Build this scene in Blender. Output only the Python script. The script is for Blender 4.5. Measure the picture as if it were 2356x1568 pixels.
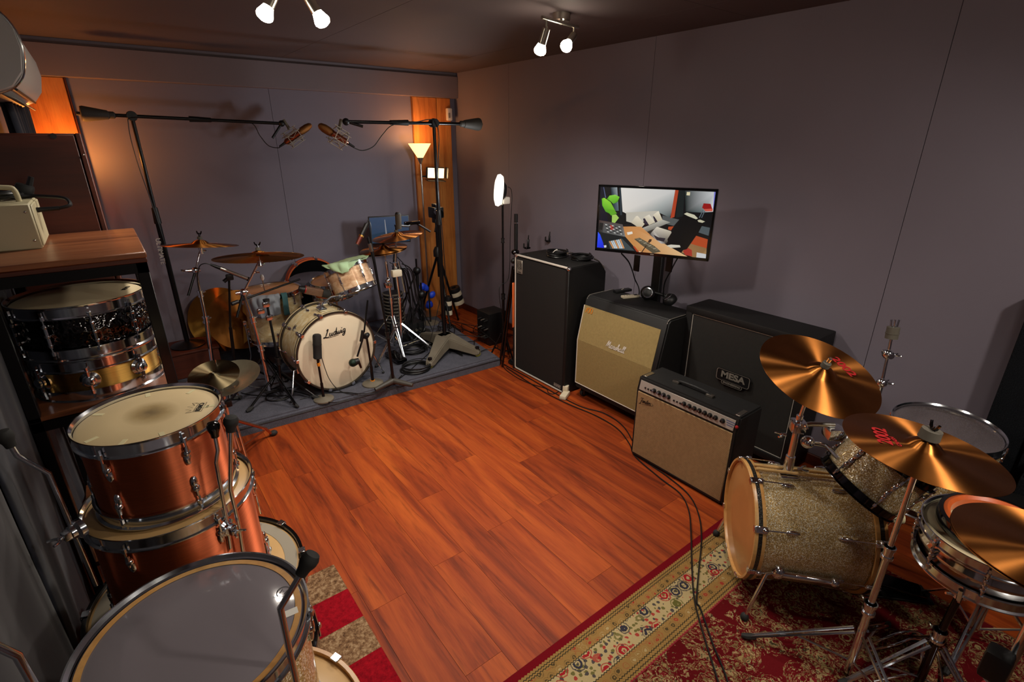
import bpy, bmesh, math, random
import numpy as np
from mathutils import Vector, Matrix, Quaternion

random.seed(7)
for o in list(bpy.data.objects):
    bpy.data.objects.remove(o, do_unlink=True)
SC = bpy.context.scene
COL = SC.collection
PI = math.pi
V = Vector

# ------------------------------------------------------------------ camera, world, exposure
F_PX, PITCH, YAW, CAM_H = 1180.0, math.radians(21.3), math.radians(37.55), 1.95
cam_data = bpy.data.cameras.new('camera')
cam_data.sensor_width = 36.0
cam_data.lens = F_PX / 2356.0 * 36.0
cam_data.clip_start = 0.02
cam = bpy.data.objects.new('camera', cam_data)
COL.objects.link(cam)
_f = V((math.sin(YAW) * math.cos(PITCH), math.cos(YAW) * math.cos(PITCH), -math.sin(PITCH)))
_r = V((math.cos(YAW), -math.sin(YAW), 0))
_u = _r.cross(_f)
CAM_R = Matrix((_r, _u, -_f)).transposed()
cam.matrix_world = Matrix.Translation((0, 0, CAM_H)) @ CAM_R.to_4x4()
SC.camera = cam

world = bpy.data.worlds.new('world')
SC.world = world
world.use_nodes = True
world.node_tree.nodes['Background'].inputs[0].default_value = (0.012, 0.011, 0.013, 1)
world.node_tree.nodes['Background'].inputs[1].default_value = 1.0

SC.view_settings.view_transform = 'Standard'
SC.view_settings.look = 'None'
SC.view_settings.gamma = 1.0
SC.view_settings.use_curve_mapping = False
SC.view_settings.exposure = 0.0
SC.cycles.use_denoising = True
SC.cycles.max_bounces = 5
SC.cycles.diffuse_bounces = 3
SC.cycles.glossy_bounces = 3
SC.cycles.transparent_max_bounces = 4
SC.cycles.use_adaptive_sampling = True
SC.cycles.adaptive_threshold = 0.05
SC.cycles.sample_clamp_indirect = 4.0
SC.cycles.sample_clamp_direct = 0.0
SC.cycles.caustics_reflective = False
SC.cycles.caustics_refractive = False

# light strengths used by the lamps of the room (each lamp's builder creates its own light)
SPOT_W = 59.0           # one ceiling spot bulb
SPOT_COL = (1.0, 0.91, 0.80)
TORCH_W = 5.0          # uplighter floor lamp
WARM = (1.0, 0.48, 0.18)
LED_W = 9.0
HIDDEN_W = 12.0          # table lamp behind the wooden cabinet


def at(px, py, X=None, Y=None, Z=None):
    """point of the room that shows at pixel (px, py), on the plane X=, Y= or Z="""
    d = CAM_R @ V(((px - 1178.0) / F_PX, (784.0 - py) / F_PX, -1.0))
    if X is not None:
        t = X / d.x
    elif Y is not None:
        t = Y / d.y
    else:
        t = (Z - CAM_H) / d.z
    return V((d.x * t, d.y * t, CAM_H + d.z * t))


# ------------------------------------------------------------------ mesh builder
def frame_of(axis):
    return V(axis).normalized().to_track_quat('Z', 'Y').to_matrix()


class MB:
    def __init__(self):
        self.bm = bmesh.new()

    def box(self, c, s, rot=None, bevel=0.0, seg=1):
        M = Matrix.Translation(V(c)) @ (rot.to_4x4() if rot is not None else Matrix()) @ Matrix.Diagonal((s[0], s[1], s[2], 1))
        r = bmesh.ops.create_cube(self.bm, size=1.0, matrix=M)
        if bevel > 0:
            es = list({e for v in r['verts'] for e in v.link_edges})
            bmesh.ops.bevel(self.bm, geom=es, offset=bevel, segments=seg, affect='EDGES', profile=0.6)
        return self

    def bxx(self, x0, x1, y0, y1, z0, z1, bevel=0.0, seg=1):
        return self.box(((x0 + x1) / 2, (y0 + y1) / 2, (z0 + z1) / 2), (abs(x1 - x0), abs(y1 - y0), abs(z1 - z0)), None, bevel, seg)

    def ring(self, c, R3, r, seg):
        return [self.bm.verts.new(V(c) + R3 @ V((r * math.cos(2 * PI * k / seg), r * math.sin(2 * PI * k / seg), 0))) for k in range(seg)]

    def bridge(self, a, b):
        n = len(a)
        for k in range(n):
            try:
                self.bm.faces.new((a[k], a[(k + 1) % n], b[(k + 1) % n], b[k]))
            except ValueError:
                pass

    def cyl(self, p0, p1, r0, r1=None, seg=14, cap=True):
        p0, p1 = V(p0), V(p1)
        r1 = r0 if r1 is None else r1
        R3 = frame_of(p1 - p0)
        a, b = self.ring(p0, R3, r0, seg), self.ring(p1, R3, r1, seg)
        self.bridge(a, b)
        if cap:
            self.bm.faces.new(list(reversed(a)))
            self.bm.faces.new(b)
        return self

    def tube(self, pts, r, seg=8, cap=True, closed=False):
        pts = [V(p) for p in pts]
        n = len(pts)
        rr = r if isinstance(r, (list, tuple)) else [r] * n
        t0 = (pts[1] - pts[0]).normalized()
        up = V((0, 0, 1)) if abs(t0.z) < 0.9 else V((1, 0, 0))
        u = t0.cross(up).normalized()
        rings = []
        for i in range(n):
            if closed:
                t = (pts[(i + 1) % n] - pts[i - 1])
            else:
                t = pts[min(i + 1, n - 1)] - pts[max(i - 1, 0)]
            t.normalize()
            u = (u - t * u.dot(t))
            if u.length < 1e-6:
                u = t.orthogonal()
            u.normalize()
            w = t.cross(u)
            rings.append([self.bm.verts.new(pts[i] + (u * math.cos(2 * PI * k / seg) + w * math.sin(2 * PI * k / seg)) * rr[i]) for k in range(seg)])
        for i in range(n - 1):
            self.bridge(rings[i], rings[i + 1])
        if closed:
            self.bridge(rings[-1], rings[0])
        elif cap:
            self.bm.faces.new(list(reversed(rings[0])))
            self.bm.faces.new(rings[-1])
        return self

    def lathe(self, prof, M=None, seg=32, closed=False):
        M = M or Matrix()
        rows = []
        for (r, z) in prof:
            if r < 1e-6:
                rows.append([self.bm.verts.new(M @ V((0, 0, z)))])
            else:
                rows.append([self.bm.verts.new(M @ V((r * math.cos(2 * PI * k / seg), r * math.sin(2 * PI * k / seg), z))) for k in range(seg)])
        pairs = list(zip(rows[:-1], rows[1:]))
        if closed:
            pairs.append((rows[-1], rows[0]))
        for a, b in pairs:
            if len(a) == 1 and len(b) == 1:
                continue
            if len(a) == 1:
                for k in range(seg):
                    self.bm.faces.new((a[0], b[k], b[(k + 1) % seg]))
            elif len(b) == 1:
                for k in range(seg):
                    self.bm.faces.new((a[k], a[(k + 1) % seg], b[0]))
            else:
                self.bridge(a, b)
        return self

    def sph(self, c, r, seg=12, sc=(1, 1, 1), rot=None):
        M = Matrix.Translation(V(c)) @ (rot.to_4x4() if rot is not None else Matrix()) @ Matrix.Diagonal((sc[0], sc[1], sc[2], 1))
        bmesh.ops.create_uvsphere(self.bm, u_segments=seg, v_segments=max(6, seg // 2), radius=r, matrix=M)
        return self

    def prism(self, pts, M, h):
        """flat outline (x, y) in M's plane, raised by h along M's z"""
        a = [self.bm.verts.new(M @ V((x, y, 0))) for x, y in pts]
        b = [self.bm.verts.new(M @ V((x, y, h))) for x, y in pts]
        self.bm.faces.new(list(reversed(a)))
        self.bm.faces.new(b)
        n = len(a)
        for k in range(n):
            self.bm.faces.new((a[k], a[(k + 1) % n], b[(k + 1) % n], b[k]))
        return self

    def mesh(self, name, mat, sharp=38, flat=False):
        bm = self.bm
        bmesh.ops.recalc_face_normals(bm, faces=bm.faces[:])
        me = bpy.data.meshes.new(name)
        bm.to_mesh(me)
        bm.free()
        if mat is not None:
            for m in (mat if isinstance(mat, (list, tuple)) else [mat]):
                me.materials.append(m)
        if not flat:
            me.polygons.foreach_set('use_smooth', [True] * len(me.polygons))
            me.set_sharp_from_angle(angle=math.radians(sharp))
        return me

    def build(self, name, mat, parent=None, world=False, sharp=38, flat=False):
        me = self.mesh(name, mat, sharp, flat)
        return obj(name, me, parent, world)


TM = {}


def obj(name, me, parent=None, world=False):
    o = bpy.data.objects.new(name, me)
    COL.objects.link(o)
    if parent is not None:
        o.parent = parent
        if world:
            me.transform(TM[parent.name].inverted())
    return o


def tag(o, label, cat, group=None, kind=None):
    if label:
        o['label'] = label
    if cat:
        o['category'] = cat
    if group:
        o['group'] = group
    if kind:
        o['kind'] = kind
    return o


def thing(name, label, cat, loc=(0, 0, 0), rot=None, group=None):
    o = bpy.data.objects.new(name, None)
    COL.objects.link(o)
    o.empty_display_size = 0.05
    M = Matrix.Translation(V(loc)) @ (rot.to_4x4() if rot is not None else Matrix())
    o.matrix_world = M
    TM[o.name] = M
    tag(o, label, cat, group)
    return o


def struct(o, label=None):
    o['kind'] = 'structure'
    if label:
        o['label'] = label
    return o


def smooth_path(pts, n=8, closed=False):
    pts = [V(p) for p in pts]
    out = []
    m = len(pts)
    rng = range(m) if closed else range(m - 1)
    for i in rng:
        if closed:
            p0, p1, p2, p3 = pts[i - 1], pts[i], pts[(i + 1) % m], pts[(i + 2) % m]
        else:
            p0, p1, p2, p3 = pts[max(i - 1, 0)], pts[i], pts[i + 1], pts[min(i + 2, m - 1)]
        for k in range(n):
            t = k / n
            out.append(0.5 * ((2 * p1) + (p2 - p0) * t + (2 * p0 - 5 * p1 + 4 * p2 - p3) * t * t + (3 * p1 - p0 - 3 * p2 + p3) * t ** 3))
    if not closed:
        out.append(pts[-1])
    return out


# ------------------------------------------------------------------ materials
def lin(c):
    return tuple(((x / 255.0) / 12.92 if x / 255.0 <= 0.04045 else ((x / 255.0 + 0.055) / 1.055) ** 2.4) for x in c)


class NT:
    def __init__(self, name):
        self.m = bpy.data.materials.new(name)
        self.m.use_nodes = True
        self.t = self.m.node_tree
        self.b = self.t.nodes['Principled BSDF']

    def n(self, typ, **kw):
        nd = self.t.nodes.new(typ)
        for k, v in kw.items():
            if k.startswith('i_'):
                nd.inputs[int(k[2:])].default_value = v
            else:
                setattr(nd, k, v)
        return nd

    def l(self, a, b):
        self.t.links.new(a, b)

    def val(self, key, v):
        self.b.inputs[key].default_value = v

    def math(self, op, a, b=None, clamp=False):
        nd = self.n('ShaderNodeMath', operation=op, use_clamp=clamp)
        for i, x in enumerate((a, b)):
            if x is None:
                continue
            if isinstance(x, (int, float)):
                nd.inputs[i].default_value = x
            else:
                self.l(x, nd.inputs[i])
        return nd.outputs[0]

    def ramp(self, fac, stops, interp='LINEAR'):
        nd = self.n('ShaderNodeValToRGB')
        cr = nd.color_ramp
        cr.interpolation = interp
        while len(cr.elements) > 1:
            cr.elements.remove(cr.elements[-1])
        cr.elements[0].position = stops[0][0]
        cr.elements[0].color = (*stops[0][1], 1)
        for p, c in stops[1:]:
            e = cr.elements.new(p)
            e.color = (*c, 1)
        if fac is not None:
            self.l(fac, nd.inputs[0])
        return nd.outputs[0]

    def mix(self, fac, a, b, blend='MIX'):
        nd = self.n('ShaderNodeMix', data_type='RGBA', blend_type=blend)
        for sock, x in ((nd.inputs[0], fac), (nd.inputs[6], a), (nd.inputs[7], b)):
            if isinstance(x, (int, float)):
                sock.default_value = x
            elif isinstance(x, tuple):
                sock.default_value = (*x, 1) if len(x) == 3 else x
            else:
                self.l(x, sock)
        return nd.outputs[2]

    def coord(self, out='Object', scale=None, loc=None, rot=None):
        tc = self.n('ShaderNodeTexCoord')
        o = tc.outputs[out]
        if scale or loc or rot:
            mp = self.n('ShaderNodeMapping')
            if scale:
                mp.inputs['Scale'].default_value = scale
            if loc:
                mp.inputs['Location'].default_value = loc
            if rot:
                mp.inputs['Rotation'].default_value = rot
            self.l(o, mp.inputs[0])
            o = mp.outputs[0]
        return o

    def noise(self, vec, scale, detail=4, rough=0.55, dist=0.0):
        nd = self.n('ShaderNodeTexNoise')
        nd.inputs['Scale'].default_value = scale
        nd.inputs['Detail'].default_value = detail
        nd.inputs['Roughness'].default_value = rough
        nd.inputs['Distortion'].default_value = dist
        if vec is not None:
            self.l(vec, nd.inputs['Vector'])
        return nd

    def vor(self, vec, scale, feature='F1', rnd=1.0):
        nd = self.n('ShaderNodeTexVoronoi', feature=feature)
        nd.inputs['Scale'].default_value = scale
        nd.inputs['Randomness'].default_value = rnd
        if vec is not None:
            self.l(vec, nd.inputs['Vector'])
        return nd

    def bump(self, h, strength, dist=0.002):
        nd = self.n('ShaderNodeBump')
        nd.inputs['Strength'].default_value = strength
        nd.inputs['Distance'].default_value = dist
        self.l(h, nd.inputs['Height'])
        self.l(nd.outputs[0], self.b.inputs['Normal'])


def pm(name, col, rough=0.5, metal=0.0, var=None, bump=None, coat=0.0, spec=None, emit=None, aniso=None, trans=None, sheen=None):
    """plain procedural material; var=(scale, amount) mottles the colour, bump=(scale, strength)"""
    t = NT(name)
    c = lin(col)
    t.val('Base Color', (*c, 1))
    t.val('Roughness', rough)
    t.val('Metallic', metal)
    if coat:
        t.val('Coat Weight', coat)
        t.val('Coat Roughness', 0.08)
    if spec is not None:
        t.val('Specular IOR Level', spec)
    if sheen:
        t.val('Sheen Weight', sheen)
    if trans:
        t.val('Transmission Weight', trans)
    if var:
        nz = t.noise(t.coord(), var[0], 4)
        a = tuple(x * (1 - var[1]) for x in c)
        b = tuple(min(1, x * (1 + var[1])) for x in c)
        t.l(t.ramp(nz.outputs[0], [(0.25, a), (0.75, b)]), t.b.inputs['Base Color'])
        t.l(t.ramp(nz.outputs[0], [(0.2, (rough * 0.85,) * 3), (0.8, (min(1, rough * 1.15),) * 3)]), t.b.inputs['Roughness'])
    if bump:
        nz = t.noise(t.coord(), bump[0], 3)
        t.bump(nz.outputs[0], bump[1])
    if emit:
        t.val('Emission Color', (*lin(emit[0]), 1))
        t.val('Emission Strength', emit[1])
    return t.m


def m_wall(name, col):
    t = NT(name)
    c = lin(col)
    co = t.coord('Object')
    n1 = t.noise(co, 0.9, 3)
    n2 = t.noise(co, 160, 2)
    t.l(t.ramp(n1.outputs[0], [(0.3, tuple(x * 0.93 for x in c)), (0.7, tuple(x * 1.05 for x in c))]), t.b.inputs['Base Color'])
    t.val('Roughness', 0.72)
    t.val('Specular IOR Level', 0.25)
    t.bump(n2.outputs[0], 0.12, 0.001)
    return t.m


def m_wood(name, dark, mid, light, along='Y', gscale=1.0, rough=0.42, rnd=True, coat=0.15, knots=0.3, spec=0.4):
    t = NT(name)
    st = {'X': (0.55, 7, 7), 'Y': (7, 0.55, 7), 'Z': (7, 7, 0.55)}[along]
    co = t.coord('Object')
    if rnd:
        oi = t.n('ShaderNodeObjectInfo')
        vm = t.n('ShaderNodeVectorMath', operation='SCALE')
        cx = t.n('ShaderNodeCombineXYZ')
        for k, f in enumerate((37.0, 91.0, 53.0)):
            t.l(t.math('MULTIPLY', oi.outputs['Random'], f), cx.inputs[k])
        va = t.n('ShaderNodeVectorMath', operation='ADD')
        t.l(co, va.inputs[0])
        t.l(cx.outputs[0], va.inputs[1])
        co = va.outputs[0]
    mp = t.n('ShaderNodeMapping')
    mp.inputs['Scale'].default_value = tuple(x * gscale for x in st)
    t.l(co, mp.inputs[0])
    n1 = t.noise(mp.outputs[0], 1.5, 6, 0.6, 1.2)
    n2 = t.noise(mp.outputs[0], 5.5, 5, 0.65, 0.6)
    n3 = t.noise(mp.outputs[0], 28, 3, 0.5)
    a = t.ramp(n1.outputs[0], [(0.28, lin(dark)), (0.48, lin(mid)), (0.72, lin(light))])
    b = t.ramp(n2.outputs[0], [(0.30, tuple(x * 0.45 for x in lin(dark))), (0.46, (1, 1, 1))])
    c = t.mix(knots, a, b, 'MULTIPLY')
    d = t.ramp(n3.outputs[0], [(0.35, (0.82, 0.82, 0.82)), (0.6, (1, 1, 1))])
    c = t.mix(0.6, c, d, 'MULTIPLY')
    if rnd:
        e = t.ramp(oi.outputs['Random'], [(0.0, (0.88, 0.86, 0.86)), (0.5, (1, 1, 1)), (1.0, (1.06, 1.09, 1.06))])
        c = t.mix(1.0, c, e, 'MULTIPLY')
    t.l(c, t.b.inputs['Base Color'])
    t.val('Roughness', rough)
    t.val('Coat Weight', coat)
    t.val('Coat Roughness', 0.25)
    t.val('Specular IOR Level', spec)
    t.bump(n3.outputs[0], 0.05, 0.001)
    return t.m


def m_carpet(name, cols, scale=420, bumps=0.6):
    t = NT(name)
    co = t.coord('Object')
    n = t.noise(co, scale, 2, 0.6)
    n2 = t.noise(co, scale / 30, 3)
    stops = [(0.25 + 0.5 * i / (len(cols) - 1), lin(c)) for i, c in enumerate(cols)]
    c = t.ramp(n.outputs[0], stops)
    c = t.mix(0.35, c, t.ramp(n2.outputs[0], [(0.3, (0.6, 0.6, 0.6)), (0.7, (1.2, 1.2, 1.2))]), 'MULTIPLY')
    t.l(c, t.b.inputs['Base Color'])
    t.val('Roughness', 0.95)
    t.val('Specular IOR Level', 0.1)
    t.bump(n.outputs[0], bumps, 0.004)
    return t.m


def m_brushed(name, col, rough=0.3, aniso=0.85, axis='Z', streak=0.12):
    """metal turned or brushed round its axis"""
    t = NT(name)
    c = lin(col)
    co = t.coord('Object', scale=(1, 1, 60))
    n = t.noise(co, 14, 4)
    t.l(t.ramp(n.outputs[0], [(0.3, tuple(x * (1 - streak) for x in c)), (0.7, tuple(min(1, x * (1 + streak)) for x in c))]), t.b.inputs['Base Color'])
    t.val('Metallic', 1.0)
    t.val('Roughness', rough)
    t.val('Anisotropic', aniso)
    t.val('Anisotropic Rotation', 0.25)
    tg = t.n('ShaderNodeTangent', direction_type='RADIAL', axis=axis)
    t.l(tg.outputs[0], t.b.inputs['Tangent'])
    return t.m


def m_cymbal(name, col, rough=0.26, _k=1.4):
    rough *= _k
    t = NT(name)
    c = lin(col)
    co = t.coord('Object')
    sp = t.n('ShaderNodeSeparateXYZ')
    t.l(co, sp.inputs[0])
    r = t.math('SQRT', t.math('ADD', t.math('POWER', sp.outputs[0], 2), t.math('POWER', sp.outputs[1], 2)))
    cx = t.n('ShaderNodeCombineXYZ')
    t.l(r, cx.inputs[0])
    g = t.noise(cx.outputs[0], 420, 3)
    n2 = t.noise(co, 9, 4)
    cc = t.ramp(n2.outputs[0], [(0.3, tuple(x * 0.82 for x in c)), (0.7, c)])
    t.l(t.mix(0.3, cc, t.ramp(g.outputs[0], [(0.35, (0.72, 0.68, 0.62)), (0.65, (1, 1, 1))]), 'MULTIPLY'), t.b.inputs['Base Color'])
    t.val('Metallic', 1.0)
    t.val('Roughness', rough)
    t.val('Anisotropic', 1.0)
    t.val('Anisotropic Rotation', 0.25)
    tg = t.n('ShaderNodeTangent', direction_type='RADIAL', axis='Z')
    t.l(tg.outputs[0], t.b.inputs['Tangent'])
    return t.m


def m_pearl(name, a, b, c):
    t = NT(name)
    co = t.coord('Object', scale=(1, 1, 1.6))
    n = t.noise(co, 9, 3, 0.6, 2.2)
    col = t.ramp(n.outputs[0], [(0.3, lin(a)), (0.5, lin(b)), (0.68, lin(c))])
    t.l(col, t.b.inputs['Base Color'])
    t.val('Roughness', 0.22)
    t.val('Coat Weight', 0.6)
    t.val('Metallic', 0.12)
    return t.m


def m_sparkle(name, base, glint):
    t = NT(name)
    co = t.coord('Object')
    v = t.vor(co, 360)
    sep = t.n('ShaderNodeSeparateColor')
    t.l(v.outputs['Color'], sep.inputs[0])
    c1 = t.ramp(sep.outputs[0], [(0.0, tuple(x * 0.55 for x in lin(base))), (0.6, lin(base)), (0.85, lin(glint)), (1.0, tuple(min(1, x * 1.6) for x in lin(glint)))])
    t.l(c1, t.b.inputs['Base Color'])
    t.val('Metallic', 0.2)
    t.val('Roughness', 0.30)
    t.val('Coat Weight', 0.7)
    t.val('Coat Roughness', 0.06)
    nm = t.n('ShaderNodeVectorMath', operation='SUBTRACT')
    t.l(v.outputs['Color'], nm.inputs[0])
    nm.inputs[1].default_value = (0.5, 0.5, 0.5)
    sc = t.n('ShaderNodeVectorMath', operation='SCALE')
    t.l(nm.outputs[0], sc.inputs[0])
    sc.inputs['Scale'].default_value = 0.5
    ge = t.n('ShaderNodeNewGeometry')
    ad = t.n('ShaderNodeVectorMath', operation='ADD')
    t.l(ge.outputs['Normal'], ad.inputs[0])
    t.l(sc.outputs[0], ad.inputs[1])
    no = t.n('ShaderNodeVectorMath', operation='NORMALIZE')
    t.l(ad.outputs[0], no.inputs[0])
    t.l(no.outputs[0], t.b.inputs['Normal'])
    return t.m


def m_weave(name, a, b, sx, sy, rough=0.85, bump=0.5):
    """woven grille cloth in object Y/Z"""
    t = NT(name)
    sp = t.n('ShaderNodeSeparateXYZ')
    t.l(t.coord(), sp.inputs[0])
    w1 = t.math('SINE', t.math('MULTIPLY', sp.outputs[1], sx))
    w2 = t.math('SINE', t.math('MULTIPLY', sp.outputs[2], sy))
    w = t.math('ADD', t.math('MULTIPLY', t.math('MULTIPLY', w1, w2), 0.5), 0.5)
    nz = t.noise(t.coord(), 60, 3)
    f = t.math('ADD', t.math('MULTIPLY', w, 0.75), t.math('MULTIPLY', nz.outputs[0], 0.25))
    t.l(t.ramp(f, [(0.2, lin(a)), (0.8, lin(b))]), t.b.inputs['Base Color'])
    t.val('Roughness', rough)
    t.bump(w, bump, 0.001)
    return t.m


M_WALL = m_wall('wall_paint', (126, 119, 131))
M_CEIL = m_wall('ceiling_paint', (92, 82, 84))
M_BEAM = m_wall('beam_paint', (128, 116, 120))
M_FLOOR = m_wood('floor_laminate', (98, 34, 12), (150, 61, 21), (184, 87, 30), 'Y', 0.8, 0.55, True, 0.0, 0.45, 0.22)
M_JOINT = pm('floor_joint', (58, 26, 14), 0.8)
M_PINE = m_wood('pine_post', (168, 92, 36), (196, 118, 52), (214, 142, 70), 'Z', 0.8, 0.5, True, 0.1, 0.35)
M_BROWNWOOD = m_wood('mahogany_veneer', (58, 24, 14), (84, 36, 20), (104, 48, 28), 'X', 0.5, 0.5, True, 0.0, 0.35)
M_SHELFWOOD = m_wood('worn_shelf_wood', (96, 52, 30), (134, 78, 46), (164, 110, 74), 'X', 0.7, 0.4, True, 0.3, 0.35)
M_LIGHTWOOD = m_wood('maple_hoop', (190, 132, 68), (214, 160, 92), (228, 182, 118), 'Z', 0.3, 0.35, True, 0.4, 0.2)
M_ORANGEWOOD = pm('orange_stained_wood', (200, 92, 38), 0.35, var=(14, 0.2), coat=0.4)
M_CARPET = m_carpet('riser_carpet', [(46, 46, 54), (80, 80, 90), (128, 128, 138)])
M_BLACKPAD = m_carpet('black_foam_panel', [(14, 15, 18), (24, 26, 30), (38, 40, 44)], 240, 0.8)
M_TOLEX = pm('black_tolex', (15, 14, 14), 0.6, bump=(420, 0.5), spec=0.4)
M_BLACK = pm('black_plastic', (15, 15, 16), 0.45)
M_BLACKGLOSS = pm('black_gloss', (9, 9, 10), 0.12, coat=0.6)
M_BLACKMETAL = pm('black_metal_tube', (17, 16, 17), 0.28, 0.3)
M_RUBBER = pm('rubber', (30, 29, 28), 0.75)
M_GREYRUBBER = pm('grey_rubber', (66, 62, 56), 0.65, var=(30, 0.15))
M_CASTGREY = pm('grey_cast_base', (104, 96, 82), 0.55, var=(12, 0.12), bump=(160, 0.15))
M_DKCAST = pm('dark_cast_base', (62, 58, 52), 0.5, var=(12, 0.15))
M_CHROME = pm('chrome', (228, 233, 240), 0.13, 1.0)
M_SATIN = pm('satin_nickel', (190, 184, 172), 0.28, 1.0)
M_DARKCHROME = pm('black_nickel', (70, 68, 70), 0.12, 1.0)
M_CHROMESHELL = m_brushed('chrome_shell', (212, 208, 202), 0.10, 0.3)
M_COPPER = m_brushed('brushed_copper', (230, 126, 84), 0.54, 1.0)
M_BRASS = m_brushed('brushed_brass', (226, 176, 92), 0.52, 1.0)
M_CYM = m_cymbal('bronze_cymbal', (184, 116, 56), 0.27)
M_CYMDARK = m_cymbal('dull_bronze_cymbal', (172, 112, 54), 0.34)
M_CYMGOLD = m_cymbal('bright_gold_cymbal', (226, 168, 78), 0.22)
M_CYMGREY = m_cymbal('tarnished_cymbal', (120, 108, 82), 0.38)
M_PEARL = m_pearl('pearl_wrap', (218, 188, 132), (240, 214, 160), (252, 238, 198))
M_PEARLWARMLIT = m_pearl('pearl_wrap_warm_lit', (196, 150, 112), (222, 180, 140), (240, 208, 172))  # pearl wrap with warm lamplight put into its pinker tones
M_SPARK = m_sparkle('champagne_sparkle', (206, 170, 106), (252, 240, 206))
M_INLAY = m_sparkle('black_sparkle_inlay', (26, 25, 22), (60, 58, 50))
M_HEADCOAT = pm('coated_head', (214, 196, 158), 0.6, var=(5, 0.06))
M_HEADWHITE = pm('white_head', (226, 212, 184), 0.45, var=(4, 0.05))
M_HEADTAN = pm('clear_head_tan', (206, 164, 108), 0.3, var=(6, 0.08), coat=0.3)
M_HEADWOOD = pm('amber_head', (196, 140, 82), 0.32, var=(5, 0.08), coat=0.35)
M_IVORY = pm('ivory_tape', (226, 214, 168), 0.6)
M_BEIGE = pm('beige_enamel', (186, 176, 142), 0.5, var=(8, 0.06))
M_WHITE = pm('white_plastic', (226, 220, 210), 0.4)
M_OFFWHITE = pm('off_white_plastic', (206, 194, 168), 0.45)
M_PIPING = pm('white_piping', (206, 198, 186), 0.5)
M_FELT = pm('grey_felt', (84, 78, 68), 0.95)
M_BLUECLOTH = pm('navy_curtain_cloth', (18, 22, 36), 0.95, var=(20, 0.2), sheen=0.2)
M_GREYCLOTH = pm('grey_blue_drape', (48, 44, 48), 0.92, var=(6, 0.18), sheen=0.2)
M_MINT = pm('pale_green_towel', (176, 206, 162), 0.95, bump=(300, 0.4))
M_PALEBLUE = pm('pale_blue_towel', (170, 178, 188), 0.95, bump=(300, 0.4))
M_TEAL = pm('teal_cloth', (74, 116, 120), 0.95)
M_BLUEPLASTIC = pm('blue_strap', (22, 62, 196), 0.5)
M_RED = pm('red_plastic', (150, 22, 26), 0.5)
M_LOGORED = pm('red_ink', (158, 18, 20), 0.6)
M_LOGOBLACK = pm('black_ink', (14, 13, 12), 0.6)
M_LOGOGREY = pm('silver_logo', (172, 164, 152), 0.35, 0.6)
M_YELLOW = pm('amber_wheel', (150, 146, 60), 0.4)
M_ORANGE = pm('orange_ring', (214, 126, 30), 0.5)
M_STICK = pm('drumstick_wood', (214, 168, 104), 0.5, var=(20, 0.12))
M_CABLE = pm('black_cable', (13, 13, 14), 0.42)

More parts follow.
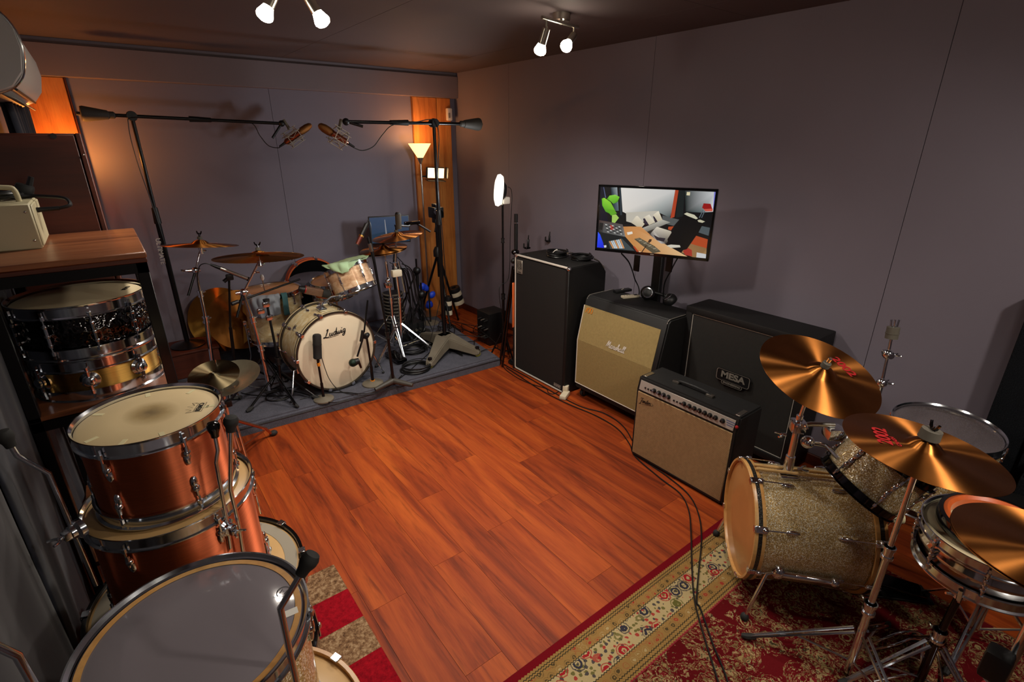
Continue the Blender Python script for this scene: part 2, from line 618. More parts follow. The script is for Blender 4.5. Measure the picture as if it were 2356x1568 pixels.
# ------------------------------------------------------------------ patterned materials
def m_persian():
    t = NT('persian_rug_pile')
    co = t.coord('Object')
    wz = t.noise(co, 60, 2)
    wv = t.n('ShaderNodeVectorMath', operation='SCALE')
    wv.inputs['Scale'].default_value = 0.014
    sb = t.n('ShaderNodeVectorMath', operation='SUBTRACT')
    t.l(wz.outputs['Color'], sb.inputs[0])
    sb.inputs[1].default_value = (0.5, 0.5, 0.5)
    t.l(sb.outputs[0], wv.inputs[0])
    ad = t.n('ShaderNodeVectorMath', operation='ADD')
    t.l(co, ad.inputs[0])
    t.l(wv.outputs[0], ad.inputs[1])
    wco = ad.outputs[0]
    sp = t.n('ShaderNodeSeparateXYZ')
    t.l(co, sp.inputs[0])
    d = t.math('SUBTRACT', 1.105, sp.outputs[1])
    # jagged thread lines
    zig = t.math('MULTIPLY', t.math('SINE', t.math('MULTIPLY', sp.outputs[0], 420)), 0.0022)
    dz = t.math('ADD', d, zig)
    dn = t.math('MULTIPLY', dz, 2.0)
    R, TAN, CREAM, DK, PINK = lin((112, 10, 22)), lin((150, 116, 66)), lin((178, 158, 114)), lin((44, 44, 34)), lin((140, 46, 52))
    S = lambda x: x * 2.0
    base = t.ramp(dn, [(0.0, R), (S(.034), TAN), (S(.046), DK), (S(.050), TAN), (S(.058), DK), (S(.061), TAN), (S(.104), DK),
                       (S(.108), CREAM), (S(.214), DK), (S(.218), TAN), (S(.266), DK), (S(.270), TAN), (S(.284), DK), (S(.288), TAN), (S(.297), PINK), (S(.306), R)], 'CONSTANT')
    # flowers of the wide cream border and of the two narrow tan borders
    OLV, RED, NAVY = lin((96, 92, 46)), lin((158, 34, 40)), lin((54, 52, 62))
    v1 = t.vor(wco, 15, 'F1', 0.7)
    sc = t.n('ShaderNodeSeparateColor')
    t.l(v1.outputs['Color'], sc.inputs[0])
    petal = t.ramp(sc.outputs[0], [(0.0, RED), (0.35, NAVY), (0.6, RED), (0.8, OLV)], 'CONSTANT')
    m1 = t.ramp(v1.outputs['Distance'], [(0.0, (0.8, 0.8, 0.8)), (0.12, (0, 0, 0)), (0.19, (1, 1, 1)), (0.33, (0, 0, 0)), (0.41, (0.8, 0.8, 0.8)), (0.48, (0, 0, 0))], 'CONSTANT')
    v2 = t.vor(wco, 44, 'F1', 0.9)
    sc2 = t.n('ShaderNodeSeparateColor')
    t.l(v2.outputs['Color'], sc2.inputs[0])
    leaf = t.ramp(sc2.outputs[1], [(0.0, OLV), (0.4, RED), (0.7, NAVY)], 'CONSTANT')
    m2 = t.ramp(v2.outputs['Distance'], [(0.0, (0.9, 0.9, 0.9)), (0.34, (0, 0, 0))], 'CONSTANT')
    in_cream = t.math('MULTIPLY', t.math('GREATER_THAN', d, 0.112), t.math('LESS_THAN', d, 0.210))
    c = t.mix(t.math('MULTIPLY', m2, in_cream), base, leaf)
    c = t.mix(t.math('MULTIPLY', m1, in_cream), c, petal)
    v3 = t.vor(wco, 27, 'F1', 0.5)
    m3 = t.ramp(v3.outputs['Distance'], [(0.0, (0, 0, 0)), (0.10, (0.8, 0.8, 0.8)), (0.24, (0, 0, 0)), (0.38, (0.4, 0.4, 0.4)), (0.44, (0, 0, 0))], 'CONSTANT')
    sc3 = t.n('ShaderNodeSeparateColor')
    t.l(v3.outputs['Color'], sc3.inputs[0])
    pet3 = t.ramp(sc3.outputs[2], [(0.0, RED), (0.4, DK), (0.75, CREAM)], 'CONSTANT')
    tan1 = t.math('MULTIPLY', t.math('GREATER_THAN', d, 0.064), t.math('LESS_THAN', d, 0.101))
    tan2 = t.math('MULTIPLY', t.math('GREATER_THAN', d, 0.221), t.math('LESS_THAN', d, 0.263))
    c = t.mix(t.math('MULTIPLY', m3, t.math('ADD', tan1, tan2)), c, pet3)
    # field: red ground broken by beige scrollwork
    nf = t.noise(wco, 6.5, 5, 0.65, 1.4)
    nf2 = t.noise(wco, 34, 3, 0.6, 0.8)
    f1 = t.ramp(nf.outputs[0], [(0.0, (1, 1, 1)), (0.455, (0, 0, 0)), (0.50, (0.9, 0.9, 0.9)), (0.545, (0, 0, 0)), (0.66, (1, 1, 1))], 'CONSTANT')
    f2 = t.ramp(nf2.outputs[0], [(0.0, (1, 1, 1)), (0.42, (0, 0, 0)), (0.58, (1, 1, 1))], 'CONSTANT')
    beige = t.ramp(nf2.outputs[0], [(0.0, lin((150, 126, 80))), (0.40, lin((112, 92, 58))), (0.47, lin((120, 30, 34))), (0.53, lin((164, 142, 98))), (0.62, lin((70, 66, 44)))], 'CONSTANT')
    field = t.mix(t.math('MULTIPLY', f1, 0.92), lin((92, 12, 18)), beige)
    v4 = t.vor(wco, 11, 'F1', 0.9)
    m4 = t.ramp(v4.outputs['Distance'], [(0.0, (0.8, 0.8, 0.8)), (0.08, (0, 0, 0)), (0.16, (0.9, 0.9, 0.9)), (0.22, (0, 0, 0)), (0.30, (0.6, 0.6, 0.6)), (0.34, (0, 0, 0))], 'CONSTANT')
    field = t.mix(m4, field, t.mix(f2, lin((160, 138, 92)), lin((60, 56, 40))))
    c = t.mix(t.math('GREATER_THAN', d, 0.306), c, field)
    pile = t.noise(co, 700, 2)
    c = t.mix(0.35, c, t.ramp(pile.outputs[0], [(0.3, (0.55, 0.55, 0.55)), (0.7, (1.15, 1.15, 1.15))]), 'MULTIPLY')
    t.l(c, t.b.inputs['Base Color'])
    t.val('Roughness', 0.95)
    t.val('Specular IOR Level', 0.1)
    t.bump(pile.outputs[0], 0.5, 0.003)
    return t.m


def m_stripe_rug():
    t = NT('striped_rug_pile')
    co = t.coord('Object')
    sp = t.n('ShaderNodeSeparateXYZ')
    t.l(co, sp.inputs[0])
    nz = t.noise(co, 60, 4, 0.7)
    brown = t.ramp(nz.outputs[0], [(0.3, lin((70, 46, 30))), (0.5, lin((138, 104, 74))), (0.68, lin((186, 156, 120)))])
    red = t.ramp(nz.outputs[0], [(0.3, lin((120, 8, 22))), (0.7, lin((176, 18, 34)))])
    s = t.ramp(sp.outputs[1], [(0.0, (1, 1, 1))], 'CONSTANT')
    b = t.math('GREATER_THAN', t.math('SINE', t.math('MULTIPLY', t.math('SUBTRACT', 2.085, sp.outputs[1]), PI / 0.186)), 0.0)
    c = t.mix(b, red, brown)
    pile = t.noise(co, 600, 2)
    c = t.mix(0.4, c, t.ramp(pile.outputs[0], [(0.3, (0.5, 0.5, 0.5)), (0.7, (1.2, 1.2, 1.2))]), 'MULTIPLY')
    t.l(c, t.b.inputs['Base Color'])
    t.val('Roughness', 0.95)
    t.val('Specular IOR Level', 0.1)
    t.bump(pile.outputs[0], 0.6, 0.004)
    return t.m


def m_stained_head():
    """coated head, greyed by sticks round the middle"""
    t = NT('stick_marked_head')
    co = t.coord('Object')
    gr = t.n('ShaderNodeTexGradient', gradient_type='SPHERICAL')
    mp = t.n('ShaderNodeMapping')
    mp.inputs['Scale'].default_value = (15, 12, 0.01)
    mp.inputs['Location'].default_value = (0.1, 0.1, 0)
    t.l(co, mp.inputs[0])
    t.l(mp.outputs[0], gr.inputs[0])
    nz = t.noise(co, 22, 4)
    f = t.math('MULTIPLY', gr.outputs['Fac'], t.math('ADD', nz.outputs[0], 0.35))
    c = t.ramp(f, [(0.0, lin((222, 198, 152))), (0.45, lin((172, 146, 98))), (0.95, lin((112, 92, 58)))])
    n2 = t.noise(co, 5, 3)
    c = t.mix(0.5, c, t.ramp(n2.outputs[0], [(0.3, (0.92, 0.9, 0.86)), (0.7, (1.04, 1.03, 1.0))]), 'MULTIPLY')
    t.l(c, t.b.inputs['Base Color'])
    t.val('Roughness', 0.55)
    t.bump(t.noise(co, 500, 2).outputs[0], 0.12, 0.001)
    return t.m


def m_hammered():
    t = NT('hammered_black_nickel')
    co = t.coord('Object')
    v = t.vor(co, 75, 'SMOOTH_F1')
    t.val('Base Color', (*lin((72, 70, 70)), 1))
    t.val('Metallic', 1.0)
    t.val('Roughness', 0.09)
    t.bump(v.outputs['Distance'], 0.75, 0.006)
    return t.m


def m_clearhead(name, col, alpha):
    t = NT(name)
    t.val('Base Color', (*lin(col), 1))
    t.val('Roughness', 0.12)
    t.val('Alpha', alpha)
    t.val('Coat Weight', 0.6)
    return t.m


M_PERSIAN = m_persian()
M_STRIPE = m_stripe_rug()
M_STAINED = m_stained_head()
M_HAMMER = m_hammered()
M_SMOKE = m_clearhead('smoky_clear_head', (132, 124, 130), 0.9)
M_CLEAR = m_clearhead('clear_head', (104, 96, 102), 0.8)
M_GRILLE_GOLD = m_weave('gold_salt_pepper_cloth', (96, 82, 46), (176, 152, 96), 900, 900)
M_GRILLE_SILVER = m_weave('silver_brown_cloth', (92, 70, 46), (196, 160, 112), 900, 620)
M_GRILLE_BLACK = m_weave('black_grille_cloth', (8, 8, 8), (30, 27, 24), 900, 900, 0.8)
M_GRILLE_BLACK2 = m_weave('black_jute_grille', (8, 8, 8), (44, 41, 37), 620, 620, 0.7)

# ------------------------------------------------------------------ room
WX, WXL, WY, WYF, CZ = 3.25, -0.36, 5.25, -1.3, 2.62

fl = MB().bxx(WXL - 0.2, WX + 0.2, WYF - 0.2, WY + 0.2, -0.12, -0.0125).build('floor', M_JOINT)
struct(fl, 'orange brown laminate plank floor')
PW, PL = 0.1755, 1.215
full = MB().box((0, 0, -0.006), (PW - 0.0012, PL - 0.0012, 0.012)).mesh('plank', M_FLOOR)
known = {4: 2.43, 5: 1.778, 7: 1.819, 8: 2.462, 9: 1.819, 10: 2.21, 6: 2.27, 3: 1.72}
for k in range(-2, 19):
    x = 0.003 + (k + 0.5) * PW
    if x > WX + 0.05:
        break
    y0 = known.get(k, random.uniform(0, PL))
    y0 = y0 - PL * math.ceil((y0 - WYF) / PL)
    while y0 < WY:
        o = obj('plank', full, fl)
        o.location = (x, y0 + PL / 2, 0)
        y0 += PL

ce = MB().bxx(WXL - 0.2, WX + 0.2, WYF - 0.2, WY + 0.2, CZ + 0.012, CZ + 0.1).build('ceiling', M_JOINT)
struct(ce, 'dark painted panelled ceiling')
for (x0, x1) in ((WXL, 1.468), (1.471, 2.75), (2.753, WX)):
    for (y0, y1) in ((WYF, 1.9), (1.903, WY)):
        MB().bxx(x0, x1, y0, y1, CZ, CZ + 0.012).build('panel', M_CEIL, ce)

wr = MB().bxx(WX + 0.012, WX + 0.12, WYF - 0.2, WY + 0.2, -0.05, CZ + 0.05).build('wall_right', M_JOINT)
struct(wr, 'dark grey mauve panelled wall behind the amplifiers')
ys = [WYF, 0.905, 2.60, 4.28, WY]
for a, b in zip(ys[:-1], ys[1:]):
    MB().bxx(WX, WX + 0.012, a + 0.0015, b - 0.0015, 0, CZ).build('panel', M_WALL, wr)
wb = MB().bxx(WXL - 0.2, WX + 0.2, WY + 0.012, WY + 0.12, -0.05, CZ + 0.05).build('wall_back', M_JOINT)
struct(wb, 'dark grey mauve panelled wall behind the drum riser')
xs = [WXL, 1.345, WX]
for a, b in zip(xs[:-1], xs[1:]):
    MB().bxx(a + 0.0015, b - 0.0015, WY, WY + 0.012, 0, CZ).build('panel', M_WALL, wb)
wl = MB().bxx(WXL - 0.12, WXL, WYF - 0.2, WY + 0.2, -0.05, CZ + 0.05).build('wall_left', M_WALL)
struct(wl, 'dark wall on the left behind the shelf')
wf = MB().bxx(WXL - 0.2, WX + 0.2, WYF - 0.12, WYF, -0.05, CZ + 0.05).build('wall_front', M_WALL)
struct(wf, 'dark wall behind the camera')

bm_ = MB().bxx(WXL, WX, 5.175, WY, 2.375, CZ - 0.036, 0.004)
bm_.bxx(WXL, WX, 5.205, WY, CZ - 0.04, CZ)
struct(bm_.build('trim_1', M_BEAM), 'boxed beam along the top of the back wall')
p_ = MB().bxx(2.715, 3.0, 5.215, WY, 0, 2.375, 0.006).build('trim_2', M_PINE)
struct(p_, 'orange pine boards in the far corner')
MB().bxx(3.003, 3.175, 5.218, WY, 0, 2.375, 0.006).build('board', M_PINE, p_)
p_ = MB().bxx(-0.30, -0.045, 5.215, WY, 0, 2.375, 0.006).build('trim_3', M_PINE)
struct(p_, 'orange pine board in the left corner')
struct(MB().bxx(-0.045, -0.033, 5.21, WY, 0, 2.375, 0.003).build('trim_4', M_BROWNWOOD), 'dark edge strip of the left pine board')
struct(MB().bxx(WX - 0.014, WX, WYF, WY, 0, 0.075, 0.003).build('baseboard_right', M_BROWNWOOD), 'brown wooden skirting board')
struct(MB().bxx(WXL, WX, WY - 0.014, WY, 0, 0.075, 0.003).build('baseboard_back', M_BROWNWOOD), 'brown wooden skirting board')

# ------------------------------------------------------------------ rugs and riser
rg = MB().bxx(0.25, 2.62, -1.25, 1.105, 0.0006, 0.009, 0.003).build('persian_rug', M_PERSIAN)
tag(rg, 'red and beige floral oriental rug under the sparkle drum kit', 'rug')
rg2 = MB().bxx(-0.30, 0.495, 0.9, 2.085, 0.0006, 0.010, 0.003).build('striped_rug', M_STRIPE)
tag(rg2, 'rug with red and mottled brown blocks under the stacked drums', 'rug')

RZ = 0.09
rs = thing('drum_riser', 'low blue-grey carpeted riser under the pearl drum kit', 'platform', (1.2, 4.4, 0))
out = [(-0.32, 3.69), (2.575, 3.535), (2.70, 4.95), (2.70, 5.205), (-0.32, 5.205)]
b = MB()
b.prism(out, Matrix.Translation((0, 0, 0.0008)), RZ - 0.0008)
bmesh.ops.bevel(b.bm, geom=[e for e in b.bm.edges if all(v.co.z > RZ - 0.001 for v in e.verts)], offset=0.016, segments=3, affect='EDGES')
b.build('carpet_top', M_CARPET, rs, world=True)
MB().tube([(-0.30, 3.688 - 0.001, RZ - 0.03), (2.572, 3.534, RZ - 0.03)], 0.0035, 6).build('edge_seam', M_BLACK, rs, world=True)


# ------------------------------------------------------------------ drums
def rotz_obj(name, me, parent, ang, loc=(0, 0, 0)):
    o = obj(name, me, parent)
    o.location = loc
    o.rotation_euler = (0, 0, ang)
    return o


def lug_mesh(kind, R, H):
    """returns list of (name, mesh): hardware built at angle 0 on the shell side"""
    out = []
    if kind == 'pear':          # pear-shaped cast lugs near both hoops
        for s in (0, 1):
            z = H - 0.072 if s else 0.072
            b = MB()
            b.sph((R + 0.006, 0, z), 0.011, 10, (0.9, 0.95, 1.0))
            b.sph((R + 0.004, 0, z + (-0.018 if s else 0.018)), 0.0105, 10, (0.7, 0.9, 1.9))
            b.cyl((R + 0.010, 0, z + (0.006 if s else -0.006)), (R + 0.010, 0, z + (0.022 if s else -0.022)), 0.006, 0.005, 8)
            out.append(('lug', b.mesh('lug', M_CHROME)))
    elif kind == 'tube':
        b = MB()
        b.cyl((R + 0.013, 0, 0.05), (R + 0.013, 0, H - 0.05), 0.0052, None, 8)
        for z in (0.058, H * 0.5, H - 0.058):
            b.cyl((R - 0.002, 0, z), (R + 0.013, 0, z), 0.006, 0.0045, 8)
            b.sph((R + 0.013, 0, z), 0.0075, 8)
        out.append(('lug', b.mesh('lug', M_CHROME)))
    elif kind == 'turret':
        b = MB()
        b.lathe([(0.028, 0), (0.028, 0.006), (0.020, 0.012), (0.020, 0.018), (0.015, 0.020), (0.015, 0.026), (0.009, 0.030), (0, 0.030)],
                Matrix.Translation((R - 0.003, 0, H / 2)) @ V((1, 0, 0)).to_track_quat('Z', 'Y').to_matrix().to_4x4(), 18)
        b.cyl((R + 0.013, 0, H / 2 - 0.032), (R + 0.013, 0, H / 2 + 0.032), 0.006, None, 8)
        out.append(('lug', b.mesh('lug', M_CHROME)))
    elif kind == 'long':
        L = min(0.075, H * 0.3)
        for zc in ((H - 0.04 - L / 2, 0.04 + L / 2) if H > 0.28 else (H / 2,)):
            b = MB()
            b.box((R + 0.007, 0, zc), (0.016, 0.016, L), None, 0.006, 2)
            b.sph((R + 0.009, 0, zc + L * 0.33), 0.011, 8)
            b.sph((R + 0.009, 0, zc - L * 0.33), 0.011, 8)
            out.append(('lug', b.mesh('lug', M_CHROME)))
    elif kind == 'oval':        # bass drum lugs: pointed bullet
        for zc in (H * 0.30, H * 0.70):
            b = MB()
            b.sph((R + 0.004, 0, zc), 0.011, 10, (0.85, 0.95, 2.6))
            out.append(('lug', b.mesh('lug', M_CHROME)))
    return out


def drum(name, label, loc, axis, R, H, shell, head, bhead=None, hoop='metal', hoopmat=None, inlay=None, n=8, lug='pear', roll=0.0,
         group=None, bead=False, inset=0.011, seg=64, rods=True, cat='drum', claws=True):
    hoopmat = hoopmat or M_CHROME
    rot = (frame_of(axis) @ Matrix.Rotation(roll, 3, 'Z'))
    t = thing(name, label, cat, loc, rot, group)
    prof = [(R, 0.020), (R, H - 0.020), (R - 0.007, H - 0.0165), (R - 0.009, H - 0.020), (R - 0.009, 0.020), (R - 0.007, 0.0165)]
    if bead:
        prof = [(R, 0.020), (R, H / 2 - 0.012), (R + 0.004, H / 2 - 0.006), (R + 0.004, H / 2 + 0.006), (R, H / 2 + 0.012)] + prof[1:]
    MB().lathe(prof, None, seg, closed=True).build('shell', shell, t)
    for nm, hm, z, s in (('batter_head', head, H - inset, 1), ('resonant_head', bhead or head, inset, -1)):
        if hm is None:
            continue
        MB().lathe([(0, z), (R * 0.5, z), (R - 0.006, z), (R + 0.0025, z - s * 0.004), (R + 0.0025, z - s * 0.012)], None, seg).build(nm, hm, t)
    hw = 0.038
    for nm, z, s in (('batter_hoop', H, 1), ('resonant_hoop', 0.0, -1)):
        if hoop == 'metal':
            pr = [(R + 0.004, z - s * hw), (R + 0.012, z - s * hw), (R + 0.012, z - s * (hw - 0.003)), (R + 0.0062, z - s * (hw - 0.005)),
                  (R + 0.0062, z - s * 0.006), (R + 0.012, z - s * 0.0015), (R + 0.0125, z + s * 0.001), (R + 0.009, z + s * 0.001), (R + 0.0035, z - s * 0.006)]
        else:
            pr = [(R + 0.003, z - s * 0.044), (R + 0.015, z - s * 0.044), (R + 0.0155, z - s * 0.042), (R + 0.0155, z - s * 0.002), (R + 0.014, z), (R + 0.004, z), (R + 0.003, z - s * 0.002)]
        h = MB().lathe(pr, None, seg, closed=True).build(nm, hoopmat, t)
        if hoop == 'wood' and inlay:
            MB().lathe([(R + 0.0150, z - s * 0.030), (R + 0.0164, z - s * 0.030), (R + 0.0164, z - s * 0.014), (R + 0.0150, z - s * 0.014)], None, seg, closed=True).build('hoop_inlay', inlay, h)
    lm = lug_mesh(lug, R, H)
    rodm = []
    if hoop == 'metal':
        for s in (1, 0):
            b = MB()
            z = H if s else 0.0
            sg = 1 if s else -1
            b.cyl((R + 0.012, 0, z - sg * (0.085 if H > 0.2 else H * 0.4)), (R + 0.012, 0, z - sg * 0.030), 0.0028, None, 6)
            b.cyl((R + 0.012, 0, z - sg * 0.036), (R + 0.012, 0, z - sg * 0.024), 0.0062, None, 8)
            b.box((R + 0.012, 0, z - sg * 0.018), (0.006, 0.006, 0.014))
            rodm.append(b.mesh('tension_rod', M_CHROME))
    else:
        for s in (1, 0):
            b = MB()
            z = H if s else 0.0
            sg = 1 if s else -1
            b.cyl((R + 0.013, 0, H * (0.70 if s else 0.30)), (R + 0.0185, 0, z - sg * 0.03), 0.003, None, 6)
            rodm.append(b.mesh('tension_rod', M_CHROME))
    claw = None
    if hoop == 'wood' and claws:
        cl = []
        for s in (1, 0):
            z = H if s else 0.0
            sg = 1 if s else -1
            q = MB()
            q.box((R + 0.0185, 0, z - sg * 0.024), (0.007, 0.030, 0.050), None, 0.003, 1)
            q.box((R + 0.010, 0, z + sg * 0.0018), (0.022, 0.026, 0.0045), None, 0.0015, 1)
            q.sph((R + 0.022, 0, z - sg * 0.040), 0.0105, 10, (0.7, 1.0, 1.3))
            cl.append(q.mesh('claw', M_CHROME))
        claw = cl
    for k in range(n):
        a = 2 * PI * (k + 0.5) / n
        for nm, me in lm:
            rotz_obj(nm, me, t, a)
        if rods:
            for me in rodm:
                rotz_obj('tension_rod', me, t, a)
        if claw:
            for me in claw:
                rotz_obj('claw', me, t, a)
    return t


def cymbal(name, label, c, normal, R, mat, bell=0.18, bow=0.055, group=None, roll=0.0, flip=False):
    rot = frame_of(normal) @ Matrix.Rotation(roll, 3, 'Z')
    b = MB()
    rb = R * bell * 1.25
    hb = R * 0.125
    prof = [(0.006, hb), (rb * 0.35, hb * 0.96), (rb * 0.65, hb * 0.78), (rb * 0.88, hb * 0.45), (rb * 1.0, hb * 0.22), (rb * 1.12, hb * 0.12)]
    z0 = hb * 0.12
    for k in range(1, 11):
        u = k / 10
        r = rb * 1.12 + (R - rb * 1.12) * u
        prof.append((r, z0 - R * bow * (u ** 1.6)))
    th = 0.0014
    full_ = prof + [(r, z - th) for r, z in reversed(prof)]
    b.lathe(full_, None, 96, closed=True)
    o = b.build(name, mat, sharp=60)
    M = Matrix.Translation(V(c)) @ rot.to_4x4()
    o.matrix_world = M
    TM[o.name] = M
    tag(o, label, 'cymbal', group)
    return o


def cymbal_z(R, r, bell=0.18, bow=0.055):
    rb = R * bell * 1.25
    u = (r - rb * 1.12) / (R - rb * 1.12)
    return R * 0.125 * 0.12 - R * bow * (max(u, 0) ** 1.6)


def rods(t, name, pts, r, mat, seg=10):
    return MB().tube(pts, r, seg).build(name, mat, t, world=True)


def wing(t, c, d, mat=None, s=1.0, name='wing_nut'):
    """wing nut: knob with two ears, axis d"""
    d = V(d).normalized()
    R3 = frame_of(d)
    b = MB()
    c = V(c)
    b.cyl(c, c + d * 0.022 * s, 0.0075 * s, 0.006 * s, 10)
    for sg in (-1, 1):
        b.tube([c + d * 0.014 * s, c + d * 0.024 * s + R3 @ V((0.014 * s * sg, 0, 0)), c + d * 0.040 * s + R3 @ V((0.020 * s * sg, 0, 0))], [0.005 * s, 0.005 * s, 0.004 * s], 8)
    return b.build(name, mat or M_CHROME, t, world=True)


def collar(t, c, d, r, h=0.045, mat=None, name='collar'):
    d = V(d).normalized()
    c = V(c)
    b = MB()
    b.cyl(c - d * h / 2, c + d * h / 2, r, None, 16)
    b.cyl(c - d * h / 2, c - d * h * 0.28, r * 1.25, None, 16)
    b.cyl(c + d * h * 0.28, c + d * h / 2, r * 1.25, None, 16)
    side = d.orthogonal().normalized()
    b.cyl(c + side * r * 0.6, c + side * (r + 0.02), 0.006, None, 8)
    b.box(c + side * (r + 0.026), (0.010, 0.010, 0.026), frame_of(side), 0.003)
    return b.build(name, mat or M_CHROME, t, world=True)


def tripod(t, base, z_hub, spread, az0=0.3, mat=None, r=0.008, foot=None, z0=None, double=True, brace_z=None, n=3, footr=0.016):
    mat = mat or M_CHROME
    foot = foot or M_RUBBER
    z0 = base[2] if z0 is None else z0
    base = V((base[0], base[1], 0))
    for k in range(n):
        a = az0 + 2 * PI * k / n
        d = V((math.cos(a), math.sin(a), 0))
        s = V((-d.y, d.x, 0)) * 0.012
        p0 = base + d * 0.022 + V((0, 0, z_hub))
        p1 = base + d * spread + V((0, 0, z0 + 0.02))
        b = MB()
        if double:
            b.tube([p0 + s, p1 + s * 0.4], r * 0.75, 6)
            b.tube([p0 - s, p1 - s * 0.4], r * 0.75, 6)
        else:
            b.tube([p0, p1], r, 8)
        lg = b.build('leg', mat, t, world=True)
        lg_m = TM[t.name]
        fb = MB().tube([p1 - d * 0.03 + V((0, 0, 0.012)), p1 + V((0, 0, -0.002)), p1 + d * 0.022 + V((0, 0, -0.006))], [footr * 0.75, footr * 0.82, footr * 0.5], 8)
        fo = fb.build('rubber_foot', foot, None)
        fo.data.transform(lg_m.inverted())
        fo.parent = lg
        bz = brace_z if brace_z is not None else z0 + 0.08
        mid = p0.lerp(p1, 0.55)
        br = MB()
        br.tube([base + d * 0.015 + V((0, 0, bz)), mid], r * 0.6, 6)
        br.build('brace', mat, t, world=True)


def cable(name, label, pts, r=0.0035, mat=None, group=None, n=8, cat='cable', raw=False):
    p = pts if raw else smooth_path(pts, n)
    o = MB().tube(p, r, 6).build(name, mat or M_CABLE)
    tag(o, label, cat, group)
    return o


def coil_pts(c, R, turns, r, seed, h=0.02, squash=1.0, n=28, ang=0.0):
    rnd = random.Random(seed)
    pts = []
    c = V(c)
    ox = oy = 0
    for i in range(int(turns * n)):
        a = 2 * PI * i / n + ang
        if i % n == 0:
            ox, oy, rr = rnd.uniform(-0.012, 0.012), rnd.uniform(-0.012, 0.012), R * rnd.uniform(0.86, 1.08)
            if i == 0:
                px_, py_, pr_ = ox, oy, rr
            q = (px_, py_, pr_)
            px_, py_, pr_ = ox, oy, rr
        u = (i % n) / n
        x = q[0] + (ox - q[0]) * u
        y = q[1] + (oy - q[1]) * u
        rad = q[2] + (rr - q[2]) * u
        z = r + (i / (turns * n)) * h + 0.003 * math.sin(a * 1.7 + seed)
        pts.append(c + V((x + rad * math.cos(a), (y + rad * math.sin(a)) * squash, max(z, r))))
    return pts


def text_mesh(s, size, mat, name='lettering', extrude=0.0006, bold=0.0, shear=0.0, sx=1.0, align='CENTER'):
    cu = bpy.data.curves.new('tmp_text', 'FONT')
    cu.body = s
    cu.size = size
    cu.extrude = extrude
    cu.offset = bold
    cu.shear = shear
    cu.align_x = align
    cu.align_y = 'CENTER'
    o = bpy.data.objects.new('tmp_text', cu)
    COL.objects.link(o)
    dg = bpy.context.evaluated_depsgraph_get()
    me = bpy.data.meshes.new_from_object(o.evaluated_get(dg))
    bpy.data.objects.remove(o, do_unlink=True)
    bpy.data.curves.remove(cu)
    me.name = name
    me.materials.clear()
    me.materials.append(mat)
    if sx != 1.0:
        me.transform(Matrix.Diagonal((sx, 1, 1, 1)))
    return me


def put(me, name, parent, M):
    """lettering mesh placed in the parent's frame"""
    o = obj(name, me, parent)
    o.matrix_local = M
    return o


def ribbon(b, pts, w, M, h=0.0008, n=8, taper=True, smooth=True):
    """brush stroke of width w along 2-D points, raised from M's plane"""
    p = smooth_path([V((x, y, 0)) for x, y in pts], n) if smooth else [V((x, y, 0)) for x, y in pts]
    m = len(p)
    L, Rr = [], []
    for i in range(m):
        t = (p[min(i + 1, m - 1)] - p[max(i - 1, 0)])
        t = t.normalized() if t.length > 1e-9 else V((1, 0, 0))
        nn = V((-t.y, t.x, 0))
        # broad-nib pen: thick on down strokes
        k = 0.55 + 0.45 * abs(t.y)
        if taper:
            e = min(i, m - 1 - i) / max(1, m * 0.12)
            k *= min(1, 0.35 + 0.65 * e)
        L.append(p[i] + nn * w * k / 2)
        Rr.append(p[i] - nn * w * k / 2)
    va = [b.bm.verts.new(M @ V((q.x, q.y, h))) for q in L]
    vb = [b.bm.verts.new(M @ V((q.x, q.y, h))) for q in Rr]
    for i in range(m - 1):
        b.bm.faces.new((va[i], va[i + 1], vb[i + 1], vb[i]))

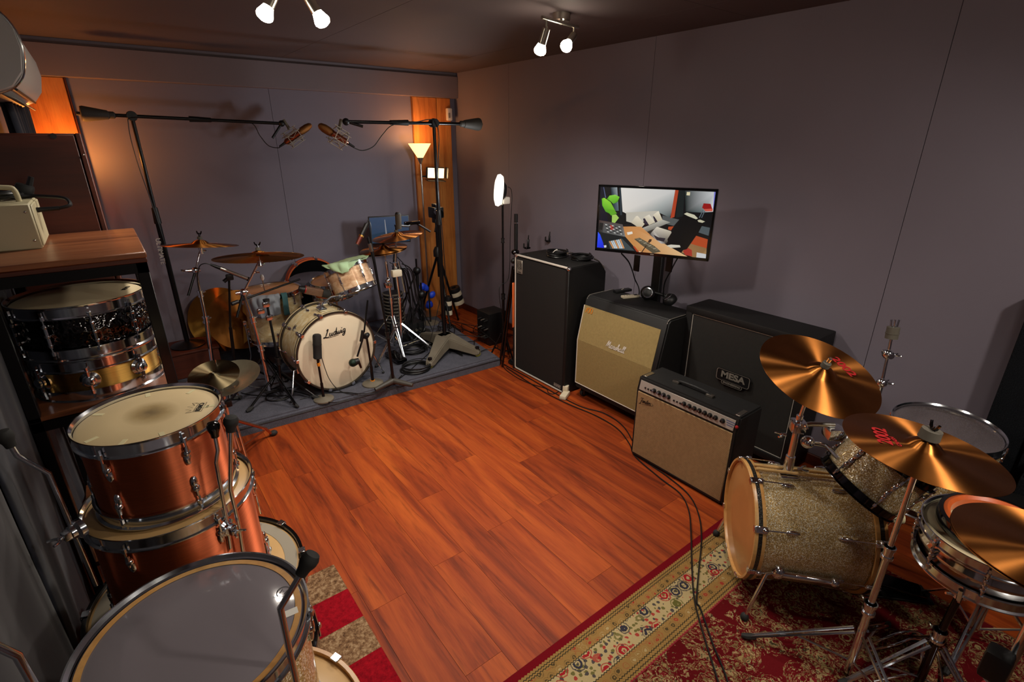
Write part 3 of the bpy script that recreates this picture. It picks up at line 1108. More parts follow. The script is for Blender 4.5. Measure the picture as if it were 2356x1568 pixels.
# ------------------------------------------------------------------ script lettering
GLY = {
    'a': ([[(.75, .9), (.4, 1), (.1, .55), (.25, .05), (.6, .25), (.8, .95)], [(.8, .95), (.72, .25), (.95, .05), (1.15, .3)]], 1.05),
    'r': ([[(0, .2), (.2, 1.0), (.28, .85), (.55, .9), (.5, .2), (.65, .03), (.85, .25)]], .8),
    's': ([[(0, .15), (.4, 1.0), (.55, .5), (.45, .05), (.15, .1), (.7, .2)]], .7),
    'h': ([[(0, .2), (.45, 1.7), (.35, 2.1), (.2, 1.7), (.15, 0)], [(.15, .1), (.45, .9), (.65, .85), (.62, .2), (.8, .03), (.95, .25)]], .9),
    'l': ([[(0, .2), (.42, 1.6), (.35, 2.1), (.2, 1.6), (.2, .3), (.35, .03), (.6, .3)]], .55),
    'M': ([[(-.1, .1), (.3, 1.9), (.45, 1.9), (.5, .2)], [(.5, .2), (1.1, 2.0), (1.15, .3), (1.35, .05), (1.6, .3)]], 1.55),
    'L': ([[(.45, 1.7), (.75, 2.15), (.85, 1.9), (.5, .9), (.2, .1)], [(.2, .1), (-.15, -.08), (-.3, .1), (0, .2), (.5, .0), (.95, -.08), (1.25, .08)]], 1.35),
    'u': ([[(0, .95), (.1, .9), (.08, .25), (.3, .02), (.6, .3), (.75, .95)], [(.75, .95), (.7, .2), (.9, .03), (1.05, .2)]], 1.12),
    'd': ([[(.7, .85), (.4, 1), (.1, .55), (.25, .05), (.6, .25), (.9, 2.0)], [(.9, 2.0), (.75, .3), (.9, .03), (1.1, .2)]], 1.05),
    'w': ([[(0, .95), (.1, .3), (.3, .03), (.55, .5), (.6, .9)], [(.6, .9), (.58, .3), (.8, .03), (1.1, .5), (1.15, 1.0)]], 1.2),
    'i': ([[(.05, .9), (.1, .2), (.25, .03), (.45, .25)], [(.1, 1.35), (.2, 1.5)]], .45),
    'g': ([[(.7, .9), (.4, 1), (.1, .55), (.25, .1), (.6, .3), (.8, .95)], [(.8, .95), (.65, -.4), (.35, -.85), (.05, -.6), (.4, -.2), (.95, .15)]], 1.0),
    'F': ([[(0, 1.6), (.2, 2.0), (.9, 1.95), (1.4, 2.2)], [(.75, 1.95), (.5, .5), (.2, -.7), (-.1, -.8), (-.2, -.5)], [(.35, .95), (.9, 1.05)]], 1.0),
    'e': ([[(.05, .4), (.6, .65), (.45, 1.0), (.15, .7), (.2, .1), (.5, .03), (.85, .35)]], .72),
    'n': ([[(0, .95), (.1, .9), (.1, .05)], [(.1, .1), (.4, .95), (.6, .85), (.58, .2), (.75, .03), (.9, .2)]], .85),
}


def script_word(s, size, w, slant=0.2):
    """brush script as a flat raised mesh builder, centred on its origin"""
    b = MB()
    x = 0
    total = sum(GLY[c][1] for c in s)
    for c in s:
        st, adv = GLY[c]
        for k in st:
            ribbon(b, [((x + px + slant * py - total / 2) * size, (py - 0.6) * size) for px, py in k], w, Matrix())
        x += adv
    return b


def face_frame(p, out, right):
    """matrix whose z points out of a face and x along right"""
    z = V(out).normalized()
    x = (V(right) - z * V(right).dot(z)).normalized()
    y = z.cross(x)
    M = Matrix((x, y, z)).transposed().to_4x4()
    M.translation = V(p)
    return M


def lettering(t, me_or_b, name, mat, M):
    me = me_or_b.mesh(name, mat, flat=True) if isinstance(me_or_b, MB) else me_or_b
    me.transform(M)
    return obj(name, me, t, world=True)


def caster(t, p, mat=None, wheel=None, r=0.03):
    p = V(p)
    b = MB()
    b.cyl(p + V((0, 0, 2 * r + 0.012)), p + V((0, 0, 2 * r + 0.03)), r * 0.6, None, 12)
    for s in (-1, 1):
        b.box(p + V((0, s * r * 0.55, r * 1.5)), (r * 1.1, 0.003, r * 1.5), None, 0.001)
    c = b.build('caster', mat or M_BLACKMETAL, t, world=True)
    w = MB().cyl(p + V((0, -r * 0.4, r)), p + V((0, r * 0.4, r)), r, None, 18)
    o = w.build('wheel', wheel or M_RUBBER, None)
    o.data.transform(TM[t.name].inverted())
    o.parent = c
    return c


def frame_strip(t, x, y0, y1, z0, z1, w, mat, name='piping'):
    """thin white piping round a grille facing -X"""
    b = MB()
    b.bxx(x - 0.003, x + 0.004, y0, y1, z0, z0 + w)
    b.bxx(x - 0.003, x + 0.004, y0, y1, z1 - w, z1)
    b.bxx(x - 0.003, x + 0.004, y0, y0 + w, z0, z1)
    b.bxx(x - 0.003, x + 0.004, y1 - w, y1, z0, z1)
    return b.build(name, mat, t, world=True)


# ------------------------------------------------------------------ tall bass cabinet
A0, A1, AX0, AX1, AZ = 2.735, 3.395, 2.64, 3.055, 1.06
t = thing('bass_speaker_cabinet', 'tall black bass speaker cabinet with silver edge trim beside the far corner', 'speaker', (2.85, 3.06, 0))
b = MB()
prof = [(AX0 + 0.012, 0.012), (AX0 + 0.012, AZ - 0.004), (AX0 + 0.02, AZ), (2.985, AZ), (AX1, 0.975), (AX1, 0.012)]
b.prism([(x, z) for x, z in prof], Matrix(((1, 0, 0, 0), (0, 0, 1, A0), (0, 1, 0, 0), (0, 0, 0, 1))), A1 - A0)
bmesh.ops.bevel(b.bm, geom=b.bm.edges[:], offset=0.006, segments=2, affect='EDGES')
b.build('cabinet_body', M_TOLEX, t, world=True)
MB().bxx(AX0 + 0.004, AX0 + 0.013, A0 + 0.03, A1 - 0.012, 0.03, AZ - 0.022).build('grille', M_GRILLE_BLACK, t, world=True)
fr = MB()
fr.bxx(AX0, AX0 + 0.02, A1 - 0.010, A1, 0.012, AZ)
fr.bxx(AX0, AX0 + 0.02, A0, A1, 0.012, 0.020)
fr.bxx(AX0, AX0 + 0.02, A0, A1, AZ - 0.008, AZ + 0.001)
fr.build('edge_trim', M_PIPING, t, world=True)
MB().bxx(AX0 + 0.001, AX0 + 0.022, A0 - 0.001, A0 + 0.028, 0.012, AZ - 0.008, 0.004).build('corner_post', M_TOLEX, t, world=True)
for (x, y, z) in ((AX0 + 0.012, A0 + 0.012, AZ - 0.01), (AX0 + 0.012, A1 - 0.012, AZ - 0.01), (AX0 + 0.012, A0 + 0.012, 0.022)):
    MB().sph((x, y, z), 0.021, 12, (0.9, 0.9, 0.8)).build('corner_cap', M_CHROME, t, world=True)
pl = MB().bxx(AX0 - 0.001, AX0 + 0.006, A1 - 0.100, A1 - 0.028, AZ - 0.155, AZ - 0.040, 0.002).build('badge', M_LOGOGREY, t, world=True)
Ml = face_frame((AX0 - 0.0012, A1 - 0.064, AZ - 0.09), (-1, 0, 0), (0, -1, 0))
b = MB()
for rr, w in ((0.026, 0.006), (0.0125, 0.006)):
    ribbon(b, [(rr * math.cos(a), rr * math.sin(a)) for a in [2 * PI * k / 28 for k in range(29)]], w, Ml, 0.0006, 1, False, False)
ribbon(b, [(0.026, 0.026), (0.026, -0.022), (0.031, -0.027)], 0.006, Ml, 0.0007, 1, False, False)
ribbon(b, [(-0.026, 0.026), (-0.012, 0.037), (0.012, 0.037), (0.026, 0.026)], 0.004, Ml, 0.0007, 4, False)
o = b.build('badge_emblem', M_BLACK, t, world=True, flat=True)
lettering(t, text_mesh('AMPEG', 0.014, M_BLACK), 'badge_lettering', M_BLACK, face_frame((AX0 - 0.0016, A1 - 0.064, AZ - 0.144), (-1, 0, 0), (0, -1, 0)))
b = MB()
Ml = face_frame((AX0 + 0.0035, A0 + 0.085, 0.052), (-1, 0, 0), (0, -1, 0))
ribbon(b, [(-0.04, -0.012), (0.04, -0.012), (0.04, 0.012), (-0.04, 0.012), (-0.04, -0.012)], 0.004, Ml, 0.001, 1, False, False)
for k in range(7):
    ribbon(b, [(-0.03 + k * 0.01, -0.005), (-0.03 + k * 0.01, 0.005)], 0.005, Ml, 0.001, 1, False, False)
b.build('lower_badge', M_PIPING, t, world=True, flat=True)
MB().lathe([(0.016, 0.0), (0.016, 0.003), (0.010, 0.004), (0.009, 0.001), (0, 0.001)], Matrix.Translation((2.70, 2.83, AZ)), 18).build('stacking_cup', M_BLACK, t, world=True)
MB().lathe([(0.016, 0.0), (0.016, 0.003), (0.010, 0.004), (0.009, 0.001), (0, 0.001)], Matrix.Translation((2.70, 3.30, AZ)), 18).build('stacking_cup', M_BLACK, t, world=True)
for y in (A0 + 0.04, A1 - 0.04):
    for x in (AX0 + 0.05, AX1 - 0.05):
        MB().cyl((x, y, 0.0), (x, y, 0.014), 0.016, None, 12).build('foot', M_RUBBER, t, world=True)

# two coiled cables on top
cp = coil_pts((2.86, 3.10, AZ), 0.085, 7, 0.0055, 3, 0.045, 0.95)
cable('coiled_cable', 'black instrument cable coiled on the tall cabinet, with white tie', cp, 0.0055, None, None, raw=True)
t2 = thing('cable_tie', 'white cable tie across the left coil on the tall cabinet', 'cable tie', (2.80, 3.05, AZ + 0.06))
MB().tube([(2.745, 3.035, AZ + 0.058), (2.79, 3.06, AZ + 0.064), (2.825, 3.075, AZ + 0.062)], [0.002, 0.004, 0.008], 8).build('strap', M_WHITE, t2, world=True)
cp = coil_pts((2.93, 2.90, AZ), 0.088, 7, 0.0055, 9, 0.035, 0.95)
cable('coiled_cable', 'black instrument cable coiled on the tall cabinet, right-hand coil', cp, 0.0055, None, None, raw=True)
t2 = thing('jack_plug', 'silver jack plug hanging over the back edge of the tall cabinet', 'plug', (3.01, 2.80, 1.03))
MB().cyl((2.99, 2.815, 1.075), (3.02, 2.79, 1.055), 0.008, 0.006, 10).cyl((3.02, 2.79, 1.055), (3.045, 2.772, 1.02), 0.005, 0.004, 8).cyl((3.045, 2.772, 1.02), (3.06, 2.764, 0.995), 0.008, 0.009, 10).build('plug_body', M_SATIN, t2, world=True)
t2 = thing('jack_plug', 'silver jack plug between the two cable coils', 'plug', (2.87, 2.98, AZ + 0.03))
MB().cyl((2.86, 2.985, AZ + 0.045), (2.90, 2.99, AZ + 0.045), 0.009, 0.007, 10).cyl((2.90, 2.99, AZ + 0.045), (2.93, 2.995, AZ + 0.04), 0.004, None, 8).build('plug_body', M_SATIN, t2, world=True)

# ------------------------------------------------------------------ slant guitar cabinet
B0, B1, BX0, BX1 = 1.905, 2.672, 2.70, 3.075
BZ0, BZ1, BZM, BXT = 0.085, 0.845, 0.50, 2.775
t = thing('slant_speaker_cabinet', 'black slant guitar cabinet with gold grille cloth on casters', 'speaker', (2.88, 2.29, 0))
Mp = Matrix(((1, 0, 0, 0), (0, 0, 1, B0), (0, 1, 0, 0), (0, 0, 0, 1)))
b = MB()
b.prism([(BX0, BZ0), (BX0, BZM), (BXT - 0.004, BZ1 - 0.02), (BXT + 0.02, BZ1), (BX1, BZ1), (BX1, BZ0)], Mp, B1 - B0)
bmesh.ops.bevel(b.bm, geom=b.bm.edges[:], offset=0.010, segments=2, affect='EDGES')
b.build('cabinet_body', M_TOLEX, t, world=True)
sl = V((BXT - BX0 - 0.004, 0, BZ1 - 0.02 - BZM)).normalized()      # direction up the slant
outn = V((-sl.z, 0, sl.x))
b = MB()
b.bxx(BX0 - 0.004, BX0 + 0.01, B0 + 0.045, B1 - 0.012, BZ0 + 0.05, BZM)
p0 = V((BX0, 0, BZM))
p1 = p0 + sl * (math.hypot(BXT - BX0, BZ1 - 0.02 - BZM) - 0.055)
q = outn * 0.004
vs = []
for y in (B0 + 0.045, B1 - 0.012):
    for p in (p0 + q, p1 + q, p1 - q * 2.5, p0 - q * 2.5):
        vs.append(b.bm.verts.new((p.x, y, p.z)))
b.bm.faces.new(vs[0:4]); b.bm.faces.new(vs[4:8][::-1])
for k in range(4):
    b.bm.faces.new((vs[k], vs[(k + 1) % 4], vs[4 + (k + 1) % 4], vs[4 + k]))
b.build('grille', M_GRILLE_GOLD, t, world=True)
b = MB()
yl = B1 - 0.008
b.tube([V((BX0 - 0.004, yl, BZ0 + 0.046)), V((BX0 - 0.004, yl, BZM)), V((p1.x, yl, p1.z)) + q], 0.0035, 6)
b.tube([V((BX0 - 0.004, B0 + 0.04, BZ0 + 0.046)), V((BX0 - 0.004, yl, BZ0 + 0.046))], 0.0035, 6)
b.build('piping', M_PIPING, t, world=True)
b = MB()
b.tube(smooth_path([(BX1 - 0.01, B1 - 0.012, BZ1 - 0.001), (BXT + 0.06, B1 - 0.012, BZ1 + 0.001), (BXT + 0.015, B1 - 0.014, BZ1 - 0.006), (BXT - 0.002, B1 - 0.014, BZ1 - 0.03)], 5), 0.0022, 6)
b.tube(smooth_path([(BX1 - 0.01, B0 + 0.012, BZ1 - 0.001), (BXT + 0.06, B0 + 0.012, BZ1 + 0.001), (BXT + 0.015, B0 + 0.014, BZ1 - 0.006), (BXT - 0.002, B0 + 0.014, BZ1 - 0.03)], 5), 0.0022, 6)
b.build('edge_bead', M_LOGOGREY, t, world=True)
mid = p0 + sl * 0.045 + outn * 0.006
lettering(t, script_word('Marshall', 0.024, 0.0065), 'script_logo', M_PIPING, face_frame((mid.x, 2.285, mid.z), outn, (0, -1, 0)))
mid = p1 - sl * 0.035 + outn * 0.006
b = MB()
for k, st in enumerate(([(0, -.02), (.012, .024)], [(.022, -.018), (.018, .01), (.03, .022), (.04, .005), (.034, -.015), (.022, -.018)], [(.05, -.016), (.045, .012), (.058, .024), (.068, .008), (.062, -.014), (.05, -.016)])):
    ribbon(b, [(x - 0.03, y) for x, y in st], 0.006, Matrix(), 0.001, 4)
lettering(t, b, 'model_number', M_ORANGE, face_frame((mid.x, B1 - 0.065, mid.z), outn, (0, -1, 0)))
for k in range(3):
    MB().cyl((BX0 + 0.12, B0 - 0.002, 0.30 + 0.09 * k), (BX0 + 0.12, B0 + 0.004, 0.30 + 0.09 * k), 0.006, None, 10).build('screw', M_CHROME, t, world=True)
for x in (BX0 + 0.06, BX1 - 0.06):
    for y in (B0 + 0.07, B1 - 0.045):
        caster(t, (x, y, 0), M_SATIN, M_RUBBER, 0.032)

# on the slant cabinet: remote, small box, headphones
t = thing('remote_control', 'white remote control lying on the slant cabinet', 'remote', at(1450, 684, Z=BZ1), Matrix.Rotation(-0.35, 3, 'Z'))
MB().box((0, 0, 0.009), (0.14, 0.045, 0.017), None, 0.005, 2).build('case', M_OFFWHITE, t)
MB().box((0.045, 0, 0.0182), (0.030, 0.028, 0.001)).build('display', M_BLACK, t)
for k in range(4):
    MB().cyl((-0.05 + 0.022 * k, 0, 0.017), (-0.05 + 0.022 * k, 0, 0.0195), 0.005, None, 10).build('button', M_LOGOGREY, t)
t = thing('remote_control', 'black remote control behind the white one on the slant cabinet', 'remote', at(1432, 671, Z=BZ1), Matrix.Rotation(-0.2, 3, 'Z'))
MB().box((0, 0, 0.011), (0.15, 0.05, 0.022), None, 0.007, 2).build('case', M_BLACK, t)
for k in (-1, 1):
    MB().cyl((0.012 * k, 0.008 * k, 0.021), (0.012 * k, 0.008 * k, 0.0245), 0.007, None, 10).build('button', M_LOGOGREY, t)
hp = at(1497, 690, Z=BZ1)
t = thing('headphones', 'black headphones with silver ear cup ring on the slant cabinet', 'headphones', (hp.x, hp.y, BZ1))
c1 = V((hp.x - 0.02, hp.y + 0.02, BZ1 + 0.056))
d1 = V((-0.75, -0.58, 0.30)).normalized()
for nm, c, d in (('ear_cup', c1, d1), ('ear_cup', c1 + V((0.04, -0.16, -0.015)), V((-0.5, 0.4, 0.75)).normalized())):
    M4 = face_frame(c, d, (0, 0, 1)) @ Matrix.Diagonal((1.2, 1.2, 1.1, 1))
    e = MB().lathe([(0, 0.018), (0.026, 0.018), (0.034, 0.012), (0.042, 0.0), (0.044, -0.018), (0.040, -0.034), (0.024, -0.036), (0, -0.036)], M4, 28).build(nm, M_BLACK, t, world=True)
    rgm = MB().lathe([(0.026, 0.0175), (0.0315, 0.0165), (0.0315, 0.0195), (0.026, 0.0205)], M4, 28, closed=True).build('silver_ring', M_CHROME, None)
    rgm.data.transform(TM[t.name].inverted())
    rgm.parent = e
hb = [c1 + V((0.01, 0, 0.01)), c1 + V((0.06, -0.02, -0.005)), c1 + V((0.10, -0.09, -0.02)), c1 + V((0.09, -0.16, -0.025)), c1 + V((0.05, -0.17, -0.015))]
MB().tube(smooth_path(hb, 6), 0.012, 10).build('headband', M_BLACK, t, world=True)

# ------------------------------------------------------------------ dark cabinet with badge
D0, D1, DX0, DX1, DZ0, DZ1 = 1.075, 1.915, 2.965, 3.23, 0.06, 0.915
t = thing('guitar_speaker_cabinet', 'large black guitar cabinet with oval badge against the wall', 'speaker', (3.1, 1.5, 0))
b = MB().bxx(DX0 + 0.012, DX1, D0, D1, DZ0, DZ1, 0.014, 2)
b.build('cabinet_body', M_TOLEX, t, world=True)
b = MB()
W = 0.05
b.bxx(DX0, DX0 + 0.03, D0, D1, DZ1 - W, DZ1, 0.010, 2)
b.bxx(DX0, DX0 + 0.03, D0, D1, DZ0, DZ0 + W, 0.010, 2)
b.bxx(DX0, DX0 + 0.03, D0, D0 + W, DZ0 + W * 0.8, DZ1 - W * 0.8, 0.008, 2)
b.bxx(DX0, DX0 + 0.03, D1 - W, D1, DZ0 + W * 0.8, DZ1 - W * 0.8, 0.008, 2)
b.build('front_frame', M_TOLEX, t, world=True)
MB().bxx(DX0 + 0.010, DX0 + 0.016, D0 + 0.04, D1 - 0.04, DZ0 + 0.04, DZ1 - 0.04).build('grille', M_GRILLE_BLACK2, t, world=True)
frame_strip(t, DX0 + 0.012, D0 + W, D1 - W, DZ0 + W, DZ1 - W, 0.004, M_PIPING)
yb = at(1686, 873, X=DX0)
Ml = face_frame((DX0 - 0.002, yb.y, yb.z), (-1, 0, 0), (0, -1, 0))


def rrect(w, h, r, n=5):
    pts = []
    for cx, cy, a0 in ((w / 2 - r, h / 2 - r, 0), (-w / 2 + r, h / 2 - r, PI / 2), (-w / 2 + r, -h / 2 + r, PI), (w / 2 - r, -h / 2 + r, 1.5 * PI)):
        for k in range(n + 1):
            a = a0 + PI / 2 * k / n
            pts.append((cx + r * math.cos(a), cy + r * math.sin(a)))
    return pts


b = MB().prism(rrect(0.235, 0.085, 0.018), Ml @ Matrix.Translation((0, 0.012, 0)), 0.004)
b.prism(rrect(0.150, 0.034, 0.017), Ml @ Matrix.Translation((0, -0.036, 0)), 0.005)
bd = b.build('badge_plate', M_BLACK, t, world=True)
b = MB()
o_ = [(x, y + 0.012) for x, y in rrect(0.225, 0.076, 0.015)]
ribbon(b, o_ + o_[:1], 0.0045, Ml, 0.0048, 1, False, False)
o_ = [(x, y - 0.036) for x, y in rrect(0.142, 0.027, 0.0135)]
ribbon(b, o_ + o_[:1], 0.0035, Ml, 0.0058, 1, False, False)
b.build('badge_outline', M_LOGOGREY, t, world=True, flat=True)
lettering(t, text_mesh('MESA', 0.058, M_LOGOGREY, bold=0.0022, sx=1.18), 'badge_lettering', M_LOGOGREY, Ml @ Matrix.Translation((0, 0.016, 0.005)))
lettering(t, text_mesh('ENGINEERING', 0.017, M_LOGOGREY, bold=0.0004, sx=1.1), 'badge_small_lettering', M_LOGOGREY, Ml @ Matrix.Translation((0, -0.036, 0.006)))
for y in (D0 + 0.08, D1 - 0.08):
    for x in (DX0 + 0.05, DX1 - 0.05):
        caster(t, (x, y, 0), M_BLACKMETAL, M_RUBBER, 0.022)

# ------------------------------------------------------------------ combo amplifier
E0, E1, EX0, EX1, EZ0, EZ1 = 1.155, 1.838, 2.41, 2.655, 0.012, 0.572
t = thing('combo_amplifier', 'silver panel combo guitar amplifier with beige grille on the floor', 'amplifier', (2.53, 1.5, 0))
b = MB()
b.prism([(EX0, EZ0), (EX0, 0.485), (EX0 + 0.020, EZ1), (EX1, EZ1), (EX1, EZ0)], Matrix(((1, 0, 0, 0), (0, 0, 1, E0), (0, 1, 0, 0), (0, 0, 0, 1))), E1 - E0)
bmesh.ops.bevel(b.bm, geom=b.bm.edges[:], offset=0.009, segments=2, affect='EDGES')
b.build('cabinet_body', M_TOLEX, t, world=True)
MB().bxx(EX0 - 0.006, EX0 + 0.01, E0 + 0.022, E1 - 0.018, 0.03, 0.478, 0.003).build('grille', M_GRILLE_SILVER, t, world=True)
MB().bxx(EX0 - 0.005, EX0 + 0.008, E0 + 0.022, E1 - 0.018, 0.016, 0.030, 0.002).build('lower_trim', M_BLACK, t, world=True)
un = V((0.020, 0, EZ1 - 0.485)).normalized()
on = V((-un.z, 0, un.x))
pc = V((EX0, 0, 0.485)) + un * 0.037 + on * 0.0035
Mpan = Matrix.Translation((pc.x, (E0 + E1) / 2, pc.z)) @ Matrix((V((0, -1, 0)), un, V((0, -1, 0)).cross(un))).transposed().to_4x4()
cpn = MB().box((0, 0, 0), (E1 - E0 - 0.045, 0.062, 0.004), None, 0.001).build('control_panel', pm('brushed_aluminium_panel', (186, 178, 168), 0.42, 0.5), t)
cpn.data.transform(TM[t.name].inverted() @ Mpan)
kn = [(410, 310), (510, 360), (607, 405), (705, 452), (1030, 602), (1140, 648), (1245, 695), (1350, 745), (1462, 790), (1570, 845), (1685, 893), (1835, 958)]
for kx, ky in kn:
    y = at(1460 + kx * 0.1104, 860 + ky * 0.1104, X=EX0).y
    c = V((pc.x, y, pc.z)) + on * 0.002
    kb = MB().cyl(c, c + on * 0.006, 0.0145, 0.013, 16).cyl(c + on * 0.006, c + on * 0.020, 0.0095, 0.0085, 14).build('knob', M_BLACK, t, world=True)
    kc = MB().cyl(c + on * 0.020, c + on * 0.0212, 0.0070, 0.006, 12).build('knob_cap', M_CHROME, None)
    kc.data.transform(TM[t.name].inverted())
    kc.parent = kb
for kx, ky in ((232, 235), (290, 262), (345, 290), (825, 510), (890, 540), (955, 565)):
    y = at(1460 + kx * 0.1104, 860 + ky * 0.1104, X=EX0).y
    c = V((pc.x, y, pc.z)) - un * 0.006
    MB().cyl(c, c + on * 0.007, 0.0058, 0.0052, 12).build('jack_socket' if kx not in (345, 955) else 'toggle_switch', M_BLACK, t, world=True)
y = at(1460 + 2125 * 0.1104, 860 + 1090 * 0.1104, X=EX0).y
c = V((pc.x, y, pc.z))
MB().lathe([(0.009, 0), (0.009, 0.004), (0.006, 0.010), (0, 0.012)], face_frame(c, on, (0, -1, 0)), 16).build('pilot_lamp', M_RED, t, world=True)
y = at(1460 + 1990 * 0.1104, 860 + 1030 * 0.1104, X=EX0).y
for k in range(3):
    c = V((pc.x, y, pc.z)) + un * (0.014 - 0.012 * k) + on * 0.0026
    MB().box(c, (0.0006, 0.052 - 0.008 * k, 0.006), frame_of(on) if False else None).build('panel_print', pm('panel_blue_%d' % k, (92, 104, 140), 0.5), t, world=True)
lettering(t, script_word('Fender', 0.0155, 0.0042, 0.25), 'script_logo', M_LOGOBLACK, face_frame((EX0 - 0.0075, 1.755, 0.425), (-1, 0, 0), (0, -1, 0.08)))
b = MB()
ribbon(b, [(-0.055, -0.012), (0.045, 0.002), (0.060, 0.012), (0.045, 0.022)], 0.003, face_frame((EX0 - 0.0072, 1.755, 0.412), (-1, 0, 0), (0, -1, 0.08)), 0.0008, 4)
b.build('logo_tail', M_LOGOBLACK, t, world=True, flat=True)
hy = (E0 + E1) / 2 + 0.02
b = MB().tube(smooth_path([(EX0 + 0.115, hy + 0.12, EZ1 + 0.005), (EX0 + 0.115, hy + 0.09, EZ1 + 0.016), (EX0 + 0.115, hy, EZ1 + 0.020), (EX0 + 0.115, hy - 0.09, EZ1 + 0.016), (EX0 + 0.115, hy - 0.12, EZ1 + 0.005)], 5), 0.008, 8)
hd = b.build('carry_handle', M_BLACK, t, world=True)
for s in (-1, 1):
    MB().box((EX0 + 0.115, hy + s * 0.115, EZ1 + 0.007), (0.030, 0.045, 0.014), None, 0.004, 2).build('handle_cap', M_SATIN, t, world=True)
for s, yy in ((1, E1 - 0.03), (-1, E0 + 0.03)):
    MB().box((EX0 + 0.075, yy, EZ1 + 0.0015), (0.085, 0.026, 0.004), None, 0.001).build('tilt_leg_plate', M_SATIN, t, world=True)
for y in (E0 + 0.04, E1 - 0.04):
    for x in (EX0 + 0.03, EX1 - 0.03):
        MB().cyl((x, y, 0.0), (x, y, 0.014), 0.014, None, 10).build('foot', M_SATIN, t, world=True)

# ------------------------------------------------------------------ television on a column
TL, TR = V((2.585, 2.43, 0)), V((2.885, 1.752, 0))
tz0, tz1 = 1.252, 1.684
ax = (TR - TL).normalized()
tw = (TR - TL).length
nrm = V((ax.y, -ax.x, 0)).normalized()
if nrm.x > 0:
    nrm = -nrm
ctr = (TL + TR) / 2 + V((0, 0, (tz0 + tz1) / 2))
Mtv = face_frame(ctr, nrm, ax)
t = thing('television', 'flat screen television showing a control room, above the slant cabinet', 'television', ctr, Mtv.to_3x3())
hw, hh = tw / 2, (tz1 - tz0) / 2
MB().box((0, 0, -0.022), (tw, 2 * hh, 0.036), None, 0.006, 2).build('casing', M_BLACKGLOSS, t)
b = MB()
bw = 0.013
for (cx, cy, sx, sy) in ((0, hh - bw / 2, tw, bw), (0, -hh + bw * 0.75, tw, bw * 1.5), (-hw + bw / 2, 0, bw, 2 * hh), (hw - bw / 2, 0, bw, 2 * hh)):
    b.box((cx, cy, -0.001), (sx, sy, 0.006), None, 0.001)
b.build('bezel', M_BLACKGLOSS, t)
MB().box((0.02, -hh + 0.010, 0.0026), (0.022, 0.006, 0.0008)).build('maker_mark', M_LOGOGREY, t)


def m_screen():
    t_ = NT('lit_screen_picture')
    a = t_.n('ShaderNodeAttribute', attribute_name='Col')
    t_.l(a.outputs['Color'], t_.b.inputs['Emission Color'])
    t_.val('Base Color', (0.01, 0.01, 0.01, 1))
    t_.val('Emission Strength', 0.85)
    t_.val('Roughness', 0.15)
    return t_.m


def homography(src, dst):
    A, y = [], []
    for (x, yy), (u, v) in zip(src, dst):
        A.append([x, yy, 1, 0, 0, 0, -u * x, -u * yy]); y.append(u)
        A.append([0, 0, 0, x, yy, 1, -v * x, -v * yy]); y.append(v)
    h = np.linalg.solve(np.array(A, float), np.array(y, float))
    return np.append(h, 1).reshape(3, 3)


def picture(t, name, quad, w, h, polys, z=0.0006, mat=None):
    """flat picture on a screen: polygons in sketch units inside quad, each a hair in front of the last"""
    Hm = homography(quad, [(-w, h), (w, h), (w, -h), (-w, -h)])
    vs, fs, cols = [], [], []
    for i, (pts, c) in enumerate(polys):
        # clip to the screen
        q = []
        for x, y in pts:
            p = Hm @ np.array([x, y, 1.0])
            q.append((max(-w, min(w, p[0] / p[2])), max(-h, min(h, p[1] / p[2]))))
        base = len(vs)
        vs += [(a, b_, z + 0.00003 * i) for a, b_ in q]
        fs.append(list(range(base, base + len(q))))
        grads = c if isinstance(c, list) else [c] * len(q)
        cols.append([(*lin(g), 1) for g in grads])
    me = bpy.data.meshes.new(name)
    me.from_pydata(vs, [], fs)
    at_ = me.color_attributes.new('Col', 'FLOAT_COLOR', 'CORNER')
    k = 0
    for cl in cols:
        for g in cl:
            at_.data[k].color = g
            k += 1
    me.materials.append(mat)
    return obj(name, me, t)


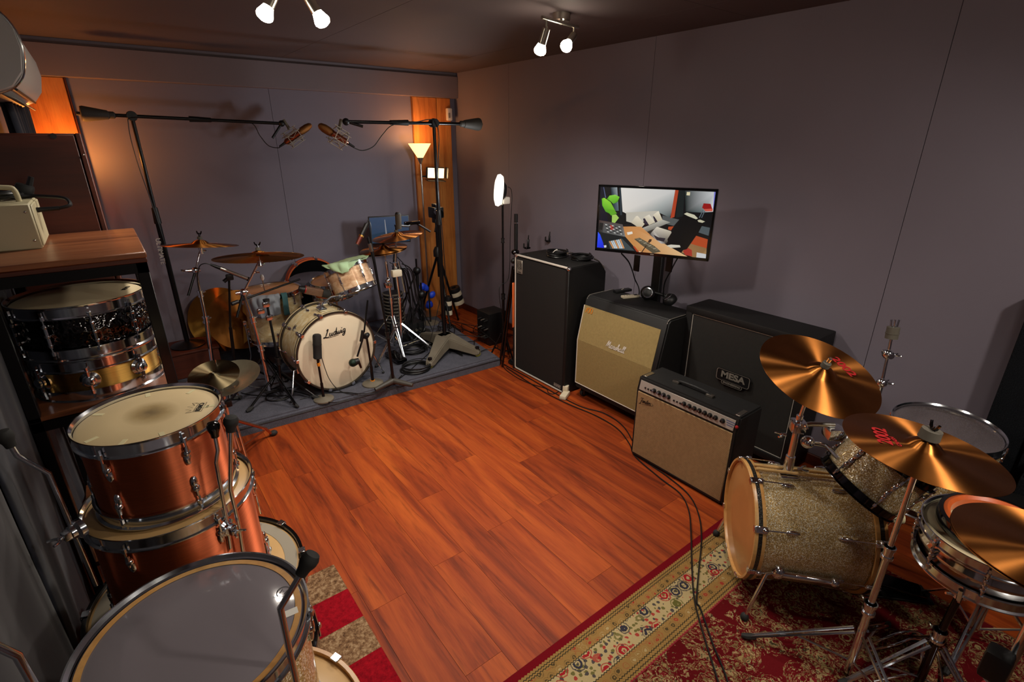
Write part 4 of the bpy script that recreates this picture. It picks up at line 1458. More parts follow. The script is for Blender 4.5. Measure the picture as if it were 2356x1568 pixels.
M_SCREEN = m_screen()
QS = [(82, 142), (1398, 200), (1298, 962), (62, 850)]
ROOM = [
    ([(82, 142), (1398, 200), (1298, 962), (62, 850)], (10, 10, 14)),
    ([(120, 150), (180, 540), (90, 540), (82, 142)], (8, 8, 30)),
    ([(115, 148), (140, 270), (150, 270), (122, 148)], (90, 100, 140)),
    ([(200, 150), (275, 150), (300, 420), (235, 420)], [(30, 44, 54), (150, 160, 165), (90, 110, 120), (20, 30, 34)]),
    ([(300, 155), (318, 155), (340, 470), (318, 470)], (40, 52, 60)),
    ([(318, 155), (942, 182), (905, 420), (885, 500), (740, 430), (385, 450), (345, 430)], [(232, 228, 222), (206, 206, 204), (120, 128, 128), (70, 80, 80), (150, 158, 156), (220, 214, 204), (228, 222, 214)]),
    ([(385, 440), (740, 420), (800, 520), (460, 560), (390, 540)], (196, 190, 176)),
    ([(800, 470), (905, 500), (990, 520), (930, 590), (800, 560)], (86, 90, 90)),
    ([(940, 182), (978, 186), (935, 490), (890, 505)], (176, 66, 36)),
    ([(978, 186), (1050, 190), (1030, 480), (950, 500)], (22, 30, 30)),
    ([(1050, 190), (1392, 205), (1375, 430), (1240, 440), (1060, 430)], [(30, 44, 42), (206, 208, 210), (220, 220, 222), (90, 104, 104), (24, 34, 32)]),
    ([(1072, 205), (1110, 207), (1106, 245), (1068, 243)], (226, 216, 176)),
    ([(1380, 205), (1396, 205), (1380, 400), (1368, 400)], (120, 120, 210)),
    ([(1262, 335), (1340, 340), (1358, 395), (1300, 420), (1245, 385)], (150, 22, 22)),
    ([(1260, 400), (1365, 395), (1362, 425), (1285, 425)], (206, 90, 74)),
    ([(1252, 410), (1262, 412), (1220, 500), (1210, 498)], (90, 100, 110)),
    ([(1270, 420), (1280, 422), (1245, 500), (1236, 498)], (90, 100, 110)),
    ([(100, 280), (130, 270), (205, 320), (260, 420), (235, 470), (150, 430), (110, 360)], [(90, 170, 20), (150, 220, 60), (120, 200, 40), (110, 190, 30), (60, 130, 20), (80, 160, 30), (100, 190, 30)]),
    ([(160, 285), (190, 245), (255, 235), (305, 260), (285, 320), (235, 340), (205, 310)], [(70, 150, 20), (130, 210, 60), (160, 226, 90), (120, 200, 50), (60, 130, 20), (90, 170, 30), (110, 190, 40)]),
    ([(150, 400), (250, 410), (280, 450), (215, 475)], (96, 168, 34)),
    ([(225, 470), (270, 460), (305, 500), (260, 560), (225, 550)], (168, 206, 96)),
    ([(295, 560), (330, 480), (370, 462), (392, 555), (345, 575)], (14, 14, 16)),
    ([(445, 555), (500, 480), (520, 478), (600, 570), (555, 625)], [(200, 190, 168), (232, 222, 200), (236, 226, 206), (210, 198, 172), (190, 178, 152)]),
    ([(580, 510), (600, 505), (645, 580), (600, 575)], (44, 38, 52)),
    ([(592, 490), (650, 462), (720, 550), (650, 582)], [(216, 206, 184), (236, 228, 210), (214, 204, 180), (200, 188, 162)]),
    ([(690, 480), (720, 490), (750, 548), (715, 545)], (44, 38, 52)),
    ([(695, 465), (755, 420), (800, 520), (748, 545)], [(220, 210, 186), (238, 230, 208), (206, 194, 168), (196, 184, 156)]),
    ([(460, 560), (550, 625), (650, 585), (800, 520), (890, 550), (770, 600), (600, 670)], [(168, 166, 156), (180, 176, 166), (176, 172, 160), (190, 186, 174), (150, 148, 140), (120, 118, 110), (108, 106, 98)]),
    ([(600, 670), (770, 600), (745, 640), (640, 690)], (48, 44, 40)),
    ([(870, 600), (930, 595), (900, 640), (865, 630)], (176, 72, 36)),
    ([(1150, 690), (1312, 740), (1300, 840), (1090, 780)], (178, 72, 34)),
    ([(1090, 780), (1300, 840), (1296, 900), (1180, 960), (1020, 890)], [(150, 110, 70), (140, 104, 66), (176, 140, 92), (150, 112, 70), (160, 120, 76)]),
    ([(1035, 870), (1090, 835), (1135, 860), (1140, 930), (1060, 915)], (168, 52, 40)),
    ([(1190, 885), (1295, 905), (1290, 962), (1185, 948)], (206, 206, 206)),
    ([(1240, 590), (1335, 610), (1320, 700), (1200, 660)], (78, 88, 92)),
    ([(1160, 665), (1320, 705), (1316, 720), (1150, 680)], (14, 16, 18)),
    ([(345, 600), (445, 598), (560, 600), (690, 710), (860, 810), (1110, 945), (560, 895), (480, 820), (385, 715)], [(196, 130, 72), (204, 140, 80), (210, 150, 92), (206, 146, 90), (222, 176, 124), (226, 190, 140), (190, 128, 70), (200, 140, 78), (206, 144, 82)]),
    ([(80, 525), (350, 575), (385, 715), (75, 660)], [(70, 50, 46), (90, 80, 78), (130, 130, 128), (30, 28, 28)]),
    ([(85, 555), (130, 560), (118, 640), (78, 632)], (30, 28, 28)),
    ([(140, 560), (330, 590), (365, 700), (125, 665)], (84, 84, 84)),
    ([(205, 580), (245, 586), (250, 640), (210, 634)], (170, 60, 50)),
    ([(75, 660), (385, 715), (480, 820), (520, 885), (62, 850)], (22, 26, 28)),
    ([(70, 660), (95, 690), (135, 790), (145, 842), (65, 836)], [(60, 100, 255), (40, 80, 250), (20, 40, 220), (20, 30, 220), (30, 50, 240)]),
    ([(190, 765), (345, 735), (490, 870), (215, 850)], (62, 74, 78)),
    ([(140, 815), (170, 810), (172, 835), (150, 840)], (216, 216, 220)),
    ([(350, 575), (445, 578), (440, 596), (355, 592)], (28, 20, 20)),
    ([(400, 665), (460, 655), (468, 680), (410, 695)], (236, 228, 214)),
    ([(485, 740), (545, 725), (720, 820), (790, 880), (700, 900), (560, 800)], (86, 80, 62)),
    ([(660, 690), (700, 640), (740, 600), (900, 650), (915, 700), (850, 790), (790, 790)], [(60, 56, 60), (190, 182, 170), (226, 216, 196), (196, 186, 166), (90, 84, 80), (40, 36, 36), (190, 184, 180)]),
    ([(700, 690), (760, 720), (840, 730), (820, 770), (740, 750)], (44, 40, 48)),
    ([(1040, 470), (1060, 450), (1270, 540), (1250, 580), (1210, 660), (1080, 850), (1010, 870), (880, 830), (860, 740), (960, 580)], (6, 6, 8)),
    ([(1042, 455), (1075, 438), (1160, 465), (1200, 505), (1180, 515), (1090, 480)], (206, 202, 176)),
    ([(1195, 525), (1225, 518), (1280, 540), (1250, 555), (1205, 545)], (196, 190, 164)),
    ([(850, 812), (900, 800), (1000, 806), (1010, 830), (900, 838)], (212, 206, 190)),
    ([(640, 770), (660, 740), (685, 742), (680, 765), (655, 785)], (64, 46, 34)),
    ([(640, 780), (650, 784), (580, 888), (570, 885)], (44, 34, 28)),
    ([(475, 825), (490, 820), (540, 880), (520, 885)], (176, 60, 30)),
]
for r_ in range(5):           # console faders and meter rows
    for c_ in range(5):
        x0 = 150 + 38 * c_ + 6 * r_
        y0 = 572 + 20 * r_ + 6 * c_
        if (r_ + c_) % 2 == 0:
            ROOM.append(([(x0, y0), (x0 + 22, y0 + 4), (x0 + 24, y0 + 14), (x0 + 2, y0 + 10)], (206, 204, 198)))
        else:
            ROOM.append(([(x0, y0), (x0 + 14, y0 + 3), (x0 + 15, y0 + 12), (x0 + 1, y0 + 9)], (24, 22, 22)))
for c_ in range(7):
    x0 = 200 + 20 * c_
    ROOM.append(([(x0, 768 - 4 * c_), (x0 + 14, 764 - 4 * c_), (x0 + 60, 845), (x0 + 44, 848)], (200, 210, 216) if c_ % 3 else (214, 150, 96)))
for c_ in range(9):
    x0 = 505 + 27 * c_
    y0 = 738 + 15 * c_
    ROOM.append(([(x0, y0), (x0 + 34, y0 - 8), (x0 + 50, y0 + 2), (x0 + 16, y0 + 12)], (150, 142, 120) if c_ % 2 else (120, 112, 92)))
picture(t, 'screen', QS, hw - bw, hh - bw, ROOM, 0.0006, M_SCREEN)
# column, arm and foot of the screen
col_p = at(1512, 640, X=3.165)
t = thing('screen_stand', 'black floor column carrying the television, behind the slant cabinet', 'stand', (3.165, col_p.y, 0))
MB().bxx(3.145, 3.185, col_p.y - 0.038, col_p.y + 0.038, 0.02, 1.50, 0.004).build('column', M_BLACK, t, world=True)
MB().bxx(3.10, 3.22, col_p.y - 0.2, col_p.y + 0.2, 0.0, 0.022, 0.004).build('base_plate', M_BLACK, t, world=True)
cb = ctr - nrm * 0.045
MB().tube([(3.16, col_p.y, 1.44), ((3.16 + cb.x) / 2 + 0.02, (col_p.y + cb.y) / 2, 1.44), (cb.x, cb.y, 1.44)], 0.016, 10).build('arm', M_BLACKMETAL, t, world=True)
MB().box((cb.x, cb.y, 1.44), (0.2, 0.2, 0.01), Mtv.to_3x3(), 0.002).build('screen_bracket', M_BLACK, t, world=True)
for k, xx in enumerate((1465, 1540)):
    MB().box(at(xx, 605, X=3.0), (0.012, 0.05, 0.12), None, 0.002).build('mount_rail', M_BLACK, t, world=True)
cable('power_cable', 'black cable drooping from the left underside of the television', [at(1430, 583, X=2.75), at(1448, 605, X=2.9), at(1460, 640, X=3.1), at(1470, 680, X=3.13), (3.12, 2.55, 0.5)], 0.005)
cable('signal_cable', 'black cable running down from the television behind the headphones', [at(1558, 595, X=2.85), at(1545, 620, X=3.0), at(1527, 665, X=3.1), (3.12, 2.16, 0.6)], 0.005)

# plug-in transformer and floor cables on the right
pp = at(1300, 912, Z=0.0)
t = thing('power_adapter', 'off-white power strip end on the floor beside the caster', 'adapter', (pp.x, pp.y, 0), Matrix.Rotation(0.5, 3, 'Z'))
MB().box((-0.01, 0, 0.02), (0.12, 0.055, 0.034), None, 0.010, 2).build('strip_body', M_OFFWHITE, t)
MB().box((0.045, 0.01, 0.055), (0.045, 0.045, 0.05), None, 0.008, 2).build('plug', M_OFFWHITE, t)
fl_c = []
for nm, lab, pts, z in (
    ('floor_cable', 'black floor cable looping out past the front of the combo amplifier', [(1165, 845), (1200, 868), (1250, 900), (1310, 930), (1370, 955), (1420, 985), (1448, 1020), (1462, 1050), (1520, 1100), (1565, 1135), (1585, 1175), (1590, 1230), (1592, 1300), (1598, 1380), (1622, 1470), (1650, 1560), (1670, 1640)], 0.004),
    ('floor_cable', 'black floor cable on the wall side running past the combo amplifier', [(1160, 838), (1215, 868), (1275, 903), (1335, 934), (1390, 950), (1432, 978), (1456, 1015), (1470, 1048), (1535, 1095), (1585, 1138), (1608, 1185), (1614, 1240), (1608, 1310), (1603, 1380), (1612, 1400), (1640, 1480), (1672, 1560), (1690, 1640)], 0.004),
    ('floor_cable', 'thin black cable at the foot of the tall cabinet', [(1152, 812), (1158, 842), (1180, 862), (1215, 880), (1255, 893), (1262, 903), (1275, 905), (1290, 897)], 0.003)):
    P_ = []
    for i, (x, y) in enumerate(pts):
        zz = 0.006 + (0.009 if y > 1195 else 0)
        P_.append(at(x, y, Z=zz))
    cable(nm, lab, P_, z, n=6)

# ------------------------------------------------------------------ pearl kit on the riser
M_HOOPDARK = pm('dark_hoop', (48, 42, 36), 0.3, 0.2, coat=0.5)
fax = V((0.087, -0.996, 0)).normalized()
kc = V((1.18, 3.765, RZ + 0.327))
KH = 0.37
kick = drum('bass_drum', 'cream pearl bass drum with white logo head on the riser', kc - fax * KH, fax, 0.306, KH, M_PEARL, M_HEADWHITE, M_HEADTAN,
            'wood', M_HOOPDARK, M_PEARL, 10, 'oval', 0.3, seg=80)
side = V((0, 0, 1)).cross(fax).normalized()     # drum's own right, seen from the front
Mk = face_frame(kc - fax * 0.0095 + side * -0.0 + V((0, 0, 0.155)), fax, side)
lettering(kick, script_word('Ludwig', 0.028, 0.0085, 0.22), 'head_logo', M_LOGOBLACK, Mk @ Matrix.Rotation(0.06, 4, 'Z'))
b = MB()
for rr in (0.0,):
    ribbon(b, [(-0.055, 0), (-0.02, -0.006), (0.06, -0.002)], 0.006, Mk @ Matrix.Translation((-0.03, -0.022, 0)), 0.0008, 5)
b.build('logo_underline', M_LOGOBLACK, kick, world=True, flat=True)
for s in (-1, 1):                               # spurs
    p = kc - fax * 0.10 + side * s * 0.29 + V((0, 0, -0.10))
    q = p + side * s * 0.10 - fax * -0.05
    MB().tube([p, p + side * s * 0.03, V((q.x, q.y, RZ + 0.012))], 0.007, 8).build('spur', M_CHROME, kick, world=True)
    MB().sph((q.x, q.y, RZ + 0.012), 0.012, 8).build('spur_tip', M_RUBBER, kick, world=True)
    MB().box(p, (0.03, 0.05, 0.05), None, 0.008, 2).build('spur_bracket', M_CHROME, kick, world=True)
cm = kc - fax * 0.16 + side * -0.02 + V((0, 0, 0.318))
MB().box(cm, (0.06, 0.09, 0.02), None, 0.006, 2).cyl(cm, cm + V((0, 0, 0.05)), 0.014, None, 12).cyl(cm + V((-0.03, 0, 0.03)), cm + V((0.05, 0.0, 0.035)), 0.009, None, 10).build('tom_mount', M_CHROME, kick, world=True)
for k in range(2):                              # star badges on the shell
    a = 2.45
    p = kc - fax * 0.19 + (side * -math.cos(0.72) + V((0, 0, 1)) * math.sin(0.72)) * 0.307
lt = MB()
dR = (side * -math.cos(0.72) + V((0, 0, 1)) * math.sin(0.72))
for k in range(6):
    a = PI * k / 3
    e1 = fax * math.cos(a) + dR.cross(fax) * math.sin(a)
    lt.tube([p + dR * 0.004, p + dR * 0.004 + e1 * 0.026], [0.009, 0.003], 6)
lt.build('spur_boss', M_CHROME, kick, world=True)

# floor tom with towels over the rim
ftc = V((0.955, 4.62, 0.0))
ft = drum('floor_tom', 'cream pearl floor tom left of the logo bass drum', (ftc.x, ftc.y, 0.335), (0, 0, 1), 0.226, 0.44, M_PEARL, M_HEADWOOD, None, 'metal', M_CHROME, None, 8, 'long', 0.15, seg=56)
for k in range(3):
    a = -1.2 + 2.09 * k
    d = V((math.cos(a), math.sin(a), 0))
    p = V((ftc.x, ftc.y, 0)) + d * 0.248
    MB().tube([p + V((0, 0, 0.52)), p + V((0, 0, 0.22)), p + d * 0.03 + V((0, 0, RZ + 0.012))], 0.006, 8).build('leg', M_CHROME, ft, world=True)
    MB().box(p + V((0, 0, 0.5)), (0.03, 0.03, 0.045), None, 0.006, 2).build('leg_bracket', M_CHROME, ft, world=True)


def drape(name, label, corners, mat, n=12, wob=0.006, thick=0.004, seed=1, cat='towel'):
    """cloth over four corner points (grid of rows given as point lists)"""
    rows = [smooth_path(r, n) for r in corners]
    m = len(rows[0])
    cols = [smooth_path([r[i] for r in rows], 6) for i in range(m)]
    rnd = random.Random(seed)
    b = MB()
    g = []
    for i, c in enumerate(cols):
        g.append([b.bm.verts.new(p + V((math.sin(i * 0.9 + j * 0.35) * wob, math.cos(i * 0.7 - j * 0.5) * wob, rnd.uniform(-1, 1) * wob * 0.3))) for j, p in enumerate(c)])
    for i in range(len(g) - 1):
        for j in range(len(g[0]) - 1):
            b.bm.faces.new((g[i][j], g[i + 1][j], g[i + 1][j + 1], g[i][j + 1]))
    o = b.build(name, mat, sharp=180)
    sm = o.modifiers.new('thickness', 'SOLIDIFY')
    sm.thickness = thick
    tag(o, label, cat)
    return o


zt = 0.775
drape('folded_towel', 'pale blue grey towel over the left rim of the floor tom', [
    [V((0.76, 4.50, zt + 0.012)), V((0.80, 4.42, zt + 0.012)), V((0.88, 4.38, zt + 0.012)), V((0.95, 4.37, zt + 0.012))],
    [V((0.72, 4.46, zt - 0.01)), V((0.77, 4.38, zt - 0.02)), V((0.86, 4.345, zt - 0.02)), V((0.95, 4.35, zt - 0.02))],
    [V((0.74, 4.46, zt - 0.15)), V((0.79, 4.385, zt - 0.17)), V((0.87, 4.345, zt - 0.16)), V((0.95, 4.35, zt - 0.15))]], M_PALEBLUE, seed=2)
o = drape('teal_cloth', 'narrow teal cloth hanging down the front of the floor tom', [
    [V((0.965, 4.37, zt + 0.013)), V((0.985, 4.366, zt + 0.013)), V((1.01, 4.368, zt + 0.013))],
    [V((0.965, 4.338, zt - 0.02)), V((0.985, 4.338, zt - 0.02)), V((1.01, 4.34, zt - 0.02))],
    [V((0.965, 4.342, zt - 0.17)), V((0.985, 4.342, zt - 0.17)), V((1.01, 4.344, zt - 0.17))]], M_TEAL, 4, 0.002, seed=3, cat='cloth')

# rack tom
rax = (V((0, 0, 1)) * 0.92 + V((0.79, -0.61, 0)) * -0.27 + V((0.2, 1, 0)) * 0.22).normalized()
rc = at(821, 672, Y=4.08)
rt = drum('rack_tom', 'cream pearl rack tom tilted above the logo bass drum', rc, rax, 0.172, 0.235, M_PEARLWARMLIT, M_HEADCOAT, None, 'metal', M_CHROME, None, 6, 'long', 0.9, seg=56)
MB().tube([cm + V((0, 0, 0.03)), cm + V((0.10, 0.06, 0.06)), rc - rax * 0.01], 0.010, 10).build('tom_arm', M_CHROME, rt, world=True)
tp = rc + rax * 0.247
u1 = V((0.79, -0.61, 0.12)).normalized()
u2 = rax.cross(u1).normalized()
if u2.y < 0:
    u2 = -u2
drape('green_towel', 'pale green towel folded over the tilted rack tom', [
    [tp - u1 * 0.13 + u2 * 0.13 + rax * 0.03, tp + u1 * 0.02 + u2 * 0.15 + rax * 0.06, tp + u1 * 0.20 + u2 * 0.10 + rax * 0.07],
    [tp - u1 * 0.15 + u2 * 0.0 + rax * 0.01, tp + u1 * 0.02 + u2 * 0.0 + rax * 0.02, tp + u1 * 0.20 + u2 * 0.0 + rax * 0.03],
    [tp - u1 * 0.12 - u2 * 0.16 + rax * 0.012, tp + u1 * 0.02 - u2 * 0.185 + rax * 0.012, tp + u1 * 0.15 - u2 * 0.14 + rax * 0.012],
    [tp - u1 * 0.08 - u2 * 0.185 - rax * 0.02, tp + u1 * 0.03 - u2 * 0.205 - rax * 0.075, tp + u1 * 0.11 - u2 * 0.185 - rax * 0.03]], M_MINT, seed=5)
# orange snare behind
sc_ = at(770, 662, Y=4.5)
sn = drum('snare_drum', 'orange wood snare drum between the floor tom and rack tom', (sc_.x, sc_.y, sc_.z - 0.06), (-0.1, -0.06, 1), 0.178, 0.15, M_ORANGEWOOD, M_HEADWOOD, None, 'metal', M_CHROME, None, 8, 'tube', 0.1, seg=48)
ss = thing('snare_stand', 'chrome snare stand behind the logo bass drum', 'stand', (sc_.x, sc_.y, RZ))
MB().cyl((sc_.x, sc_.y, RZ + 0.1), (sc_.x, sc_.y, sc_.z - 0.085), 0.011, None, 10).build('tube', M_CHROME, ss, world=True)
tripod(ss, (sc_.x, sc_.y, RZ), RZ + 0.3, 0.24, 0.4)
b = MB()
for k in range(3):
    a = 0.5 + 2.09 * k
    d = V((math.cos(a), math.sin(a), 0))
    b.tube([V((sc_.x, sc_.y, sc_.z - 0.10)), V((sc_.x, sc_.y, sc_.z - 0.078)) + d * 0.10, V((sc_.x, sc_.y, sc_.z - 0.072)) + d * 0.185, V((sc_.x, sc_.y, sc_.z - 0.03)) + d * 0.205], 0.006, 6)
b.build('basket', M_CHROME, ss, world=True)

# throne and the spare bass drum behind it
tc = at(716, 640, Y=4.86)
st_ = thing('drum_throne', 'round blue grey drum stool behind the floor tom', 'stool', (tc.x, tc.y, RZ))
MB().lathe([(0, tc.z + 0.03), (0.16, tc.z + 0.028), (0.195, tc.z + 0.01), (0.20, tc.z - 0.03), (0.19, tc.z - 0.055), (0, tc.z - 0.06)], Matrix.Translation((tc.x, tc.y, 0)), 40).build('seat', pm('blue_grey_vinyl', (82, 80, 92), 0.7, var=(10, 0.1)), st_, world=True)
MB().cyl((tc.x, tc.y, RZ + 0.08), (tc.x, tc.y, tc.z - 0.055), 0.016, None, 12).build('post', M_CHROME, st_, world=True)
tripod(st_, (tc.x, tc.y, RZ), RZ + 0.30, 0.24, 0.2)
oc = at(726, 654, Y=5.06)
cs = thing('drum_case', 'round black drum case standing at the back wall', 'case', (oc.x, 5.05, RZ))
MB().lathe([(0, RZ + 0.0), (0.15, RZ), (0.155, RZ + 0.02), (0.155, oc.z - 0.275), (0.16, oc.z - 0.27), (0.16, oc.z - 0.255), (0, oc.z - 0.255)], Matrix.Translation((oc.x, 5.06, 0)), 36).build('case_body', M_BLACK, cs, world=True)
ob = drum('bass_drum', 'small bass drum with orange hoop and black head by the back wall', (oc.x, 5.17, oc.z), (-0.1, -1, 0.05), 0.235, 0.13, M_BLACKGLOSS, pm('matt_black_head', (9, 9, 9), 0.95, spec=0.05), None, 'wood', M_ORANGEWOOD, M_RED, 8, 'oval', 0.2, seg=56)


# ------------------------------------------------------------------ cymbals and their stands
def cym_stand(name, label, base, path, hub, spread, az, mat=None, r=(0.0155, 0.0125, 0.010), tops=None, boom=None, legm=None, z0=None, felt=True, double=True):
    """tripod cymbal stand; path = points from foot to tilter"""
    mat = mat or M_CHROME
    t = thing(name, label, 'stand', base)
    for i in range(len(path) - 1):
        rr = r[min(i, len(r) - 1)]
        MB().cyl(path[i], path[i + 1], rr, None, 14).build('tube', mat, t, world=True)
        if i > 0:
            collar(t, path[i], V(path[i]) - V(path[i - 1]), r[min(i - 1, len(r) - 1)] + 0.004, 0.05, mat)
    tripod(t, base, hub, spread, az, legm or mat, z0=z0, double=double)
    return t


def cym_top(t, c, n, R, up=0.0, wingnut=True):
    """tilter rod, felts and wing nut through a cymbal centred on c"""
    n = V(n).normalized()
    c = V(c)
    hb = R * 0.125
    MB().cyl(c - n * 0.05, c + n * (hb + 0.05), 0.0035, None, 8).build('rod', M_CHROME, t, world=True)
    MB().cyl(c + n * (hb - 0.018 - 0.016), c + n * (hb - 0.002), 0.017, None, 14).build('lower_felt', M_FELT, t, world=True)
    MB().cyl(c + n * (hb + 0.002), c + n * (hb + 0.022), 0.017, 0.016, 14).build('upper_felt', M_FELT, t, world=True)
    if wingnut:
        wing(t, c + n * (hb + 0.022), n, M_DARKCHROME)


# crash on the far left
c1, n1, R1 = at(461, 561, Y=4.40), V((0.10, 0.09, 1)), 0.252
cymbal('crash_cymbal', 'bronze crash cymbal, leftmost over the riser', c1, n1, R1, M_CYMDARK)
k1, k2 = at(450, 622, Y=4.36), at(485, 835, Y=4.36)
base = V((k2.x, k2.y, RZ))
t = cym_stand('cymbal_stand', 'chrome boom stand under the leftmost crash cymbal', base, [base + V((0, 0, 0.10)), at(474, 735, Y=4.36), at(461, 675, Y=4.36), k1], RZ + 0.24, 0.30, 0.9)
MB().cyl(k1, c1 - n1.normalized() * 0.03, 0.007, None, 10).build('boom_arm', M_CHROME, t, world=True)
MB().cyl(k1, at(433, 680, Y=4.30), 0.009, None, 10).build('boom_tail', M_BLACKMETAL, t, world=True)
MB().sph(k1, 0.026, 12).cyl(k1 + V((-0.05, 0, 0.005)), k1 + V((0.03, 0, 0)), 0.012, None, 10).build('boom_joint', M_CHROME, t, world=True)
wing(t, k1 + V((-0.05, 0, 0.005)), (-1, 0, 0.2))
collar(t, c1 - n1.normalized() * 0.05, n1, 0.014, 0.04, None, 'tilter')
cym_top(t, c1, n1, R1)

# large cymbal nearer, seen from just below its edge
c2, n2, R2 = at(596, 589, Y=3.92), V((0.05, -0.05, 1)), 0.295
n2 = V((0.06, -0.02, 1))
cymbal('ride_cymbal', 'large thin bronze cymbal with black lettering left of the bass drum', c2, V((0.10, 0.31, 1)), R2, M_CYMDARK)
n2 = V((0.10, 0.31, 1)).normalized()
j1, j2 = at(582, 628, Y=3.92), at(560, 672, Y=3.92)
j3, j4 = at(582, 735, Y=3.92), at(600, 800, Y=3.95)
base = V((at(612, 850, Y=3.95).x, 3.95, RZ))
t = cym_stand('cymbal_stand', 'chrome boom stand under the large thin cymbal', base, [base + V((0, 0, 0.06)), j4, j3, j2], RZ + 0.33, 0.30, 0.9, legm=M_DARKCHROME)
MB().cyl(j2, c2 - n2 * 0.03, 0.007, None, 10).build('boom_arm', M_CHROME, t, world=True)
MB().cyl(j2, at(545, 730, Y=3.88), 0.009, None, 10).build('boom_tail', M_BLACKMETAL, t, world=True)
MB().sph(j2, 0.026, 12).cyl(j2 + V((-0.05, 0, 0.0)), j2 + V((0.03, 0, 0)), 0.012, None, 10).build('boom_joint', M_CHROME, t, world=True)
wing(t, j1, (1, 0, 0.1))
collar(t, c2 - n2 * 0.05, n2, 0.014, 0.04, None, 'tilter')
cym_top(t, c2, n2, R2)
# memory clamp and white-tipped rod beside the floor tom
MB().cyl(at(609, 668, Y=3.95), at(603, 640, Y=3.95), 0.004, None, 8).build('drop_rod', M_CHROME, t, world=True)
MB().sph(at(603, 638, Y=3.95), 0.014, 10, (1, 1, 1.7)).build('rod_tip', M_WHITE, t, world=True)
for p_ in ((612, 700), (600, 715), (620, 730)):
    MB().box(at(*p_, Y=3.96), (0.05, 0.035, 0.04), None, 0.010, 2).build('clamp', M_CHROME, t, world=True)

# big cymbals leaning at the back
for (px_, py_, Y_, n_, R_, m_, lab) in ((508, 735, 5.02, V((-0.55, -0.9, 0.28)), 0.285, M_CYMGOLD, 'large golden cymbal leaning on the back wall'),
                                        (553, 735, 4.93, V((-0.1, -1.0, 0.22)), 0.265, M_CYMDARK, 'large brown cymbal leaning in front of the golden one')):
    cymbal('spare_cymbal', lab, at(px_, py_, Y=Y_), n_, R_, m_, bell=0.2)

# right-hand crash and the pair below it
c3, n3, R3 = at(914, 541, Y=4.12), V((-0.12, 0.03, 1)), 0.215
cymbal('crash_cymbal', 'bronze crash cymbal right of the rack tom, upper one', c3, n3, R3, M_CYM)
base = V((1.88, 4.14, RZ))
t = cym_stand('cymbal_stand', 'chrome stand under the upper right crash cymbal', base, [base + V((0, 0, 0.03)), at(920, 690, Y=4.14), at(910, 610, Y=4.13), at(911, 566, Y=4.12)], at(925, 742, Y=4.14).z, 0.33, -0.62)
MB().cyl(at(911, 566, Y=4.12), c3, 0.006, None, 10).build('rod_tube', M_CHROME, t, world=True)
cym_top(t, c3, n3, R3)
MB().cyl(at(917, 600, Y=4.08), at(932, 672, Y=4.05), 0.008, None, 10).build('clamp_arm', M_CHROME, t, world=True)
MB().box(at(912, 628, Y=4.08), (0.09, 0.05, 0.06), None, 0.012, 2).build('clamp_block', M_OFFWHITE, t, world=True)
c4, n4, R4 = at(882, 570, Y=4.22), V((-0.10, 0.02, 1)), 0.205
cymbal('hi_hat_cymbal', 'bronze cymbal right of the rack tom, lower one', c4, n4, R4, M_CYMDARK)
cymbal('hi_hat_cymbal', 'bottom cymbal of the pair right of the rack tom', c4 + V((0, 0, -0.03)), -n4, R4, M_CYMDARK)
base = V((c4.x + 0.03, 4.24, RZ))
t = cym_stand('hi_hat_stand', 'chrome hi-hat stand beside the rack tom', base, [base + V((0, 0, 0.05)), at(900, 690, Y=4.23), at(888, 600, Y=4.22)], RZ + 0.36, 0.28, 0.4)
MB().cyl(at(888, 600, Y=4.22), c4 + V((0, 0, 0.11)), 0.004, None, 8).build('pull_rod', M_CHROME, t, world=True)
MB().cyl(c4 + V((0, 0, 0.025)), c4 + V((0, 0, 0.065)), 0.012, None, 10).build('clutch', M_BLACK, t, world=True)
MB().box(at(893, 655, Y=4.20), (0.07, 0.05, 0.05), None, 0.012, 2).sph(at(893, 645, Y=4.20), 0.026, 10).build('multi_clamp', M_CHROME, t, world=True)
MB().box((base.x - 0.08, 4.05, RZ + 0.03), (0.10, 0.26, 0.03), None, 0.006, 2).build('pedal', M_DARKCHROME, t, world=True)


# ------------------------------------------------------------------ microphones and stands
def round_base(t, c, R=0.075, h=0.022, mat=None):
    MB().lathe([(0, 0.0), (R, 0.0), (R, h * 0.45), (R * 0.85, h * 0.8), (R * 0.4, h), (0.022, h * 1.3), (0, h * 1.3)], Matrix.Translation(V(c)), 36).build('round_base', mat or M_CASTGREY, t, world=True)


# kick microphone on the left
pb = at(745, 916, Z=RZ + 0.01)
t = thing('short_mic_stand', 'short round-based stand in front of the logo drum, left one', 'stand', (pb.x, pb.y, RZ))
round_base(t, (pb.x, pb.y, RZ))
mz = at(738, 824, Y=pb.y).z
MB().cyl((pb.x, pb.y, RZ + 0.02), (pb.x, pb.y, RZ + 0.14), 0.011, None, 12).cyl((pb.x, pb.y, RZ + 0.13), (pb.x - 0.003, pb.y, mz + 0.005), 0.008, None, 12).build('tube', M_BLACKMETAL, t, world=True)
MB().cyl((pb.x, pb.y, mz - 0.055), (pb.x - 0.002, pb.y, mz - 0.03), 0.013, None, 12).build('ring', M_ORANGE, t, world=True)
MB().cyl((pb.x, pb.y, mz - 0.02), (pb.x, pb.y, mz + 0.01), 0.012, None, 10).build('clip', M_BLACK, t, world=True)
m0, m1 = V((pb.x - 0.003, pb.y - 0.005, mz + 0.005)), at(729, 768, Y=pb.y + 0.01)
dm = (m1 - m0).normalized()
t = thing('kick_microphone', 'upright black studio microphone in front of the bass drum logo head', 'microphone', m0)
Mm = face_frame(m0, dm, (1, 0, 0))
L = (m1 - m0).length
